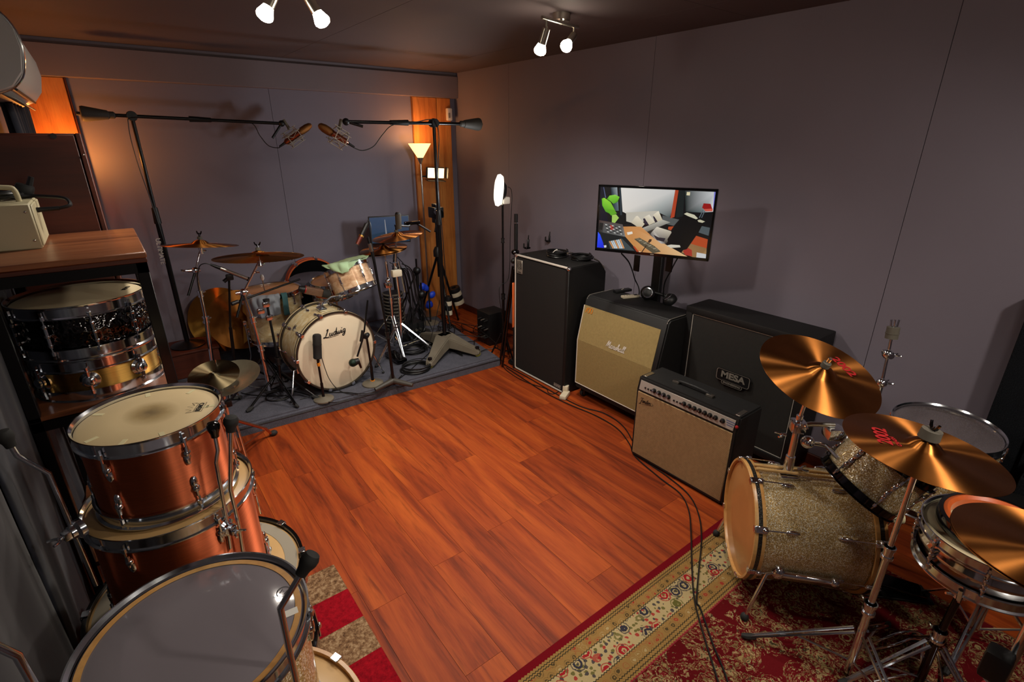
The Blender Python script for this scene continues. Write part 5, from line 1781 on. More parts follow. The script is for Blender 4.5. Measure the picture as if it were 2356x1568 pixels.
MB().lathe([(0, 0), (0.024, 0.0), (0.031, 0.006), (0.031, L * 0.55), (0.032, L * 0.56), (0.032, L * 0.60)], Mm, 24).build('body', M_RUBBER, t, world=True)
MB().lathe([(0.031, L * 0.60), (0.0315, L * 0.9), (0.028, L * 0.97), (0.018, L), (0, L)], Mm, 24).build('grille', pm('mic_mesh', (40, 38, 35), 0.6, 0.4, bump=(900, 0.8)), t, world=True)
cable('mic_cable', 'thin black cable curving from the upright kick microphone', [m0 + V((0.03, 0, 0.0)), at(748, 848, Y=pb.y), at(758, 872, Y=pb.y), at(775, 893, Z=RZ + 0.02), at(800, 905, Z=RZ + 0.006), at(850, 908, Z=RZ + 0.006), at(890, 893, Z=RZ + 0.006), at(925, 862, Z=RZ + 0.006)], 0.003)
# kick microphone on the right
pb = at(858, 880, Z=RZ + 0.01)
t = thing('short_mic_stand', 'short round-based boom stand in front of the logo drum, right one', 'stand', (pb.x, pb.y, RZ))
round_base(t, (pb.x, pb.y, RZ), 0.085)
tpj = at(843, 772, Y=pb.y)
MB().cyl((pb.x, pb.y, RZ + 0.025), (pb.x, pb.y, RZ + 0.16), 0.012, None, 12).cyl((pb.x, pb.y, RZ + 0.15), tpj, 0.009, None, 12).build('tube', M_BLACKMETAL, t, world=True)
MB().cyl((pb.x, pb.y, RZ + 0.025), (pb.x, pb.y, RZ + 0.035), 0.018, None, 12).build('ring', M_ORANGE, t, world=True)
MB().sph(tpj, 0.022, 12).cyl(tpj + V((-0.02, -0.02, 0)), tpj + V((0.02, 0.02, 0)), 0.018, None, 12).build('boom_joint', M_BLACK, t, world=True)
ba, bb = at(846, 690, Y=pb.y + 0.03), at(822, 820, Y=pb.y - 0.02)
MB().cyl(ba, tpj + (ba - tpj) * 0.12 + V((-0.02, 0, 0)), 0.007, None, 10).cyl(tpj + V((-0.02, 0, 0.01)), bb, 0.0075, None, 10).build('boom_arm', M_BLACKMETAL, t, world=True)
MB().cyl(at(835, 760, Y=pb.y), at(831, 785, Y=pb.y), 0.014, None, 12).build('boom_sleeve', M_BLACK, t, world=True)
mb = at(812, 834, Y=pb.y - 0.02)
t = thing('kick_microphone', 'round dark green ball microphone at the edge of the bass drum head', 'microphone', mb)
MB().sph(mb, 0.033, 20, (1, 1, 0.98)).build('grille', pm('green_grille', (26, 44, 34), 0.35, 0.6, bump=(600, 0.6)), t, world=True)
MB().cyl(mb + V((0.01, 0, 0.0)), mb + V((0.05, 0.0, 0.006)), 0.030, 0.022, 18).build('body', M_BLACK, t, world=True)
MB().cyl(mb + V((0.045, 0, 0.0)), mb + V((0.06, 0, -0.06)), 0.011, 0.008, 10).build('connector', M_DARKCHROME, t, world=True)

# boom over the floor tom
pj = at(612, 688, Y=3.98)
foot = at(668, 930, Z=RZ + 0.01)
pbx = at(648, 880, Y=3.86)
base = V((pbx.x, 3.90, RZ))
t = thing('boom_mic_stand', 'black tripod boom stand between the pearl floor tom and bass drum', 'stand', base)
MB().cyl((base.x, base.y, RZ + 0.06), at(640, 830, Y=3.9), 0.013, None, 12).cyl(at(640, 830, Y=3.9), pj, 0.009, None, 12).build('tube', M_BLACKMETAL, t, world=True)
MB().cyl(pj - V((0, 0, 0.045)), pj + V((0, 0, 0.0)), 0.018, 0.024, 12).build('clutch', M_BLACK, t, world=True)
MB().cyl(at(537, 697, Y=3.90), at(690, 642, Y=4.10), 0.0075, None, 10).build('boom_arm', M_BLACKMETAL, t, world=True)
MB().cyl(at(533, 699, Y=3.895), at(548, 693, Y=3.91), 0.014, None, 12).build('boom_end', M_BLACK, t, world=True)
collar(t, at(640, 830, Y=3.9), (0, 0, 1), 0.016, 0.06, M_BLACK)
tripod(t, base, RZ + 0.22, 0.27, -0.75, M_BLACKMETAL, 0.009, double=False, footr=0.02)
ma, mb_ = at(692, 664, Y=4.10), at(760, 677, Y=4.08)
t = thing('tom_microphone', 'brown barrel microphone with black grille over the bass drum', 'microphone', ma)
dd = (mb_ - ma)
MB().cyl(ma - dd * 0.06, ma + dd * 0.10, 0.022, 0.030, 16).build('clip', M_BLACK, t, world=True)
MB().box(ma + dd * 0.42, (dd.length * 0.62, 0.055, 0.062), dd.to_track_quat('X', 'Z').to_matrix(), 0.012, 2).build('body', pm('brown_mic_body', (112, 82, 62), 0.5, 0.3, var=(60, 0.15)), t, world=True)
MB().cyl(ma + dd * 0.72, ma + dd * 0.95, 0.036, 0.034, 18).sph(ma + dd * 0.95, 0.033, 14, (0.6, 1, 1)).build('grille', M_RUBBER, t, world=True)
MB().cyl(ma + dd * 0.12, ma + dd * 0.16, 0.033, None, 16).build('red_band', M_RED, t, world=True)

# hi-hat pencil microphone
pt = at(527, 640, Y=4.28)
base = V((at(533, 820, Y=4.28).x, 4.28, RZ))
t = thing('straight_mic_stand', 'thin black stand holding the pencil microphone at left', 'stand', base)
MB().cyl((base.x, base.y, RZ + 0.05), at(530, 752, Y=4.28), 0.012, None, 12).cyl(at(530, 752, Y=4.28), pt, 0.008, None, 12).build('tube', M_BLACKMETAL, t, world=True)
tripod(t, base, RZ + 0.24, 0.26, 0.1, M_BLACKMETAL, 0.009, double=False)
MB().box(pt + V((0.005, 0, 0.008)), (0.05, 0.035, 0.045), None, 0.008, 2).cyl(pt + V((-0.04, 0, -0.02)), pt + V((-0.01, 0, 0)), 0.014, None, 10).build('mic_clip', M_BLACK, t, world=True)
ma, mb_ = at(484, 608, Y=4.26), at(575, 643, Y=4.26)
dd = mb_ - ma
t = thing('pencil_microphone', 'long pencil microphone pointing at the pearl floor tom', 'microphone', ma)
MB().cyl(ma + dd * 0.24, ma + dd * 0.93, 0.014, None, 16).build('body', M_SATIN, t, world=True)
MB().cyl(ma + dd * 0.93, mb_, 0.0165, 0.015, 16).build('grille', M_DARKCHROME, t, world=True)
MB().cyl(ma, ma + dd * 0.12, 0.007, 0.011, 12).cyl(ma + dd * 0.12, ma + dd * 0.24, 0.012, None, 12).build('connector', M_BLACK, t, world=True)
cable('mic_cable', 'black cable drooping from the pencil microphone to the floor', [ma, at(470, 606, Y=4.27), at(458, 615, Y=4.30), at(455, 650, Y=4.33), at(470, 720, Y=4.34), at(480, 800, Y=4.34), at(500, 850, Z=RZ + 0.01)], 0.0035)


# big overhead booms with counterweights
def overhead(tag_side, base, top, wpx, mic_end, joint_h, lab_stand):
    t = thing('overhead_boom_stand', lab_stand, 'stand', base)
    b0 = V(base)
    z1 = b0.z
    mid = b0.lerp(top, 0.60)
    MB().cyl(b0, mid, 0.019, None, 16).cyl(mid, top, 0.0135, None, 16).build('column', M_BLACKMETAL, t, world=True)
    d = (top - b0).normalized()
    MB().cyl(mid - d * 0.06, mid + d * 0.06, 0.026, 0.021, 16).build('clutch', M_BLACK, t, world=True)
    MB().sph(top, 0.036, 16).cyl(top - V((0, 0.035, 0)), top + V((0, 0.035, 0)), 0.032, None, 18).build('swivel', M_BLACK, t, world=True)
    e = V(mic_end)
    w = V(wpx)
    MB().cyl(w.lerp(top, 0.25), e, 0.0125, None, 14).build('boom', M_BLACKMETAL, t, world=True)
    bd = (e - top).normalized()
    cpos = top + bd * (e - top).length * 0.42
    MB().cyl(cpos - bd * 0.075, cpos + bd * 0.075, 0.022, 0.017, 14).build('boom_sleeve', M_BLACK, t, world=True)
    wd = (top - w).normalized()
    Mw = face_frame(w, wd, (0, 0, 1))
    MB().lathe([(0, -0.022), (0.012, -0.022), (0.012, 0.0), (0.048, 0.004), (0.052, 0.02), (0.030, 0.155), (0.024, 0.16), (0.024, 0.19), (0.015, 0.20), (0, 0.20)], Mw, 28).build('counterweight', M_GREYRUBBER, t, world=True)
    MB().sph(e, 0.026, 12).build('end_joint', M_BLACK, t, world=True)
    return t


def ribbon_mic(head, tail, joint, label, label_c, cpts, flip):
    """copper tube microphone in a wire cradle"""
    head, tail = V(head), V(tail)
    d = (head - tail)
    L = d.length
    dn = d.normalized()
    up = (V((0, 0, 1)) - dn * dn.z).normalized()
    M = face_frame(tail, dn, up)
    t = thing('studio_microphone', label, 'microphone', tail)
    MB().lathe([(0, 0.0), (0.012, 0.0), (0.024, 0.02), (0.024, L * 0.52), (0.0255, L * 0.53), (0.0255, L * 0.56)], M, 24).build('body', pm('copper_mic_body', (176, 104, 78), 0.22, 1.0), t, world=True)
    g = MB().lathe([(0.025, L * 0.56), (0.030, L * 0.64), (0.030, L * 0.82), (0.022, L * 0.95), (0.010, L), (0, L)], M @ Matrix.Diagonal((1, 0.75, 1, 1)), 24)
    g.build('grille', pm('bronze_mesh', (132, 86, 44), 0.4, 0.9, bump=(700, 0.6)), t, world=True)
    b = MB()
    for s, zz in ((1, 0.16), (1, 0.46), (-1, 0.16), (-1, 0.46)):
        pass
    # wire cage: two frames and zig-zag bands
    R0 = 0.066
    for zz in (0.14, 0.50):
        pts = [M @ V((R0 * math.cos(a), R0 * math.sin(a), L * zz)) for a in [2 * PI * k / 6 for k in range(6)]]
        b.tube(pts, 0.0034, 5, closed=True)
    for k in range(6):
        a, a2 = 2 * PI * k / 6, 2 * PI * (k + 0.5) / 6
        b.tube([M @ V((R0 * math.cos(a), R0 * math.sin(a), L * 0.06)), M @ V((R0 * math.cos(a), R0 * math.sin(a), L * 0.58))], 0.0032, 5)
        b.tube([M @ V((R0 * math.cos(a), R0 * math.sin(a), L * 0.14)), M @ V((0.026 * math.cos(a2), 0.026 * math.sin(a2), L * 0.30)), M @ V((R0 * math.cos(a), R0 * math.sin(a), L * 0.50))], 0.0024, 5)
    b.build('shock_mount', pm('grey_wire', (176, 168, 152), 0.5, 0.2), t, world=True)
    b = MB().cyl(joint, V(joint).lerp(tail + d * 0.35, 0.5), 0.012, None, 10).sph(V(joint).lerp(tail + d * 0.35, 0.5), 0.014, 10)
    b.cyl(V(joint).lerp(tail + d * 0.35, 0.5), M @ V((R0, 0, L * 0.33)), 0.006, None, 8)
    b.build('mount_arm', M_CASTGREY, t, world=True)
    MB().cyl(tail - dn * 0.055, tail, 0.008, 0.011, 12).build('connector', M_BLACK, t, world=True)
    cable('overhead_cable', label_c, [tail - dn * 0.05] + cpts, 0.0035)


YL, YR = 4.93, 3.98
lt_ = at(303, 267, Y=YL)
lb = V((lt_.x + 0.0, YL, 0.335))
kx = thing('wooden_crate', 'low brown wooden box under the left overhead stand', 'box', (lb.x, YL, RZ))
MB().bxx(lb.x - 0.2, lb.x + 0.2, YL - 0.17, YL + 0.17, RZ + 0.001, 0.30, 0.006).build('carcass', M_BROWNWOOD, kx, world=True)
MB().bxx(lb.x - 0.21, lb.x + 0.21, YL - 0.18, YL + 0.18, 0.30, 0.318, 0.004).build('lid', M_BROWNWOOD, kx, world=True)
t = overhead('L', (lb.x, YL, 0.34), lt_, at(184, 261, Y=YL - 0.02), at(648, 284, Y=YL), 0, 'tall black overhead boom stand on the left, with grey counterweight')
MB().lathe([(0, 0.318), (0.13, 0.318), (0.13, 0.328), (0.05, 0.345), (0.022, 0.36), (0, 0.36)], Matrix.Translation((lb.x, YL, 0)), 32).build('stand_base', M_BLACKMETAL, t, world=True)
lettering(t, text_mesh('ULTIMATE', 0.045, M_PIPING, bold=0.0006), 'column_lettering', M_PIPING, face_frame(at(369, 578, Y=YL - 0.021), (0.0, -1, 0), (-0.02, 0, -1)))
MB().cyl(at(648, 284, Y=YL), at(627, 317, Y=YL - 0.02), 0.010, None, 10).build('lock_handle', M_BLACK, t, world=True)
ribbon_mic(at(716, 286, Y=YL - 0.03), at(655, 329, Y=YL - 0.02), at(652, 275, Y=YL), 'copper studio microphone in a wire cradle, left of the facing pair', 'black cable looping under the left overhead boom', [
    at(640, 340, Y=YL), at(618, 335, Y=YL), at(598, 312, Y=YL), at(578, 283, Y=YL), at(520, 279, Y=YL - 0.03), at(420, 275, Y=YL - 0.03), at(310, 270, Y=YL - 0.04), at(296, 290, Y=YL - 0.04), at(315, 370, Y=YL - 0.04), at(350, 470, Y=YL - 0.04), at(385, 580, Y=YL - 0.04), at(400, 640, Y=YL - 0.04), at(425, 740, Y=YL - 0.06)], False)
rtop = at(998, 283, Y=YR)
rb = V((rtop.x, YR, 0.20))
t = overhead('R', rb, rtop, at(1104, 286, Y=YR - 0.02), at(796, 280, Y=YR), 0, 'tall black overhead boom stand on the wheeled grey base')
MB().cyl(at(805, 282, Y=YR), at(835, 291, Y=YR - 0.03), 0.010, None, 10).build('lock_handle', M_BLACK, t, world=True)
ribbon_mic(at(733, 287, Y=YR - 0.03), at(800, 329, Y=YR - 0.02), at(785, 275, Y=YR), 'copper studio microphone in a wire cradle, right of the facing pair', 'black cable looping under the right overhead boom', [
    at(815, 340, Y=YR), at(835, 346, Y=YR), at(860, 336, Y=YR), at(880, 310, Y=YR), at(905, 287, Y=YR - 0.02), at(960, 280, Y=YR - 0.03), at(985, 275, Y=YR - 0.03), at(1003, 280, Y=YR - 0.05), at(1010, 320, Y=YR - 0.03), at(1008, 420, Y=YR - 0.03), at(1020, 560, Y=YR - 0.03), at(1028, 680, Y=YR - 0.03)], True)
# cast base with three wheeled legs
for k, (q, w_) in enumerate(((at(990, 838, Z=RZ + 0.03), 0), (at(1098, 812, Z=RZ + 0.03), 0), (V((2.23, 4.36, RZ + 0.03)), 0))):
    d = V((q.x - rb.x, q.y - rb.y, 0))
    Ld = d.length
    d.normalize()
    s = V((-d.y, d.x, 0))
    bb_ = MB()
    rows = []
    for u, hw_, zt_, zb_ in ((-0.10, 0.080, 0.255, 0.16), (0.12, 0.088, 0.255, 0.155), (0.45, 0.066, 0.222, 0.14), (0.8, 0.047, 0.184, 0.118), (1.0, 0.044, 0.168, 0.11), (1.08, 0.030, 0.155, 0.115)):
        c = V((rb.x, rb.y, 0)) + d * Ld * u
        rows.append([bb_.bm.verts.new(c + s * hw_ + V((0, 0, zb_))), bb_.bm.verts.new(c + s * hw_ * 0.8 + V((0, 0, zt_))), bb_.bm.verts.new(c - s * hw_ * 0.8 + V((0, 0, zt_))), bb_.bm.verts.new(c - s * hw_ + V((0, 0, zb_)))])
    for a, b2 in zip(rows[:-1], rows[1:]):
        bb_.bridge(a, b2)
    bb_.bm.faces.new(rows[0]); bb_.bm.faces.new(rows[-1][::-1])
    bmesh.ops.bevel(bb_.bm, geom=bb_.bm.edges[:], offset=0.008, segments=2, affect='EDGES')
    bb_.build('base_leg', M_CASTGREY, t, world=True, sharp=60)
    caster(t, (q.x, q.y, RZ), M_BLACKMETAL, M_YELLOW, 0.032)

# boom stand with cast tripod foot and the tube microphone in front of the crash
pb = at(905, 880, Z=RZ + 0.02)
t = thing('boom_mic_stand', 'black boom stand on a heavy tripod foot right of the bass drum', 'stand', (pb.x, pb.y, RZ))
for k in range(3):
    a = -0.9 + 2.09 * k
    d = V((math.cos(a), math.sin(a), 0))
    c = V((pb.x, pb.y, RZ))
    MB().tube([c + V((0, 0, 0.04)), c + d * 0.09 + V((0, 0, 0.028)), c + d * 0.17 + V((0, 0, 0.018))], [0.026, 0.022, 0.016], 10).build('foot', M_DKCAST, t, world=True)
up = at(860, 600, Y=pb.y + 0.03)
MB().cyl((pb.x, pb.y, RZ + 0.05), at(892, 770, Y=pb.y), 0.012, None, 12).cyl(at(892, 770, Y=pb.y), up, 0.0085, None, 12).build('tube', M_BLACKMETAL, t, world=True)
MB().cyl(up, at(846, 545, Y=pb.y + 0.05), 0.0085, None, 12).build('upper_tube', M_BLACKMETAL, t, world=True)
MB().cyl(at(855, 578, Y=pb.y + 0.04), at(850, 560, Y=pb.y + 0.04), 0.013, None, 12).build('clutch', M_SATIN, t, world=True)
collar(t, at(892, 770, Y=pb.y), (0, 0, 1), 0.015, 0.06, M_BLACK)
MB().cyl(at(824, 560, Y=pb.y + 0.06), at(846, 512, Y=pb.y + 0.08), 0.006, None, 10).build('clip_arm', M_BLACK, t, world=True)
ma, mb_ = at(844, 515, Y=pb.y + 0.08), at(822, 562, Y=pb.y + 0.06)
dd = mb_ - ma
t = thing('pencil_microphone', 'dark pencil microphone tilted down beside the right crash cymbal', 'microphone', ma)
MB().cyl(ma, ma + dd * 0.55, 0.016, None, 16).build('body', M_BLACK, t, world=True)
MB().cyl(ma + dd * 0.55, ma + dd * 0.62, 0.0175, None, 16).build('gold_ring', M_BRASS, t, world=True)
MB().cyl(ma + dd * 0.62, mb_, 0.0165, 0.015, 16).build('grille', pm('red_brown_mesh', (98, 46, 36), 0.45, 0.6), t, world=True)
cable('mic_cable', 'black cable arching over the tilted pencil microphone', [ma, at(848, 506, Y=pb.y + 0.08), at(853, 520, Y=pb.y + 0.06), at(856, 560, Y=pb.y + 0.05), at(870, 640, Y=pb.y + 0.05), at(890, 760, Y=pb.y + 0.03), at(900, 860, Z=RZ + 0.02)], 0.0035)
mk = at(916, 508, Y=3.98)
t = thing('side_microphone', 'grey brown cylinder microphone above the right crash cymbal', 'microphone', mk)
MB().cyl(mk + V((0.0, 0, -0.065)), mk + V((0.004, 0, 0.055)), 0.024, 0.026, 20).build('body', pm('grey_brown_mic', (66, 58, 48), 0.5, 0.3), t, world=True)
MB().cyl(mk + V((0.004, 0, 0.055)), mk + V((0.005, 0, 0.07)), 0.026, 0.018, 20).build('cap', M_BLACK, t, world=True)
MB().tube([mk + V((0.02, 0, -0.04)), mk + V((0.1, 0.03, -0.055)), mk + V((0.19, 0.08, -0.035)), mk + V((0.30, 0.01, -0.12))], 0.009, 8).build('holder_arm', M_BLACK, t, world=True)
MB().box(mk + V((0.15, 0.05, -0.035)), (0.14, 0.035, 0.03), None, 0.008, 2).build('holder_block', M_DARKCHROME, t, world=True)


# ------------------------------------------------------------------ lamps
def light(name, kind, loc, energy, col, size=0.03, parent=None, direction=None, spot=None):
    ld = bpy.data.lights.new(name, kind)
    ld.energy = energy
    ld.color = col
    if kind == 'AREA':
        ld.shape = 'RECTANGLE'
        ld.size, ld.size_y = size
    else:
        ld.shadow_soft_size = size
    if spot:
        ld.spot_size = math.radians(spot[0])
        ld.spot_blend = spot[1]
    o = bpy.data.objects.new(name, ld)
    COL.objects.link(o)
    q = V(direction or (0, 0, -1)).to_track_quat('-Z', 'Y')
    o.matrix_world = Matrix.Translation(V(loc)) @ q.to_matrix().to_4x4()
    return o


M_BULB = pm('lit_bulb', (255, 244, 224), 0.3, emit=((255, 240, 214), 40.0))


def spot_fixture(label, canopy, ends, bulbs, aim=(0, 0, -1), power=1.0, cone=132):
    canopy = V(canopy)
    t = thing('ceiling_spotlight', label, 'light', canopy)
    MB().lathe([(0, 0), (0.05, 0), (0.05, -0.035), (0.044, -0.042), (0, -0.042)], Matrix.Translation(canopy + V((0, 0, -0.0005))), 28).build('canopy', M_SATIN, t, world=True)
    a, b_ = V(ends[0]), V(ends[1])
    MB().cyl(a, b_, 0.009, None, 14).cyl(canopy + V((0, 0, -0.04)), (a + b_) / 2, 0.012, None, 10).build('bar', M_SATIN, t, world=True)
    for k, bl in enumerate(bulbs):
        bl = V(bl)
        r = a.lerp(b_, 0.12 if k == 0 else 0.88)
        neck = V((r.x, r.y, r.z - 0.045))
        d = (bl - neck).normalized()
        MB().cyl(r, neck, 0.006, None, 8).sph(neck, 0.010, 8).build('stem', M_SATIN, t, world=True)
        hd = MB().cyl(neck, neck + d * 0.075, 0.021, 0.022, 18).build('lamp_head', M_SATIN, t, world=True)
        Mb = face_frame(neck + d * 0.06, d, (1, 0, 0))
        bu = MB().lathe([(0.018, 0), (0.022, 0.018), (0.033, 0.045), (0.0335, 0.055), (0.026, 0.066), (0.012, 0.072), (0, 0.073)], Mb, 24).build('bulb', M_BULB, None)
        bu.data.transform(TM[t.name].inverted())
        bu.parent = hd
        light('spot_light', 'SPOT', neck + d * 0.15, SPOT_W * power, SPOT_COL, 0.065, None, d + V(aim), (cone, 0.85))
    return t


spot_fixture('two-headed brushed metal ceiling spotlight near the right wall', at(1292, 30, Z=CZ), (at(1247, 40, Z=2.555), at(1330, 63, Z=2.555)), (at(1246, 104, Z=2.435), at(1300, 110, Z=2.435)), (0.1, 0.15, -1), 0.95, 146)
bl0, bl1 = at(613, 26, Z=2.44), at(735, 38, Z=2.44)
c0, c1_ = bl0 + V((0.03, 0.0, 0.16)), bl1 + V((-0.02, 0.02, 0.16))
spot_fixture('two-headed ceiling spotlight at the top edge over the floor', V(((c0.x + c1_.x) / 2, (c0.y + c1_.y) / 2, CZ)), (V((c0.x, c0.y, 2.565)), V((c1_.x, c1_.y, 2.565))), (bl0, bl1), (0.2, 0.3, -1))
spot_fixture('two-headed ceiling spotlight above the sparkle kit', (1.85, -0.78, CZ), ((1.70, -0.83, 2.56), (2.0, -0.73, 2.56)), ((1.68, -0.75, 2.43), (2.04, -0.66, 2.43)), (0.0, 0.95, -1), 0.9, 100)
spot_fixture('two-headed ceiling spotlight overhead between rug and amplifier', (1.48, 0.74, CZ), ((1.36, 0.64, 2.56), (1.60, 0.84, 2.56)), ((1.33, 0.66, 2.43), (1.62, 0.88, 2.43)), (-0.25, 0.0, -1), 0.46)

# ring light beside the photographer: its hoop shows as an oval glint on the sparkle shell
t = thing('ring_light', 'ring light on a stand beside the photographer', 'light', (0.55, -0.55, 0))
rd = V((0.75, 0.75, -0.35)).normalized()
Mr = face_frame((0.55, -0.55, 2.02), rd, (1, -1, 0))
MB().lathe([(0.19, 0.0), (0.215, 0.0), (0.215, 0.008), (0.19, 0.008)], Mr, 48, closed=True).build('glowing_ring', pm('lit_ring', (255, 248, 236), 0.4, emit=((255, 244, 226), 55.0)), t, world=True)
MB().lathe([(0.185, -0.025), (0.22, -0.025), (0.22, -0.001), (0.185, -0.001)], Mr, 48, closed=True).build('ring_housing', M_BLACK, t, world=True)
MB().cyl((0.55, -0.55, 0.02), Mr @ V((0, -0.2, -0.02)), 0.012, None, 10).build('pole', M_BLACKMETAL, t, world=True)
tripod(t, (0.55, -0.55, 0), 0.4, 0.35, 0.2, M_BLACKMETAL, 0.009, double=False)

# uplighter with reading arm
lp = at(966, 345, Y=5.03)
t = thing('floor_lamp', 'uplighter floor lamp with glowing cone shade in the corner', 'lamp', (lp.x, lp.y, RZ))
M_SHADE = pm('glowing_shade', (255, 214, 160), 0.5, emit=((255, 190, 120), 2.6))
zt = at(966, 330, Y=5.03).z
zb = at(966, 363, Y=5.03).z
MB().lathe([(0.028, zb), (0.115, zt), (0.111, zt), (0.026, zb + 0.004)], Matrix.Translation((lp.x, lp.y, 0)), 40, closed=True).build('shade', M_SHADE, t, world=True)
MB().lathe([(0.010, zb - 0.06), (0.014, zb - 0.05), (0.034, zb + 0.002), (0, zb + 0.006)], Matrix.Translation((lp.x, lp.y, 0)), 24).build('shade_holder', M_SATIN, t, world=True)
MB().cyl((lp.x, lp.y, RZ + 0.02), (lp.x, lp.y, zb - 0.05), 0.009, None, 12).build('pole', M_SATIN, t, world=True)
MB().lathe([(0, RZ), (0.13, RZ), (0.13, RZ + 0.012), (0.04, RZ + 0.03), (0, RZ + 0.03)], Matrix.Translation((lp.x, lp.y, 0)), 32).build('base', M_SATIN, t, world=True)
light('uplighter_light', 'POINT', (lp.x, lp.y, zt + 0.02), TORCH_W, WARM, 0.05)
# square work light beside it
wl_ = at(1003, 398, Y=4.98)
t = thing('work_light', 'square glowing work light on the lamp pole in the corner', 'light', wl_)
nz_ = V((-0.15, -1, -0.12)).normalized()
Mwl = face_frame(wl_, nz_, (1, -0.1, -0.05))
MB().box((0, 0, -0.02), (0.20, 0.115, 0.035), None, 0.01, 2).build('housing', M_BLACK, t).data.transform(TM[t.name].inverted() @ Mwl)
MB().box((0, 0, 0.001), (0.18, 0.10, 0.006), None, 0.002).build('diffuser', pm('lit_diffuser', (255, 226, 180), 0.5, emit=((255, 214, 150), 3.0)), t).data.transform(TM[t.name].inverted() @ Mwl)
MB().box((0.11, 0.01, 0.03), (0.005, 0.11, 0.08), None, 0.001).box((0.0, -0.075, 0.0), (0.2, 0.006, 0.09), None, 0.001).build('barn_door', M_BLACK, t).data.transform(TM[t.name].inverted() @ Mwl)
MB().tube([wl_ + V((0, 0.03, 0)), wl_ + V((-0.06, 0.05, -0.03)), V((lp.x, lp.y, wl_.z - 0.03))], 0.008, 8).build('clamp_arm', M_BLACK, t, world=True)
light('work_light_glow', 'AREA', wl_ + nz_ * 0.03, 1.6, (1, 0.62, 0.3), (0.18, 0.1), None, nz_)

# LED light on a stand
lx, ly = 2.70, 3.645
hd_ = at(1150, 440, X=2.70)
t = thing('led_light_stand', 'video light with white diffuser on a black stand by the tall cabinet', 'light', (lx, ly, 0))
MB().cyl((lx, ly, 0.03), (lx, ly, 0.62), 0.013, None, 12).cyl((lx, ly, 0.6), (lx, ly, at(1160, 470, Y=ly).z), 0.009, None, 12).build('pole', M_BLACKMETAL, t, world=True)
collar(t, (lx, ly, 0.62), (0, 0, 1), 0.016, 0.05, M_BLACK)
collar(t, (lx, ly, at(1164, 552, Y=ly).z), (0, 0, 1), 0.013, 0.04, M_BLACK)
tripod(t, (lx, ly, 0), 0.26, 0.14, 0.6, M_BLACKMETAL, 0.008, double=False)
hc = V((lx - 0.02, ly, at(1152, 438, Y=ly).z))
hn = V((-0.88, 0.46, 0.10)).normalized()
Mh = face_frame(hc, hn, (0, 1, 0))
MB().lathe([(0, -0.045), (0.05, -0.045), (0.078, -0.02), (0.078, 0.004), (0, 0.004)], Mh, 28).build('lamp_head', M_BLACK, t, world=True)
bsh = MB()
rows = []
for (z_, sx_, sy_) in ((0.0, 0.078, 0.085), (0.03, 0.088, 0.10), (0.05, 0.07, 0.085), (0.056, 0.0, 0.0)):
    rows.append((z_, sx_, sy_))
bsh.lathe([(0.080, -0.012), (0.092, 0.012), (0.088, 0.034), (0.06, 0.048), (0, 0.052)], Mh @ Matrix.Diagonal((1.05, 1.45, 1, 1)), 26).build('diffuser', pm('lit_white_diffuser', (246, 244, 238), 0.6, emit=((250, 246, 232), 1.3)), t, world=True)
MB().box(hc + V((0.05, 0, -0.085)), (0.07, 0.05, 0.06), None, 0.012, 2).build('battery', M_WHITE, t, world=True)
MB().cyl((lx, ly, hc.z - 0.12), (lx, ly, hc.z - 0.04), 0.012, None, 10).build('spigot', M_SATIN, t, world=True)
light('led_glow', 'AREA', hc + hn * 0.075, LED_W, (0.92, 0.97, 1.0), (0.15, 0.18), None, hn)
cable('led_cable', 'thin black cable hanging down beside the video light stand', [hc + V((0.06, -0.02, 0.03)), hc + V((0.09, -0.04, -0.03)), V((lx + 0.06, ly - 0.03, 1.2)), V((lx + 0.04, ly - 0.03, 0.8)), V((lx - 0.06, ly - 0.02, 0.7)), V((lx - 0.02, ly - 0.05, 0.3)), V((lx + 0.05, ly - 0.03, 0.012))], 0.003)

# table lamp hidden behind the brown cabinet
t = thing('table_lamp', 'small amber lamp glowing behind the brown cabinet', 'lamp', (-0.13, 4.98, 1.47))
MB().lathe([(0, 1.2), (0.06, 1.2), (0.06, 1.215), (0.012, 1.23), (0.012, 1.38), (0, 1.38)], Matrix.Translation((-0.13, 4.98, 0.27)), 20).build('lamp_base', M_BRASS, t, world=True)
MB().lathe([(0.075, 1.38), (0.055, 1.50), (0.053, 1.50), (0.073, 1.38)], Matrix.Translation((-0.13, 4.98, 0.27)), 24, closed=True).build('shade', pm('amber_shade', (255, 170, 90), 0.6, emit=((255, 130, 40), 1.5)), t, world=True)
light('table_lamp_light', 'POINT', (-0.13, 4.98, 1.80), HIDDEN_W, (1.0, 0.36, 0.07), 0.04)
t = thing('lamp_shelf', 'dark wooden stand under the hidden amber lamp', 'shelf', (-0.13, 4.98, 0))
MB().bxx(-0.33, -0.07, 4.83, 5.13, RZ, 1.44, 0.005).build('carcass', M_BROWNWOOD, t, world=True)
MB().bxx(-0.34, -0.06, 4.82, 5.14, 1.44, 1.4695, 0.004).build('top', M_BROWNWOOD, t, world=True)

# sensor high on the right wall
sp_ = at(1026, 263, Y=5.19)
t = thing('motion_sensor', 'small white wall sensor at the top of the pine boards', 'sensor', (3.14, 5.19, sp_.z))
MB().box((3.135, 5.19, sp_.z), (0.06, 0.045, 0.125), None, 0.012, 2).build('case', M_WHITE, t, world=True)
MB().box((3.125, 5.166, sp_.z - 0.01), (0.022, 0.003, 0.05), None, 0.004).build('lens', M_LOGOGREY, t, world=True)
MB().bxx(3.16, 3.178, 5.19, 5.216, sp_.z - 0.03, sp_.z + 0.05, 0.003).build('bracket', M_DARKCHROME, t, world=True)

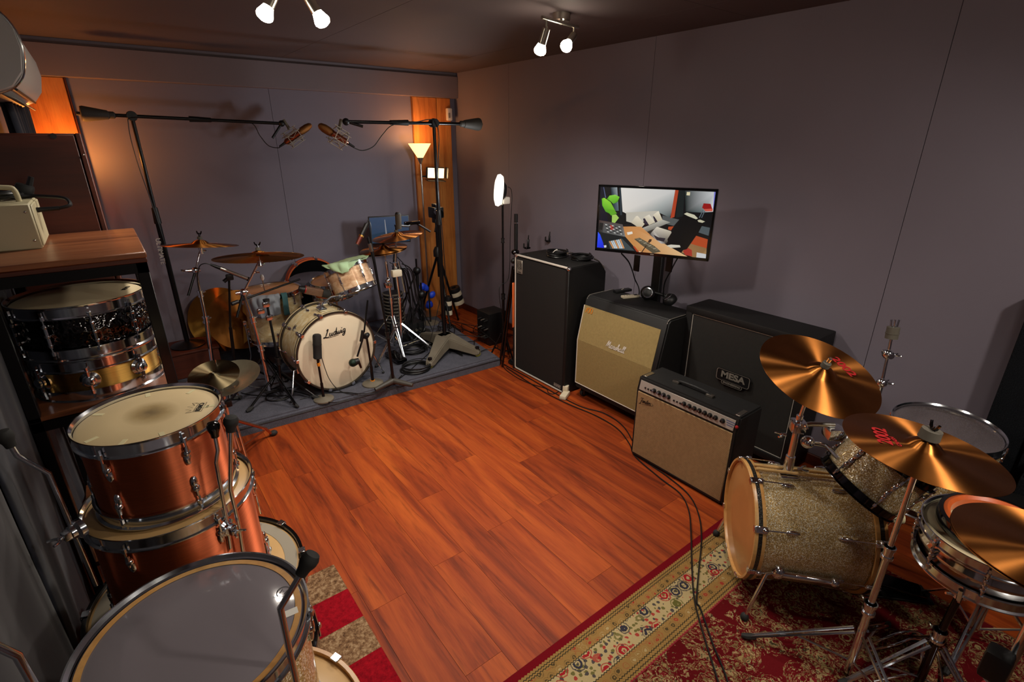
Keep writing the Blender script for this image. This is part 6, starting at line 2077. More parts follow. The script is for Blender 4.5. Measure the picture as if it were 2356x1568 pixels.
# monitor behind the kit
mc = at(897, 528, Y=4.86)
t = thing('computer_monitor', 'small monitor with a blue sky picture behind the right crash cymbal', 'monitor', mc)
nm_ = V((-0.30, -1, 0.03)).normalized()
Mm = face_frame(mc, nm_, (1, -0.30, 0))
Mloc = TM[t.name].inverted() @ Mm
MB().box((0, 0, -0.015), (0.40, 0.27, 0.03), None, 0.006, 2).build('casing', M_BLACK, t).data.transform(Mloc)
sky = [([(0, 0), (100, 0), (100, 60), (0, 60)], [(54, 70, 96), (60, 74, 98), (40, 58, 80), (36, 56, 78)]),
       ([(0, 40), (40, 34), (100, 42), (100, 60), (0, 60)], (34, 54, 74)),
       ([(38, 6), (40, 6), (42, 46), (38, 46)], (130, 130, 136)),
       ([(66, 10), (70, 8), (72, 40), (67, 40)], (96, 56, 70))]
so = picture(t, 'screen', [(0, 0), (100, 0), (100, 60), (0, 60)], 0.19, 0.125, sky, 0.0006, M_SCREEN)
so.data.transform(Mloc)
MB().tube([mc + V((0.02, 0.03, -0.05)), mc + V((0.06, 0.06, -0.25)), mc + V((0.02, 0.05, -0.45)), V((mc.x + 0.05, 4.92, RZ + 0.02))], 0.014, 10).build('stand_arm', M_BLACK, t, world=True)
MB().box((mc.x + 0.05, 4.92, RZ + 0.012), (0.24, 0.2, 0.022), None, 0.005).build('stand_foot', M_BLACK, t, world=True)

# camera on its tripod, wrapped light-stand legs, blue strap bundle
cp_ = at(1003, 488, Y=4.72)
t = thing('video_camera', 'black video camera on the tripod in the far corner', 'camera', cp_)
MB().box(cp_, (0.11, 0.14, 0.11), None, 0.014, 2).build('body', M_BLACK, t, world=True)
MB().cyl(cp_ + V((-0.02, -0.06, 0.01)), cp_ + V((-0.04, -0.15, 0.0)), 0.036, 0.04, 18).build('lens', M_BLACKGLOSS, t, world=True)
MB().box(cp_ + V((0, 0, 0.07)), (0.05, 0.09, 0.03), None, 0.008, 2).build('viewfinder', M_BLACK, t, world=True)
t = thing('camera_tripod', 'black camera tripod in the far corner by the pine boards', 'tripod', (cp_.x, 4.72, RZ))
MB().cyl((cp_.x, 4.72, 0.60), (cp_.x, 4.72, cp_.z - 0.06), 0.016, None, 12).build('centre_column', M_BLACKMETAL, t, world=True)
MB().box((cp_.x, 4.72, cp_.z - 0.08), (0.07, 0.07, 0.05), None, 0.01, 2).build('pan_head', M_BLACK, t, world=True)
MB().cyl((cp_.x, 4.71, cp_.z - 0.08), (cp_.x - 0.09, 4.60, cp_.z - 0.17), 0.008, None, 10).build('pan_handle', M_BLACK, t, world=True)
for k, q in enumerate((V((cp_.x + 0.30, 4.86, 0.0)), V((cp_.x - 0.05, 4.45, RZ)), V((cp_.x - 0.12, 5.0, RZ)))):
    MB().cyl((cp_.x, 4.72, 0.86), q + V((0, 0, 0.012)), 0.014, 0.011, 10).build('leg', M_BLACKMETAL, t, world=True)
MB().lathe([(0.012, 0.80), (0.05, 0.82), (0.05, 0.88), (0.03, 0.92), (0.012, 0.92)], Matrix.Translation((cp_.x, 4.72, 0)), 18, closed=True).build('spider', M_BLACK, t, world=True)
for (px_, py_, Y_, dirn, lab) in ((1050, 680, 4.85, V((0.30, -0.02, -1)), 'black and white banded padding wrapped round the tripod leg'), (1032, 703, 4.55, V((0.0, 0.0, -1)), 'white strapped padding hanging below the banded padding')):
    c = at(px_, py_, Y=Y_)
    dn = dirn.normalized()
    t = thing('leg_padding', lab, 'padding', c)
    Mw = face_frame(c + dn * 0.10, -dn, (1, 0, 0))
    for k in range(4):
        MB().lathe([(0.03, 0.052 * k), (0.074, 0.052 * k + 0.003), (0.076, 0.052 * k + 0.025), (0.072, 0.052 * k + 0.049), (0.03, 0.052 * k + 0.05)], Mw @ Matrix.Diagonal((0.9 if Y_ > 4.7 else 0.5, 0.9 if Y_ > 4.7 else 0.5, 1, 1)), 20, closed=True).build('band', M_OFFWHITE if k % 2 == 0 else M_BLACK, t, world=True)
t = thing('strap_bundle', 'bright blue straps bundled beside the tripod', 'strap', at(990, 680, Y=4.75))
rnd = random.Random(4)
for k in range(6):
    c = at(975 + 8 * (k % 3) + rnd.uniform(-6, 6), 662 + 18 * (k // 2) + rnd.uniform(-4, 4), Y=4.72 + 0.03 * k)
    MB().sph(c, 0.045, 10, (0.8, 0.6, rnd.uniform(0.7, 1.2)), Matrix.Rotation(rnd.uniform(0, 3), 3, 'Y')).build('fold', M_BLUEPLASTIC, t, world=True)
cpb = at(990, 728, Y=4.75)
MB().cyl((cpb.x, cpb.y, RZ + 0.0), (cpb.x, cpb.y, 0.5), 0.009, None, 8).build('hanger_pole', M_BLACK, t, world=True)
MB().lathe([(0, RZ), (0.09, RZ), (0.09, RZ + 0.01), (0, RZ + 0.02)], Matrix.Translation((cpb.x, cpb.y, 0)), 20).build('hanger_base', M_CASTGREY, t, world=True)

# black stage boxes and stands behind the right crash
M_DARKRIB = pm('dull_rib_metal', (112, 106, 96), 0.5, 0.4)
fz = thing('fan_heater', 'pale ribbed metal heater half hidden behind the crash stand', 'heater', at(905, 690, Y=4.62))
hcx = at(905, 690, Y=4.62)
MB().cyl((hcx.x, 4.62, RZ + 0.02), (hcx.x, 4.62, hcx.z + 0.08), 0.095, None, 28).build('core', M_BLACK, fz, world=True)
for k in range(12):
    z_ = RZ + 0.06 + k * (hcx.z + 0.04 - RZ) / 12
    MB().lathe([(0.094, z_), (0.106, z_ + 0.003), (0.106, z_ + 0.012), (0.094, z_ + 0.016)], Matrix.Translation((hcx.x, 4.62, 0)), 28, closed=True).build('rib', M_DARKRIB, fz, world=True)
for (px_, Y_, top, lab, m_) in ((957, 4.55, 595, 'black stand pole behind the right crash cymbal', M_BLACKMETAL), (968, 4.45, 650, 'shorter black stand with a round foot by the cable coils', M_BLACKMETAL)):
    p = at(px_, top, Y=Y_)
    t = thing('straight_stand', lab, 'stand', (p.x, Y_, RZ))
    MB().cyl((p.x, Y_, RZ + 0.02), p, 0.009, None, 10).build('tube', m_, t, world=True)
    round_base(t, (p.x, Y_, RZ), 0.10, 0.03, M_RUBBER)
    MB().sph(V((p.x, Y_, p.z - 0.12)), 0.04, 12).cyl((p.x, Y_, p.z - 0.28), (p.x, Y_, p.z - 0.14), 0.016, None, 10).build('joint', M_BLACK, t, world=True)
    MB().cyl(V((p.x, Y_, p.z - 0.12)), V((p.x - 0.22, Y_ - 0.05, p.z - 0.45)), 0.008, None, 8).build('arm', m_, t, world=True)
t = thing('kick_pedal', 'black bass drum pedal behind the logo drum', 'pedal', (1.24, 4.28, RZ))
MB().box((1.24, 4.33, RZ + 0.04), (0.10, 0.28, 0.02), Matrix.Rotation(0.2, 3, 'X'), 0.005).build('footboard', M_DARKCHROME, t, world=True)
MB().box((1.24, 4.32, RZ + 0.008), (0.12, 0.32, 0.014), None, 0.004).build('base', M_BLACK, t, world=True)
MB().cyl((1.17, 4.2, RZ + 0.01), (1.17, 4.2, 0.33), 0.010, None, 10).cyl((1.31, 4.2, RZ + 0.01), (1.31, 4.2, 0.33), 0.010, None, 10).cyl((1.16, 4.2, 0.33), (1.32, 4.2, 0.33), 0.008, None, 10).build('posts', M_CHROME, t, world=True)
bx_ = thing('stage_box', 'black cable stage box on the riser among the cable heap', 'stage box', (2.12, 4.5, RZ))
MB().bxx(1.97, 2.27, 4.40, 4.62, RZ + 0.001, RZ + 0.17, 0.01, 2).build('case', M_BLACK, bx_, world=True)
for k in range(6):
    MB().cyl((2.0 + 0.045 * k, 4.40, RZ + 0.10), (2.0 + 0.045 * k, 4.394, RZ + 0.10), 0.014, None, 14).build('socket', M_SATIN, bx_, world=True)
MB().sph((1.94, 4.40, RZ + 0.15), 0.008, 8).build('indicator', pm('red_led', (255, 40, 50), 0.4, emit=((255, 30, 50), 4)), bx_, world=True)
bx_ = thing('stage_box', 'black stage box with plugged cables in front of the tall cabinet side', 'stage box', (2.92, 3.98, 0))
sb = at(1142, 790, Z=0.0)
MB().bxx(sb.x - 0.10, sb.x + 0.12, sb.y - 0.02, sb.y + 0.20, 0.0, 0.34, 0.01, 2).build('case', M_BLACK, bx_, world=True)
rnd = random.Random(11)
for k in range(9):
    yy = sb.y + 0.01 + 0.055 * (k % 3)
    zz = 0.09 + 0.09 * (k // 3)
    MB().cyl((sb.x - 0.10, yy, zz), (sb.x - 0.145, yy, zz - 0.006), 0.009, 0.008, 10).build('plug', M_SATIN if k % 2 else M_BLACK, bx_, world=True)

# stands leaning between the LED light and the tall cabinet
t = thing('folded_mic_stand', 'folded dark stand leaning beside the tall cabinet', 'stand', at(1152, 838, Z=0.0))
MB().cyl(at(1150, 836, Z=0.012), at(1180, 612, Y=3.46), 0.010, None, 10).cyl(at(1156, 842, Z=0.012), at(1183, 620, Y=3.44), 0.010, None, 10).build('legs', M_DARKCHROME, t, world=True)
MB().sph(at(1181, 600, Y=3.45), 0.024, 12).build('hub', M_BLACK, t, world=True)
p0_, p1_ = at(1187, 572, Y=3.50), at(1187, 492, Y=3.50)
t = thing('black_mic_tube', 'upright black tube with chrome ring behind the tall cabinet', 'stand', (p0_.x, 3.50, 0))
MB().cyl((p0_.x, 3.50, 0.0), (p0_.x, 3.50, p1_.z), 0.0165, None, 16).build('tube', M_BLACK, t, world=True)
MB().cyl((p0_.x, 3.50, p1_.z - 0.078), (p0_.x, 3.50, p1_.z - 0.070), 0.0175, None, 16).build('ring', M_CHROME, t, world=True)
MB().sph((p0_.x - 0.03, 3.47, p0_.z - 0.02), 0.032, 12, (1.2, 1, 0.8)).build('clutch', M_DARKCHROME, t, world=True)
MB().lathe([(0, 0), (0.07, 0), (0.07, 0.015), (0, 0.02)], Matrix.Translation((p0_.x, 3.50, 0)), 20).build('foot', M_BLACK, t, world=True)
t = thing('wooden_lath', 'narrow orange wooden lath upright against the tall cabinet', 'lath', at(1182, 755, Y=3.415))
MB().bxx(at(1180, 700, Y=3.412).x - 0.010, at(1180, 700, Y=3.412).x + 0.010, 3.402, 3.412, at(1182, 752, Y=3.41).z, at(1179, 650, Y=3.41).z, 0.002).build('board', M_ORANGEWOOD, t, world=True)
MB().cyl((at(1180, 700, Y=3.412).x + 0.005, 3.407, 0), (at(1180, 700, Y=3.412).x + 0.005, 3.407, at(1182, 750, Y=3.41).z), 0.006, None, 8).build('lower_rod', M_BLACK, t, world=True)
for (px_, py_, h_, lab) in ((1213, 572, 0.085, 'small black clamp standing on the tall cabinet'), (1262, 556, 0.06, 'thin black clamp at the back of the tall cabinet')):
    c = at(px_, py_, Z=AZ)
    t = thing('mic_clamp', lab, 'clamp', c)
    MB().box(c + V((0, 0, 0.008)), (0.05, 0.04, 0.015), None, 0.004).build('foot', M_DARKCHROME, t, world=True)
    MB().box(c + V((0.006, -0.005, h_ * 0.5)), (0.02, 0.016, h_), None, 0.004).cyl(c + V((0.006, -0.005, h_)), c + V((0.009, -0.007, h_ + 0.035)), 0.006, 0.004, 8).build('post', M_BLACK, t, world=True)
    MB().cyl(c + V((-0.03, 0.01, 0.01)), c + V((-0.03, 0.01, 0.05)), 0.008, 0.006, 8).build('knob', M_BLACK, t, world=True)

# cable heaps and coils on the riser
for i, (c, R_, tn, sd, lab) in enumerate(((at(957, 850, Z=RZ), 0.125, 8, 21, 'black cable coil at the front edge of the riser'), (at(950, 808, Z=RZ), 0.12, 7, 22, 'black cable coil behind the front coil, beside the grey base'),
                                          (at(990, 790, Z=RZ), 0.11, 6, 23, 'black cable coil hidden behind the chrome tripod leg'), (at(640, 912, Z=RZ), 0.10, 2.3, 24, 'loose black cable loop on the riser left of the bass drum'))):
    cable('coiled_cable', lab, coil_pts((c.x, c.y, RZ), R_, tn, 0.0045, sd, 0.05 if tn > 3 else 0.008, 0.9), 0.0045, raw=True)
rnd = random.Random(31)
CL = ['nearest the cabinet', 'along the riser edge', 'under the wheeled base', 'by the skirting board', 'beside the orange floor strip', 'at the back of the heap', 'looping highest', 'crossing the riser corner']
for i in range(8):
    x0 = rnd.uniform(2.1, 2.5)
    y0 = rnd.uniform(4.0, 4.5)
    z0_ = RZ + 0.008
    pts = [V((x0, y0, z0_ + 0.004 * i))]
    x_, y_ = x0, y0
    for k in range(9):
        x_ += rnd.uniform(-0.02, 0.16)
        y_ += rnd.uniform(-0.20, 0.20)
        x_ = min(x_, 3.12)
        y_ = min(max(y_, 3.72), 4.85)
        on_riser = x_ < 2.74
        pts.append(V((x_, y_, (RZ if on_riser else 0.0) + 0.008 + 0.006 * (k % 3) + (0.05 if i == 6 and k % 2 else 0))))
    pts.append(V((sb.x - 0.14, sb.y + 0.02 * i, 0.06 + 0.02 * i)))
    cable('heap_cable', 'black cable in the corner heap, ' + CL[i], pts, 0.0038, n=7)
for i, (pts, lab) in enumerate((([(560, 905), (600, 897), (640, 893), (700, 905), (760, 925), (800, 918)], 'black cable running along the riser in front of the bass drum'),
                                ([(555, 903), (580, 908), (640, 910), (660, 908)], 'short black cable at the left front of the riser'),
                                ([(690, 918), (740, 905), (790, 902), (840, 905), (880, 892), (930, 862), (1000, 800)], 'black cable under the round bases by the bass drum'),
                                ([(1000, 785), (1040, 770), (1080, 772), (1120, 776)], 'black cable leading from the grey base to the stage box'),
                                ([(985, 800), (1000, 745), (1012, 690)], 'thin black cable hanging beside the overhead column'))):
    cable('riser_cable', lab, [at(x, y, Z=RZ + 0.006) if i < 4 else at(x, y, Y=3.95 + 0.05 * k) for k, (x, y) in enumerate(pts)], 0.0036)
bh = thing('cable_bundle', 'thick bundle of black cables hanging behind the hi-hat stand', 'cable', (1.95, 4.4, RZ))
rnd = random.Random(8)
for k in range(14):
    x0, y0 = at(935, 620, Y=4.42).x + rnd.uniform(-0.05, 0.06), 4.42 + rnd.uniform(-0.05, 0.05)
    pts = [V((x0 - 0.1, y0, at(935, 600, Y=4.42).z + rnd.uniform(-0.05, 0.05))), V((x0, y0, at(935, 625, Y=4.42).z)), V((x0 + 0.04, y0, 0.5)), V((x0 + 0.05 + rnd.uniform(-0.1, 0.1), y0 + rnd.uniform(-0.1, 0.1), 0.22)), V((x0 + rnd.uniform(-0.15, 0.2), y0 + rnd.uniform(-0.2, 0.1), RZ + 0.008))]
    MB().tube(smooth_path(pts, 6), 0.0045, 6).build('strand', M_CABLE, bh, world=True)

# ------------------------------------------------------------------ left side: shelf, snares, cabinet, air conditioner, curtains
SX0, SX1, SY0, SY1 = -0.340, 0.062, 2.0, 2.6
t = thing('storage_shelf', 'black metal shelf unit with worn wooden boards at left', 'shelf', (-0.14, 2.3, 0))
for x in (SX0 + 0.016, SX1 - 0.016):
    for y in (SY0 + 0.016, SY1 - 0.016):
        MB().bxx(x - 0.016, x + 0.016, y - 0.016, y + 0.016, 0, 1.588, 0.002).build('post', M_BLACKMETAL, t, world=True)
for z in (1.572, 1.117):
    MB().bxx(SX0, SX1, SY0, SY0 + 0.03, z - 0.016, z + 0.016).build('rail', M_BLACKMETAL, t, world=True)
    MB().bxx(SX0, SX1, SY1 - 0.03, SY1, z - 0.016, z + 0.016).build('rail', M_BLACKMETAL, t, world=True)
    MB().bxx(SX1 - 0.03, SX1, SY0, SY1, z - 0.016, z + 0.016).build('rail', M_BLACKMETAL, t, world=True)
MB().bxx(SX0, SX1 + 0.004, SY0 - 0.006, SY1, 1.604, 1.622, 0.003).build('top_board', M_SHELFWOOD, t, world=True)
MB().bxx(SX0, SX1 + 0.002, SY0 - 0.003, SY1, 1.589, 1.6035, 0.002).build('under_board', M_BROWNWOOD, t, world=True)
MB().bxx(SX0, SX1 - 0.002, SY0 + 0.0, SY1, 1.134, 1.152, 0.003).build('middle_board', M_SHELFWOOD, t, world=True)
MB().bxx(SX0, SX1 - 0.002, SY0 + 0.0, SY1, 0.55, 0.57, 0.003).build('lower_board', M_SHELFWOOD, t, world=True)

s1 = drum('snare_drum', 'hammered black nickel snare drum on top of the brass snare', (-0.143, 2.222, 1.296), (0, 0, 1), 0.178, 0.176, M_HAMMER, M_HEADCOAT, None, 'metal', M_CHROME, None, 10, 'tube', 0.12, bead=True, seg=72)
hy_ = text_mesh('REMO', 0.020, M_LOGOBLACK)
pl_ = at(290, 662, Z=1.462)
lettering(s1, hy_, 'head_logo', M_LOGOBLACK, Matrix.Translation((pl_.x, pl_.y, 1.4615)) @ Matrix.Rotation(1.2, 4, 'Z'))
MB().box((0.182, -0.06, 0.09), (0.02, 0.03, 0.075), Matrix.Rotation(-0.3, 3, 'Z'), 0.004, 2).build('strainer', M_CHROME, s1)
MB().box((0.10, -0.172, 0.07), (0.028, 0.004, 0.085), Matrix.Rotation(0.5, 3, 'Z'), 0.001).build('paper_tag', M_IVORY, s1)
s2 = drum('snare_drum', 'brushed brass snare drum on the middle shelf', (-0.143, 2.222, 1.153), (0, 0, 1), 0.178, 0.14, M_BRASS, M_HEADCOAT, None, 'metal', M_CHROME, None, 8, 'turret', 0.25, seg=72)
MB().lathe([(0.03, 0), (0.03, 0.006), (0.022, 0.008), (0, 0.008)], Matrix.Rotation(-1.05, 4, 'Z') @ Matrix.Translation((0.176, 0, 0.06)) @ Matrix.Rotation(PI / 2, 4, 'Y') @ Matrix.Diagonal((0.6, 1.5, 1, 1)), 20).build('badge', M_CHROME, s2)
MB().tube(smooth_path([(0.06, -0.185, 0.03), (0.09, -0.20, 0.07), (0.13, -0.185, 0.10), (0.12, -0.19, 0.05), (0.08, -0.195, 0.012)], 6), 0.0018, 6).build('snare_cord', M_IVORY, s2)

# beige metal box with handle and cables on the shelf
t = thing('metal_box', 'beige metal equipment box with handle on the shelf top', 'box', (-0.26, 2.38, 1.622))
MB().bxx(-0.348, -0.195, 2.26, 2.52, 1.6225, 1.765, 0.004).build('case', M_BEIGE, t, world=True)
MB().bxx(-0.196, -0.190, 2.265, 2.515, 1.63, 1.76, 0.003).build('end_panel', M_BEIGE, t, world=True)
MB().tube(smooth_path([(-0.345, 2.36, 1.765), (-0.345, 2.36, 1.80), (-0.33, 2.36, 1.812), (-0.245, 2.36, 1.81), (-0.228, 2.36, 1.80), (-0.225, 2.36, 1.765)], 5), 0.008, 10).build('handle', M_BEIGE, t, world=True)
for y_, z_ in ((2.29, 1.65), (2.29, 1.74)):
    MB().sph((-0.21, 2.2595, z_), 0.004, 8).build('screw', M_SATIN, t, world=True)
MB().cyl((-0.189, 2.36, 1.735), (-0.13, 2.36, 1.737), 0.0085, 0.007, 10).build('socket_plug', M_BLACK, t, world=True)
cable('power_cable', 'black power cable curving from the beige metal box', [(-0.13, 2.36, 1.737), (-0.10, 2.37, 1.745), (-0.11, 2.40, 1.765), (-0.16, 2.43, 1.772), (-0.20, 2.44, 1.775), (-0.24, 2.43, 1.776)], 0.006)
cable('coiled_cable', 'black cable coiled on top of the beige metal box', coil_pts((-0.285, 2.44, 1.766), 0.055, 4, 0.006, 41, 0.02), 0.006, raw=True)
t = thing('cable_plug', 'black plug standing behind the handle of the beige box', 'plug', (-0.21, 2.48, 1.77))
MB().box((-0.215, 2.48, 1.79), (0.05, 0.05, 0.045), Matrix.Rotation(0.4, 3, 'Y'), 0.010, 2).cyl((-0.20, 2.48, 1.80), (-0.185, 2.48, 1.835), 0.010, 0.008, 8).build('plug_body', M_BLACK, t, world=True)

# brown wooden cabinet
t = thing('wooden_cabinet', 'tall dark brown wooden cabinet behind the shelf', 'cabinet', (-0.18, 2.8, 0))
MB().bxx(-0.352, -0.036, 2.668, 2.98, 0.0, 1.976, 0.003).build('carcass', M_BROWNWOOD, t, world=True)
MB().bxx(-0.352, -0.040, 2.650, 2.667, 0.03, 1.970, 0.002).build('door', M_BROWNWOOD, t, world=True)
MB().bxx(-0.036, -0.020, 2.650, 2.98, 0.0, 1.977, 0.002).build('side_strip', M_BROWNWOOD, t, world=True)
MB().cyl((-0.10, 2.649, 1.967), (-0.10, 2.652, 1.967), 0.010, None, 12).build('hole_cap', M_BLACK, t, world=True)
for z_ in (1.43, 1.9):
    MB().sph((-0.028, 2.649, z_), 0.004, 8).build('screw', M_SATIN, t, world=True)

# air conditioner
t = thing('air_conditioner', 'white wall air conditioner at the upper left', 'air conditioner', (-0.24, 3.1, 2.25))
AC = [(-0.355, 2.375), (-0.20, 2.375), (-0.145, 2.35), (-0.118, 2.30), (-0.114, 2.24), (-0.130, 2.17), (-0.165, 2.125), (-0.22, 2.10), (-0.355, 2.10)]
Mp = Matrix(((1, 0, 0, 0), (0, 0, 1, 2.62), (0, 1, 0, 0), (0, 0, 0, 1)))
b = MB().prism(AC, Mp, 0.98)
b.build('housing', M_WHITE, t, world=True, sharp=45)
b = MB()
cx_, cz_ = -0.24, 2.24
b.prism([(cx_ + (x - cx_) * 1.0, cz_ + (z - cz_) * 1.0) for x, z in AC], Matrix(((1, 0, 0, 0), (0, 0, 1, 2.565), (0, 1, 0, 0), (0, 0, 0, 1))), 0.05)
b.build('end_cap', pm('grey_white_plastic', (196, 198, 196), 0.35), t, world=True, sharp=45)
b = MB().tube(smooth_path([V((x + (0.002 if x > -0.3 else 0), 2.619, z)) for x, z in AC[:-1]], 4), 0.005, 8)
b.build('chrome_trim', M_CHROME, t, world=True)
MB().box((-0.20, 3.1, 2.103), (0.07, 0.86, 0.006), Matrix.Rotation(0.5, 3, 'Y'), 0.002).build('louvre', pm('louvre_grey', (120, 112, 104), 0.5), t, world=True)
MB().box((-0.165, 3.1, 2.121), (0.012, 0.86, 0.008), Matrix.Rotation(0.75, 3, 'Y')).build('outlet_slot', M_BLACK, t, world=True)


def curtain(name, label, x, y0, y1, z0, z1, mat, amp=0.016, waves=9, seed=1, flare=0.0, rings=False):
    t = thing(name, label, 'curtain', (x, (y0 + y1) / 2, z0))
    b = MB()
    n, m = waves * 8, 14
    rnd = random.Random(seed)
    ph = [rnd.uniform(-0.5, 0.5) for _ in range(waves + 1)]
    g = []
    for i in range(n + 1):
        u = i / n
        row = []
        for j in range(m + 1):
            v = j / m
            y = y0 + (y1 - y0) * u + flare * v * u
            dx = amp * (0.6 + 0.4 * v) * math.sin(2 * PI * (u * waves + ph[int(u * waves)] * 0.25)) + 0.006 * math.sin(5 * v + 3 * u)
            row.append(b.bm.verts.new((x + dx, y, z1 + (z0 - z1) * v)))
        g.append(row)
    for i in range(n):
        for j in range(m):
            b.bm.faces.new((g[i][j], g[i + 1][j], g[i + 1][j + 1], g[i][j + 1]))
    o = b.build('cloth', mat, t, world=True, sharp=180)
    o.modifiers.new('thickness', 'SOLIDIFY').thickness = 0.004
    return t


curtain('grey_drape', 'grey blue cloth hanging on the wall left of the stacked drums', -0.338, 0.1, 1.52, 0.02, 1.9, M_GREYCLOTH, 0.010, 6, 3, 0.0)
curtain('navy_edge_shade_drape', 'navy cloth strip beside the grey drape, extended as shade behind the shelf', -0.349, 1.53, 2.64, 0.02, 1.57, M_BLUECLOTH, 0.005, 7, 8, 0.0)  # navy edge cloth, extended as a dark sheet for the recess shade
curtain('navy_curtain', 'navy curtain with folds under the air conditioner', -0.245, 3.1, 4.12, 1.35, 2.16, M_BLUECLOTH, 0.035, 8, 5)
t = thing('curtain_rail', 'thin rail carrying the navy curtain', 'rail', (-0.245, 3.6, 2.17))
MB().cyl((-0.245, 3.05, 2.168), (-0.245, 4.14, 2.168), 0.008, None, 10).build('rod', M_DARKCHROME, t, world=True)
for y_ in (3.06, 4.13):
    MB().cyl((-0.36, y_, 2.168), (-0.245, y_, 2.168), 0.006, None, 8).build('bracket', M_DARKCHROME, t, world=True)

# ------------------------------------------------------------------ stacked drums at left front
for (x, y, h, lab) in ((-0.025, 1.612, 0.228, 'round black drum case under the black-hooped bass drum'), (-0.04, 0.985, 0.213, 'round black drum case under the maple-hooped bass drum')):
    t = thing('drum_case', lab, 'case', (x, y, 0.01))
    MB().lathe([(0, 0.0105), (0.25, 0.0105), (0.255, 0.02), (0.255, h - 0.04), (0, h - 0.04)], Matrix.Translation((x, y, 0)), 40).build('case_body', M_BLACK, t, world=True)
    MB().lathe([(0.254, h - 0.06), (0.262, h - 0.055), (0.262, h - 0.006), (0.25, h), (0, h)], Matrix.Translation((x, y, 0)), 40).build('lid', M_BLACK, t, world=True)
bd1 = drum('bass_drum', 'black-hooped bass drum lying flat under the copper floor tom', (-0.025, 1.612, 0.229), (0, 0, 1), 0.293, 0.401, M_BLACKGLOSS, M_HEADTAN, None, 'wood', M_BLACKGLOSS, None, 10, 'oval', 0.1, seg=80)
MB().lathe([(0.248, 0.3905), (0.2865, 0.3905), (0.2865, 0.3912), (0.248, 0.3912)], None, 72, closed=True).build('muffle_ring', pm('grey_muffle_ring', (150, 140, 122), 0.6), bd1)
cf = drum('floor_tom', 'brushed copper floor tom in the middle of the stack', (-0.035, 1.603, 0.632), (0, 0, 1), 0.204, 0.365, M_COPPER, M_HEADTAN, None, 'metal', M_CHROME, None, 6, 'pear', 0.42, seg=80)
ct = drum('rack_tom', 'brushed copper tom with marked white head on top of the stack', (-0.033, 1.604, 0.998), (0, 0, 1), 0.1665, 0.256, M_COPPER, M_STAINED, M_HEADTAN, 'metal', M_CHROME, None, 6, 'pear', 0.33, seg=80)


def tape(t, R, z, angs, L=0.03):
    for a in angs:
        MB().box((0, 0, 0), (L, 0.012, 0.0006)).build('tape_strip', M_IVORY, t).matrix_local = Matrix.Rotation(a, 4, 'Z') @ Matrix.Translation((R - L / 2 - 0.004, 0, z))


tape(ct, 0.163, 0.2455, (0.12, 1.35, 2.5, 3.5, 4.35, 5.3, 0.75))
lg_ = MB()
pl_ = TM[ct.name].inverted() @ at(459, 936, Z=1.2436)
Mc = Matrix.Translation((pl_.x, pl_.y, 0.2456)) @ (TM[ct.name].to_3x3().inverted() @ Matrix.Rotation(1.15, 3, 'Z')).to_4x4() @ Matrix.Diagonal((1.5, 1.5, 1, 1))
ribbon(lg_, [(-0.018, -0.008), (0.018, -0.008), (0.018, 0.006), (-0.018, 0.006), (-0.018, -0.008)], 0.0012, Mc, 0.0004, 1, False, False)
ribbon(lg_, [(-0.018, 0.008), (-0.020, 0.018), (-0.010, 0.011), (-0.006, 0.022), (0.0, 0.011), (0.006, 0.022), (0.010, 0.011), (0.020, 0.018), (0.018, 0.008)], 0.0016, Mc, 0.0004, 1, False, False)
lg_.build('crown_logo', M_LOGOBLACK, ct, flat=True)
put(text_mesh('REMO', 0.0125, M_LOGOBLACK, extrude=0.0002, bold=0.0003), 'head_logo', ct, Mc @ Matrix.Translation((0, -0.001, 0.0003)))
put(text_mesh('USA', 0.006, M_LOGOBLACK, extrude=0.0002), 'small_print', ct, Mc @ Matrix.Translation((0, -0.014, 0.0003)))

MB().lathe([(0.026, 0), (0.026, 0.008), (0.018, 0.014), (0.018, 0.02), (0, 0.02)], Matrix.Translation((0, 0, 0)), 20)


def tom_leg(t, pts, tip_r=0.017, tip=None, r=0.006, tipdir=None):
    P_ = [V(p) for p in pts]
    MB().tube(P_, r, 10).build('leg', M_CHROME, t, world=True)
    d = (tipdir and V(tipdir)) or (P_[0] - P_[1])
    d = d.normalized()
    e = P_[0]
    MB().lathe([(0, -0.008), (tip_r * 0.62, -0.008), (tip_r * 0.72, 0.004), (tip_r, 0.016), (tip_r * 1.02, 0.026), (tip_r * 0.8, 0.034), (tip_r * 0.35, 0.037), (0, 0.037)], face_frame(e, d, (1, 0, 0.01)), 20).build('rubber_foot', tip or M_RUBBER, t, world=True)


def leg_bracket(t, p, out):
    p, out = V(p), V(out).normalized()
    b = MB()
    M = face_frame(p, out, (0, 0, 1))
    b.lathe([(0.026, -0.008), (0.026, 0.004), (0.018, 0.010), (0.018, 0.020), (0, 0.020)], M, 20)
    b.box(p + out * 0.022, (0.024, 0.024, 0.03), frame_of(out), 0.006, 2)
    b.build('leg_bracket', M_CHROME, t, world=True)
    wing(t, p + out * 0.03, out, None, 0.8)


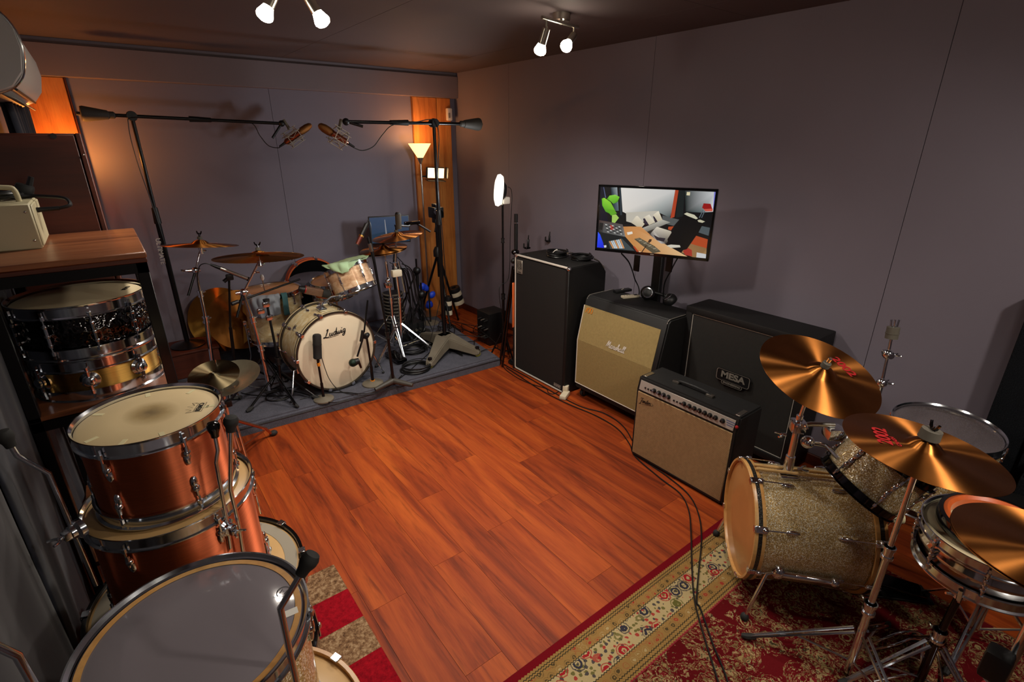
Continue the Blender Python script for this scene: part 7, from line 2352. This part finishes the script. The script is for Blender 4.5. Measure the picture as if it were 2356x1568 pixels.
YA = 1.40
tom_leg(cf, [at(531, 985, Y=YA), at(530, 1125, Y=YA + 0.01), at(549, 1205, Y=YA + 0.02), at(562, 1290, Y=YA + 0.02)], 0.0185, M_RUBBER)
tom_leg(cf, [at(494, 998, Y=YA + 0.01), at(501, 1035, Y=YA + 0.01), at(497, 1062, Y=YA + 0.01), at(520, 1190, Y=YA + 0.02), at(530, 1260, Y=YA + 0.02)], 0.016, M_BLACKGLOSS, 0.0055)
pbk = at(520, 1213, Y=1.425)
leg_bracket(cf, pbk, (pbk.x + 0.035, pbk.y - 1.603, 0))
tom_leg(cf, [at(22, 1020, Y=1.50), at(40, 1048, Y=1.50), at(112, 1088, Y=1.50), at(163, 1208, Y=1.50), at(222, 1345, Y=1.50)], 0.0165, M_RUBBER)
pbk = at(182, 1215, Y=1.50)
leg_bracket(cf, pbk, (pbk.x + 0.035, pbk.y - 1.603, 0))
# tall rods at the back of the stack
t = thing('chrome_rod_pair', 'pair of thin chrome rods standing behind the copper floor tom', 'rods', at(560, 1080, Y=1.78))
for (xa, ya, xb, yb) in ((538, 990, 553, 1035), (545, 978, 572, 1068)):
    MB().cyl(at(xa, ya, Y=1.80), at(xb, yb, Y=1.80), 0.0035, None, 8).build('rod', M_CHROME, t, world=True)
q = at(572, 1068, Y=1.80)
MB().cyl(q, V((q.x + 0.005, q.y, 0.655)), 0.0035, None, 8).build('rod', M_CHROME, t, world=True)

bd2 = drum('bass_drum', 'maple-hooped bass drum lying flat under the sparkle floor tom', (-0.04, 0.985, 0.214), (0, 0, 1), 0.278, 0.401, M_SPARK, M_HEADTAN, None, 'wood', M_LIGHTWOOD, None, 8, 'oval', 0.0, seg=80)
sf = drum('floor_tom', 'sparkle floor tom with smoky clear head in the left foreground', (-0.049, 0.993, 0.616), (0, 0, 1), 0.204, 0.405, M_SPARK, M_SMOKE, M_HEADCOAT, 'metal', M_CHROME, None, 6, 'pear', 0.2, seg=96, inset=0.010)
MB().lathe([(0.188, 0.3958), (0.2005, 0.3960), (0.2005, 0.3966), (0.188, 0.3964)], None, 96, closed=True).build('bearing_edge', M_LIGHTWOOD, sf)
for (px_, py_) in ((512, 1325), (520, 1350), (332, 1400), (342, 1425)):
    p = at(px_, py_, Z=1.012)
    MB().lathe([(0, 0.006), (0.005, 0.005), (0.009, 0.0), (0, 0.0)], Matrix.Translation(p - V((0, 0, 0.03))), 14).build('screw_head', M_SATIN, sf, world=True)
p = at(668, 1408, Z=1.0125)
MB().box((p.x, p.y, 1.0122), (0.03, 0.018, 0.0008), Matrix.Rotation(-0.1, 3, 'Z')).build('painted_reflection', M_WHITE, sf, world=True)  # white patch painted as a reflection on the smoky head
p = at(652, 1360, Z=1.0125)
lg_ = MB()
Mc = Matrix.Translation((p.x, p.y, 1.0118)) @ Matrix.Rotation(-0.9, 4, 'Z')
ribbon(lg_, [(0.014 * math.cos(a), 0.014 * math.sin(a)) for a in [2 * PI * k / 24 for k in range(25)]], 0.002, Mc, 0.0006, 1, False, False)
ribbon(lg_, [(-0.006, -0.006), (-0.006, 0.006), (0.0, 0.0), (0.006, 0.006), (0.006, -0.006)], 0.002, Mc, 0.0006, 1, False, False)
ribbon(lg_, [(-0.014, -0.018), (0.014, -0.018)], 0.002, Mc, 0.0006, 1, False, False)
lg_.build('round_logo', M_LOGOBLACK, sf, world=True, flat=True)
YB = 0.80
tom_leg(sf, [at(697, 1312, Y=YB), at(645, 1398, Y=YB), at(662, 1480, Y=YB), at(688, 1600, Y=YB), at(702, 1660, Y=YB)], 0.0165, M_RUBBER, 0.0062)
tom_leg(sf, [at(-30, 1475, Y=0.90), at(40, 1508, Y=0.90), at(78, 1575, Y=0.90), at(120, 1660, Y=0.90)], 0.0165, M_RUBBER, 0.0062)

# low hi-hat in front of the riser
hx, hy_ = at(522, 945, Y=3.30).x, 3.30
t = thing('hi_hat_stand', 'low hi-hat stand with chrome legs tinted with copper reflections in front of the riser', 'stand', (hx, hy_, 0))
zc_ = at(520, 880, Y=3.30).z
MB().cyl((hx, hy_, 0.12), (hx, hy_, zc_ - 0.03), 0.012, None, 12).cyl((hx, hy_, zc_ - 0.04), (hx, hy_, zc_ + 0.16), 0.004, None, 8).build('tube', M_CHROME, t, world=True)
for k in range(7):
    MB().lathe([(0.010, zc_ - 0.10 + 0.008 * k), (0.014, zc_ - 0.098 + 0.008 * k), (0.010, zc_ - 0.096 + 0.008 * k)], Matrix.Translation((hx, hy_, 0)), 12).build('spring_coil', M_RED, t, world=True)
MB().box((hx + 0.01, hy_ - 0.01, zc_ - 0.13), (0.05, 0.04, 0.045), None, 0.008, 2).build('clamp', M_BLACK, t, world=True)
M_COPREFL = pm('chrome_copper_reflection_tint', (200, 120, 84), 0.25, 0.9)  # chrome with a copper reflection put into its base colour
for (px_, py_) in ((626, 998), (470, 1010), (545, 1060)):
    f_ = at(px_, py_, Z=0.015)
    MB().tube([(hx, hy_, 0.34), (f_.x * 0.85 + hx * 0.15, f_.y * 0.85 + hy_ * 0.15, 0.09), f_], 0.010, 8).build('leg', M_COPREFL, t, world=True)
    MB().tube([(hx, hy_, 0.10), (f_.x * 0.8 + hx * 0.2, f_.y * 0.8 + hy_ * 0.2, 0.085)], 0.007, 8).build('brace', M_COPREFL, t, world=True)
    MB().sph(f_ + V((0.01, 0, 0.006)), 0.024, 10, (1.2, 0.9, 0.85)).build('rubber_foot', M_RUBBER, t, world=True)
cymbal('hi_hat_cymbal', 'upturned grey cymbal on the low hi-hat stand', at(533, 884, Y=3.30), V((0.20, 0.16, -1)), 0.182, pm('grey_tarnish', (104, 97, 80), 0.42, 0.45, var=(14, 0.15)), bow=0.30)
cymbal('hi_hat_cymbal', 'thin bronze cymbal leaning in the upturned grey cymbal', at(492, 862, Y=3.235), V((-0.10, -0.34, 1)), 0.136, M_CYMGREY, bow=0.03)
# small rubber foot seen on riser
t = thing('stand_foot', 'rubber foot of a stand under the grey cymbal', 'stand foot', at(545, 917, Z=RZ))
MB().sph(at(545, 914, Z=RZ + 0.015), 0.03, 10, (1.3, 0.8, 0.5)).build('rubber', M_RUBBER, t, world=True)

# ------------------------------------------------------------------ sparkle kit on the right
ra = V((-0.67, 0.742, 0)).normalized()
rF = V((2.0, 0.885, 0.332))
RH = 0.50
rk = drum('bass_drum', 'champagne sparkle bass drum with maple hoops on the oriental rug', rF - ra * RH, ra, 0.250, RH, M_SPARK, M_HEADWOOD, M_HEADCOAT, 'wood', M_LIGHTWOOD, M_INLAY, 8, 'oval', 0.1, seg=96)
rs_ = V((0, 0, 1)).cross(ra).normalized()
for s in (-1, 1):
    p = rF - ra * 0.12 + rs_ * s * 0.243 + V((0, 0, -0.07))
    f_ = at(1713, 1418, Z=0.02) if (p - at(1713, 1418, Z=0.02)).length < (p - at(1645, 1228, Z=0.02)).length else at(1648, 1226, Z=0.02)
    MB().tube([p, p + rs_ * s * 0.02 + ra * 0.05, f_], 0.008, 10).build('spur', M_CHROME, rk, world=True)
    MB().sph(f_, 0.018, 12, (1, 1, 1.2)).build('spur_foot', M_RUBBER, rk, world=True)
    MB().sph(p, 0.034, 14, (0.9, 0.9, 1)).cyl(p + rs_ * s * 0.012, p - ra * 0.20 + rs_ * s * 0.02, 0.016, 0.013, 12).sph(p - ra * 0.21 + rs_ * s * 0.02, 0.021, 12).build('spur_bracket', M_CHROME, rk, world=True)
# post on the shell
pp0 = rF - ra * 0.165 + V((0, 0, 0.246))
post_top = at(1842, 985, Y=pp0.y)
t = thing('drum_mount_post', 'chrome mounting post standing on the sparkle bass drum', 'mount', pp0)
MB().box(pp0 + V((0, 0, 0.008)), (0.075, 0.075, 0.022), frame_of((0, 0, 1)) @ Matrix.Rotation(0.8, 3, 'Z'), 0.008, 2).build('base_plate', M_CHROME, t, world=True)
MB().cyl(pp0, V((pp0.x, pp0.y, pp0.z + 0.10)), 0.022, 0.019, 16).cyl(V((pp0.x, pp0.y, pp0.z + 0.06)), V((pp0.x, pp0.y, pp0.z + 0.30)), 0.014, None, 14).build('post', M_CHROME, t, world=True)
hub = V((pp0.x, pp0.y, pp0.z + 0.25))
MB().box(hub, (0.055, 0.055, 0.055), Matrix.Rotation(0.8, 3, 'Z'), 0.010, 2).sph(hub + V((0.03, -0.04, -0.07)), 0.028, 12).build('clamp_block', M_CHROME, t, world=True)
wing(t, hub + V((-0.02, 0.03, -0.05)), (-0.6, 0.5, 0))
wing(t, hub + V((-0.02, -0.02, 0.03)), (-0.8, -0.4, 0))
wing(t, pp0 + V((0.02, -0.03, 0.04)), (0.6, -0.7, 0.2))
# crash 1 on that post
cc1, cn1, cR1 = V((2.070, 0.712, 1.108)), V((-0.129, -0.389, 1)).normalized(), 0.229
MB().cyl(V((pp0.x, pp0.y, pp0.z + 0.28)), cc1 - cn1 * 0.06, 0.008, None, 12).sph(cc1 - cn1 * 0.05, 0.018, 12).build('cymbal_arm', M_CHROME, t, world=True)
cym_top(t, cc1, cn1, cR1, wingnut=False)
MB().cyl(cc1 + cn1 * (cR1 * 0.125 + 0.02), cc1 + cn1 * (cR1 * 0.125 + 0.045), 0.008, None, 10).build('top_nut', M_CHROME, t, world=True)
cy1 = cymbal('crash_cymbal', 'bronze crash cymbal with red print, above the sparkle bass drum', cc1, cn1, cR1, M_CYM)
# arms to the rack tom
tn = V((0.36, -0.40, 0.84)).normalized()
tcx = V((2.215, 0.478, 0.715))
MB().tube([hub, hub + V((0.05, -0.03, 0.005)), hub + V((0.13, -0.09, 0.0))], 0.011, 10).build('tom_arm', M_SATIN, t, world=True)
MB().tube([hub + V((0.03, -0.04, -0.07)), hub + V((0.10, -0.09, -0.09)), tcx - tn * 0.02 + V((-0.10, 0.10, 0.06))], 0.009, 10).build('tom_arm', M_CHROME, t, world=True)
MB().box(hub + V((0.135, -0.095, -0.035)), (0.07, 0.07, 0.055), Matrix.Rotation(-0.7, 3, 'Z'), 0.012, 2).build('tom_bracket', M_CHROME, t, world=True)
tm = drum('rack_tom', 'champagne sparkle rack tom tilted behind the sparkle bass drum', tcx - tn * 0.105, tn, 0.152, 0.215, M_SPARK, M_HEADCOAT, None, 'metal', M_DARKCHROME, None, 6, 'pear', 0.35, seg=72)
# drumsticks
for k, (a_, b_, lab) in enumerate((((1742, 1064), (1905, 1090), 'pale drumstick resting on the sparkle bass drum, outer one'), ((1760, 1058), (1912, 1080), 'pale drumstick resting on the sparkle bass drum, inner one'))):
    z_ = rF.z + 0.25 + 0.011 + 0.014 * 0
    yA = rF - ra * 0.03 + V((0, 0, 0.274)) + rs_ * (0.015 - 0.03 * k)
    yB = rF - ra * 0.36 + V((0, 0, 0.275)) + rs_ * (0.028 - 0.03 * k)
    o = MB().tube([yA, yA.lerp(yB, 0.1), yA.lerp(yB, 0.75), yA.lerp(yB, 0.95), yB], [0.0065, 0.0075, 0.0075, 0.0045, 0.005], 10).build('drumstick', M_STICK)
    tag(o, lab, 'drumstick', None)

# crash 2 and its stand
cc2, cn2, cR2 = V((1.885, 0.308, 1.045)), V((0.079, -0.081, 1)).normalized(), 0.225
cy2 = cymbal('crash_cymbal', 'large bronze cymbal with red print at the right edge', cc2, cn2, cR2, M_CYM)
b2 = V((cc2.x, cc2.y, 0.009))
t = cym_stand('cymbal_stand', 'chrome tripod stand under the large right cymbal', b2, [b2 + V((0, 0, 0.02)), V((b2.x, b2.y, 0.36)), V((b2.x, b2.y, 0.62)), cc2 - V((0, 0, 0.05))], 0.24, 0.36, 2.05, r=(0.0145, 0.0115, 0.009))
cym_top(t, cc2, cn2, cR2)
MB().cyl(cc2 + cn2 * 0.034, cc2 + cn2 * 0.065, 0.030, 0.028, 18).build('black_sleeve', M_FELT, t, world=True)


def print_on_cymbal(o, R, s, ang, r0, size, name='print'):
    me = text_mesh(s, size, M_LOGORED, extrude=0.0002, bold=size * 0.03)
    c = obj(name, me, o)
    z = cymbal_z(R, r0)
    sl = (cymbal_z(R, r0 + 0.01) - cymbal_z(R, r0 - 0.01)) / 0.02
    c.matrix_local = Matrix.Rotation(ang, 4, 'Z') @ Matrix.Translation((r0, 0, z + 0.0012)) @ Matrix.Rotation(-math.atan(sl), 4, 'Y') @ Matrix.Rotation(-PI / 2, 4, 'Z')
    return c


def cyl_ang(o, px, py):
    """angle on a cymbal of the point shown at a pixel"""
    M = TM[o.name].inverted()
    a, b_ = M @ V((0, 0, CAM_H)), M @ at(px, py, Z=0.0)
    u = a.z / (a.z - b_.z)
    p = a.lerp(b_, u)
    return math.atan2(p.y, p.x), math.hypot(p.x, p.y)


a_, r_ = cyl_ang(cy1, 1955, 840)
print_on_cymbal(cy1, cR1, '2002', a_, min(r_, 0.125), 0.054)
a_, r_ = cyl_ang(cy2, 2030, 1003)
print_on_cymbal(cy2, cR2, '2002', a_, min(r_, 0.14), 0.056)
print_on_cymbal(cy2, cR2, 'CRASH', a_ + 0.25, min(r_, 0.14) - 0.03, 0.018)

# hi-hat at the right edge
cc3, cn3, cR3 = V((1.455, -0.042, 1.126)), V((0.085, -0.018, 1)).normalized(), 0.190
cymbal('hi_hat_cymbal', 'bronze hi-hat cymbal in the lower right corner, upper one', cc3, cn3, cR3, M_CYM)
cymbal('hi_hat_cymbal', 'bronze hi-hat cymbal in the lower right corner, underneath', cc3 - cn3 * 0.022, -cn3, cR3, M_CYMDARK)
b3 = V((cc3.x, cc3.y, 0.009))
t = cym_stand('hi_hat_stand', 'chrome hi-hat stand in the lower right corner', b3, [b3 + V((0, 0, 0.03)), V((b3.x, b3.y, 0.50)), V((b3.x, b3.y, 0.70)), cc3 - V((0, 0, 0.06))], 0.30, 0.34, 0.3, r=(0.0145, 0.0125, 0.010))
MB().cyl(cc3 - V((0, 0, 0.06)), cc3 + cn3 * 0.12, 0.0035, None, 8).build('pull_rod', M_CHROME, t, world=True)
MB().cyl(V((b3.x, b3.y, 0.66)), V((b3.x, b3.y, 0.70)), 0.022, 0.030, 16).build('red_ring', M_RED, t, world=True)
MB().box(V((b3.x - 0.03, b3.y + 0.02, 0.80)), (0.05, 0.05, 0.08), None, 0.010, 2).build('clamp', M_BLACK, t, world=True)

# snare on its stand with a hoop lying on the head
snn = V((-0.047, 0.021, 1)).normalized()
snc = V((2.044, 0.096, 0.771))
s3 = drum('snare_drum', 'chrome snare drum tilted on its stand at the right edge', snc - snn * 0.15, snn, 0.178, 0.15, M_CHROMESHELL, M_HEADCOAT, None, 'metal', M_CHROME, None, 8, 'tube', 0.2, bead=True, seg=96)
t = thing('wooden_jingle_hoop', 'black-edged orange wooden hoop lying on the chrome snare', 'hoop', snc + snn * 0.0, frame_of(snn))
MB().lathe([(0.138, 0.0), (0.152, 0.0), (0.154, 0.02), (0.150, 0.040), (0.138, 0.042)], None, 64, closed=True).build('outer_rim', M_BLACKGLOSS, t)
MB().lathe([(0.118, 0.004), (0.1375, 0.004), (0.1375, 0.040), (0.128, 0.044), (0.118, 0.034)], None, 64, closed=True).build('wood_ring', M_ORANGEWOOD, t)
sb0 = snc - snn * 0.16
gb = V((sb0.x - 0.03, sb0.y + 0.03, 0.009))
t = thing('snare_stand', 'chrome snare stand under the right-hand snare drum', 'stand', gb)
kn_ = V((sb0.x - 0.02, sb0.y + 0.02, sb0.z - 0.10))
MB().cyl(gb + V((0, 0, 0.03)), V((gb.x, gb.y, 0.30)), 0.0145, None, 14).cyl(V((gb.x, gb.y, 0.28)), kn_, 0.0115, None, 14).build('tube', M_DARKCHROME, t, world=True)
collar(t, (gb.x, gb.y, 0.30), (0, 0, 1), 0.018, 0.05, M_CHROME)
MB().sph(kn_, 0.030, 14).box(kn_ + V((0, 0, 0.02)), (0.05, 0.05, 0.05), None, 0.012, 2).build('tilter', M_CHROME, t, world=True)
wing(t, kn_ + V((-0.03, 0, 0)), (-1, 0.3, 0.2))
fr = frame_of(snn)
b = MB()
for k in range(3):
    a = 0.9 + 2.09 * k
    e = fr @ V((math.cos(a), math.sin(a), 0))
    b.tube([kn_ + V((0, 0, 0.03)), sb0 - snn * 0.02 + e * 0.10, sb0 - snn * 0.004 + e * 0.190, sb0 + snn * 0.045 + e * 0.203], 0.007, 8)
b.build('basket', M_CHROME, t, world=True)
tripod(t, (gb.x, gb.y, 0.009), 0.26, 0.26, 2.4, M_CHROME, 0.008)
# crossing snare-wire strands of the folded stand on the rug
t = thing('chain_stand', 'bent chrome legs of the low stand lying on the rug', 'stand', at(2110, 1470, Z=0.02))
for k, pts in enumerate((((1985, 1490), (2040, 1465), (2085, 1452), (2120, 1458), (2150, 1490), (2165, 1540), (2170, 1600)), ((1990, 1497), (2060, 1482), (2100, 1468), (2130, 1480), (2140, 1520)), ((2075, 1505), (2110, 1515), (2125, 1530)), ((2010, 1567), (2090, 1550)))):
    MB().tube(smooth_path([at(x, y, Z=0.04 + 0.03 * math.sin(i * 1.1)) for i, (x, y) in enumerate(pts)], 5), 0.0042, 8).build('bent_rod', M_CHROME, t, world=True)

# bass drum pedal
rr = rF - ra * RH
pd = rr - ra * 0.06
t = thing('kick_pedal', 'dark bass drum pedal behind the sparkle bass drum', 'pedal', (pd.x, pd.y, 0.009))
Rz_ = Matrix((-ra, V((0, 0, 1)).cross(-ra), V((0, 0, 1)))).transposed()
MB().box((pd.x - ra.x * 0.14, pd.y - ra.y * 0.14, 0.016), (0.34, 0.11, 0.012), Rz_, 0.003).build('base', M_BLACK, t, world=True)
MB().box((pd.x - ra.x * 0.15, pd.y - ra.y * 0.15, 0.06), (0.28, 0.085, 0.014), Rz_ @ Matrix.Rotation(0.22, 3, 'Y'), 0.004).build('footboard', M_DARKCHROME, t, world=True)
for s in (-1, 1):
    q = V((pd.x, pd.y, 0)) + rs_ * 0.06 * s
    MB().cyl(q + V((0, 0, 0.015)), q + V((0, 0, 0.25)), 0.010, None, 10).build('post', M_CHROME, t, world=True)
q = V((pd.x, pd.y, 0.25))
MB().cyl(q - rs_ * 0.075, q + rs_ * 0.075, 0.008, None, 10).build('axle', M_CHROME, t, world=True)
bt = at(2074, 1270, Y=pd.y - 0.10)
bt = q - ra * 0.08 + V((0, 0, 0.17))
MB().cyl(q, bt, 0.004, None, 8).build('beater_rod', M_CHROME, t, world=True)
MB().cyl(bt - ra * 0.025, bt + ra * 0.018, 0.024, None, 16).build('beater', M_IVORY, t, world=True)

# floor tom with clear head behind
drum('floor_tom', 'sparkle floor tom with clear head behind the large right cymbal', (2.84, 0.415, 0.34), (-0.05, -0.02, 1), 0.200, 0.40, M_SPARK, M_CLEAR, None, 'metal', M_CHROME, None, 6, 'pear', 0.2, seg=72)
ftl = bpy.data.objects[[o.name for o in bpy.data.objects if o.get('label') == 'sparkle floor tom with clear head behind the large right cymbal'][0]]
for k in range(3):
    a = 0.4 + 2.09 * k
    d = V((math.cos(a), math.sin(a), 0))
    p = V((2.835, 0.413, 0)) + d * 0.222
    MB().tube([p + V((0, 0, 0.55)), p + V((0, 0, 0.25)), p + d * 0.03 + V((0, 0, 0.012))], 0.006, 8).build('leg', M_CHROME, ftl, world=True)
    MB().box(p - d * 0.008 + V((0, 0, 0.5)), (0.03, 0.03, 0.05), None, 0.006, 2).build('leg_bracket', M_CHROME, ftl, world=True)
# black stool
t = thing('drum_throne', 'black padded drum stool behind the chrome snare', 'stool', (2.44, 0.06, 0.009))
MB().lathe([(0, 0.665), (0.14, 0.665), (0.168, 0.65), (0.174, 0.62), (0.165, 0.585), (0, 0.58)], Matrix.Translation((2.44, 0.06, 0)), 40).build('seat', pm('black_vinyl', (16, 15, 15), 0.4), t, world=True)
MB().cyl((2.44, 0.06, 0.1), (2.44, 0.06, 0.582), 0.017, None, 12).build('post', M_CHROME, t, world=True)
tripod(t, (2.44, 0.06, 0.009), 0.30, 0.24, 1.0)
# empty cymbal boom arm
ea, eb = V(at(2056, 752, X=2.52)), V(at(2029, 880, X=2.50))
b4 = V((2.50, eb.y, 0.009))
t = thing('cymbal_stand', 'chrome cymbal stand without a cymbal behind the upper crash', 'stand', b4)
MB().cyl(b4 + V((0, 0, 0.02)), V((2.50, eb.y, 0.55)), 0.0135, None, 12).cyl(V((2.50, eb.y, 0.53)), eb, 0.010, None, 12).build('tube', M_CHROME, t, world=True)
de = (ea - eb).normalized()
MB().cyl(eb, ea, 0.006, None, 10).build('upper_rod', M_CHROME, t, world=True)
MB().sph(eb, 0.022, 12).build('joint', M_CHROME, t, world=True)
wing(t, eb, (0.6, -0.5, 0.1))
jm = eb.lerp(ea, 0.52)
MB().sph(jm, 0.022, 12).cyl(jm - V((0.02, 0.02, 0)), jm + V((0.02, 0.02, 0)), 0.012, None, 10).build('tilter', M_CHROME, t, world=True)
wing(t, jm + V((0.01, -0.01, 0)), (0.5, -0.6, 0), None, 0.8)
MB().cyl(eb.lerp(ea, 0.80), eb.lerp(ea, 1.0), 0.024, 0.024, 18).cyl(eb.lerp(ea, 0.885), eb.lerp(ea, 0.90), 0.0255, None, 18).build('felt', M_FELT, t, world=True)
for s in (-1, 0, 1):
    MB().cyl(ea + V((0.010 * s, -0.008 * s, 0)), ea + de * 0.032 + V((0.012 * s, -0.010 * s, 0)), 0.004, None, 8).build('prong', M_CHROME, t, world=True)
tripod(t, (b4.x, b4.y, 0.009), 0.26, 0.26, 0.2)

# black acoustic panels at the right edge
t = thing('acoustic_panel', 'dark foam acoustic panel leaning in the right corner', 'panel', (3.16, 0.12, 0))
for k, (y0, y1) in enumerate(((0.18, 0.325), (-0.02, 0.165), (-0.30, -0.035))):
    MB().bxx(3.135, 3.245, y0, y1, 0.0, 1.32 + 0.02 * k, 0.01, 2).build('foam_slab', M_BLACKPAD, t, world=True)
t = thing('speaker_box', 'low black carpeted box at the foot of the acoustic panel', 'box', (3.10, 0.0, 0))
MB().bxx(2.86, 3.125, -0.40, 0.13, 0.0, 0.60, 0.012, 2).build('case', M_BLACKPAD, t, world=True)
MB().bxx(2.87, 3.115, -0.39, 0.12, 0.6005, 0.608, 0.002).build('lid', M_BLACK, t, world=True)

# black print on the underside of the large thin cymbal over the riser
rc_ = [o for o in bpy.data.objects if o.name.startswith('ride_cymbal')][0]
a_, r_ = cyl_ang(rc_, 646, 596)
b = MB()
Mq = Matrix.Rotation(a_, 4, 'Z') @ Matrix.Translation((r_, 0, cymbal_z(R2, r_) - 0.0022)) @ Matrix.Rotation(PI, 4, 'X') @ Matrix.Rotation(PI / 2, 4, 'Z')
for st in ([(-.10, -.02), (-.085, .022), (-.07, -.02)], [(-.05, -.02), (-.05, .02), (-.03, .012), (-.05, 0), (-.03, -.02)], [(-.01, -.02), (-.01, .022)], [(.018, .02), (-.008, 0), (.02, -.02)], [(.035, .02), (.06, -.02)], [(.06, .02), (.035, -.02)], [(.075, .018), (.10, .018), (.076, -.018), (.102, -.018)]):
    ribbon(b, st, 0.008, Mq, 0.0004, 1, False, False)
b.build('print', M_LOGOBLACK, rc_, flat=True)
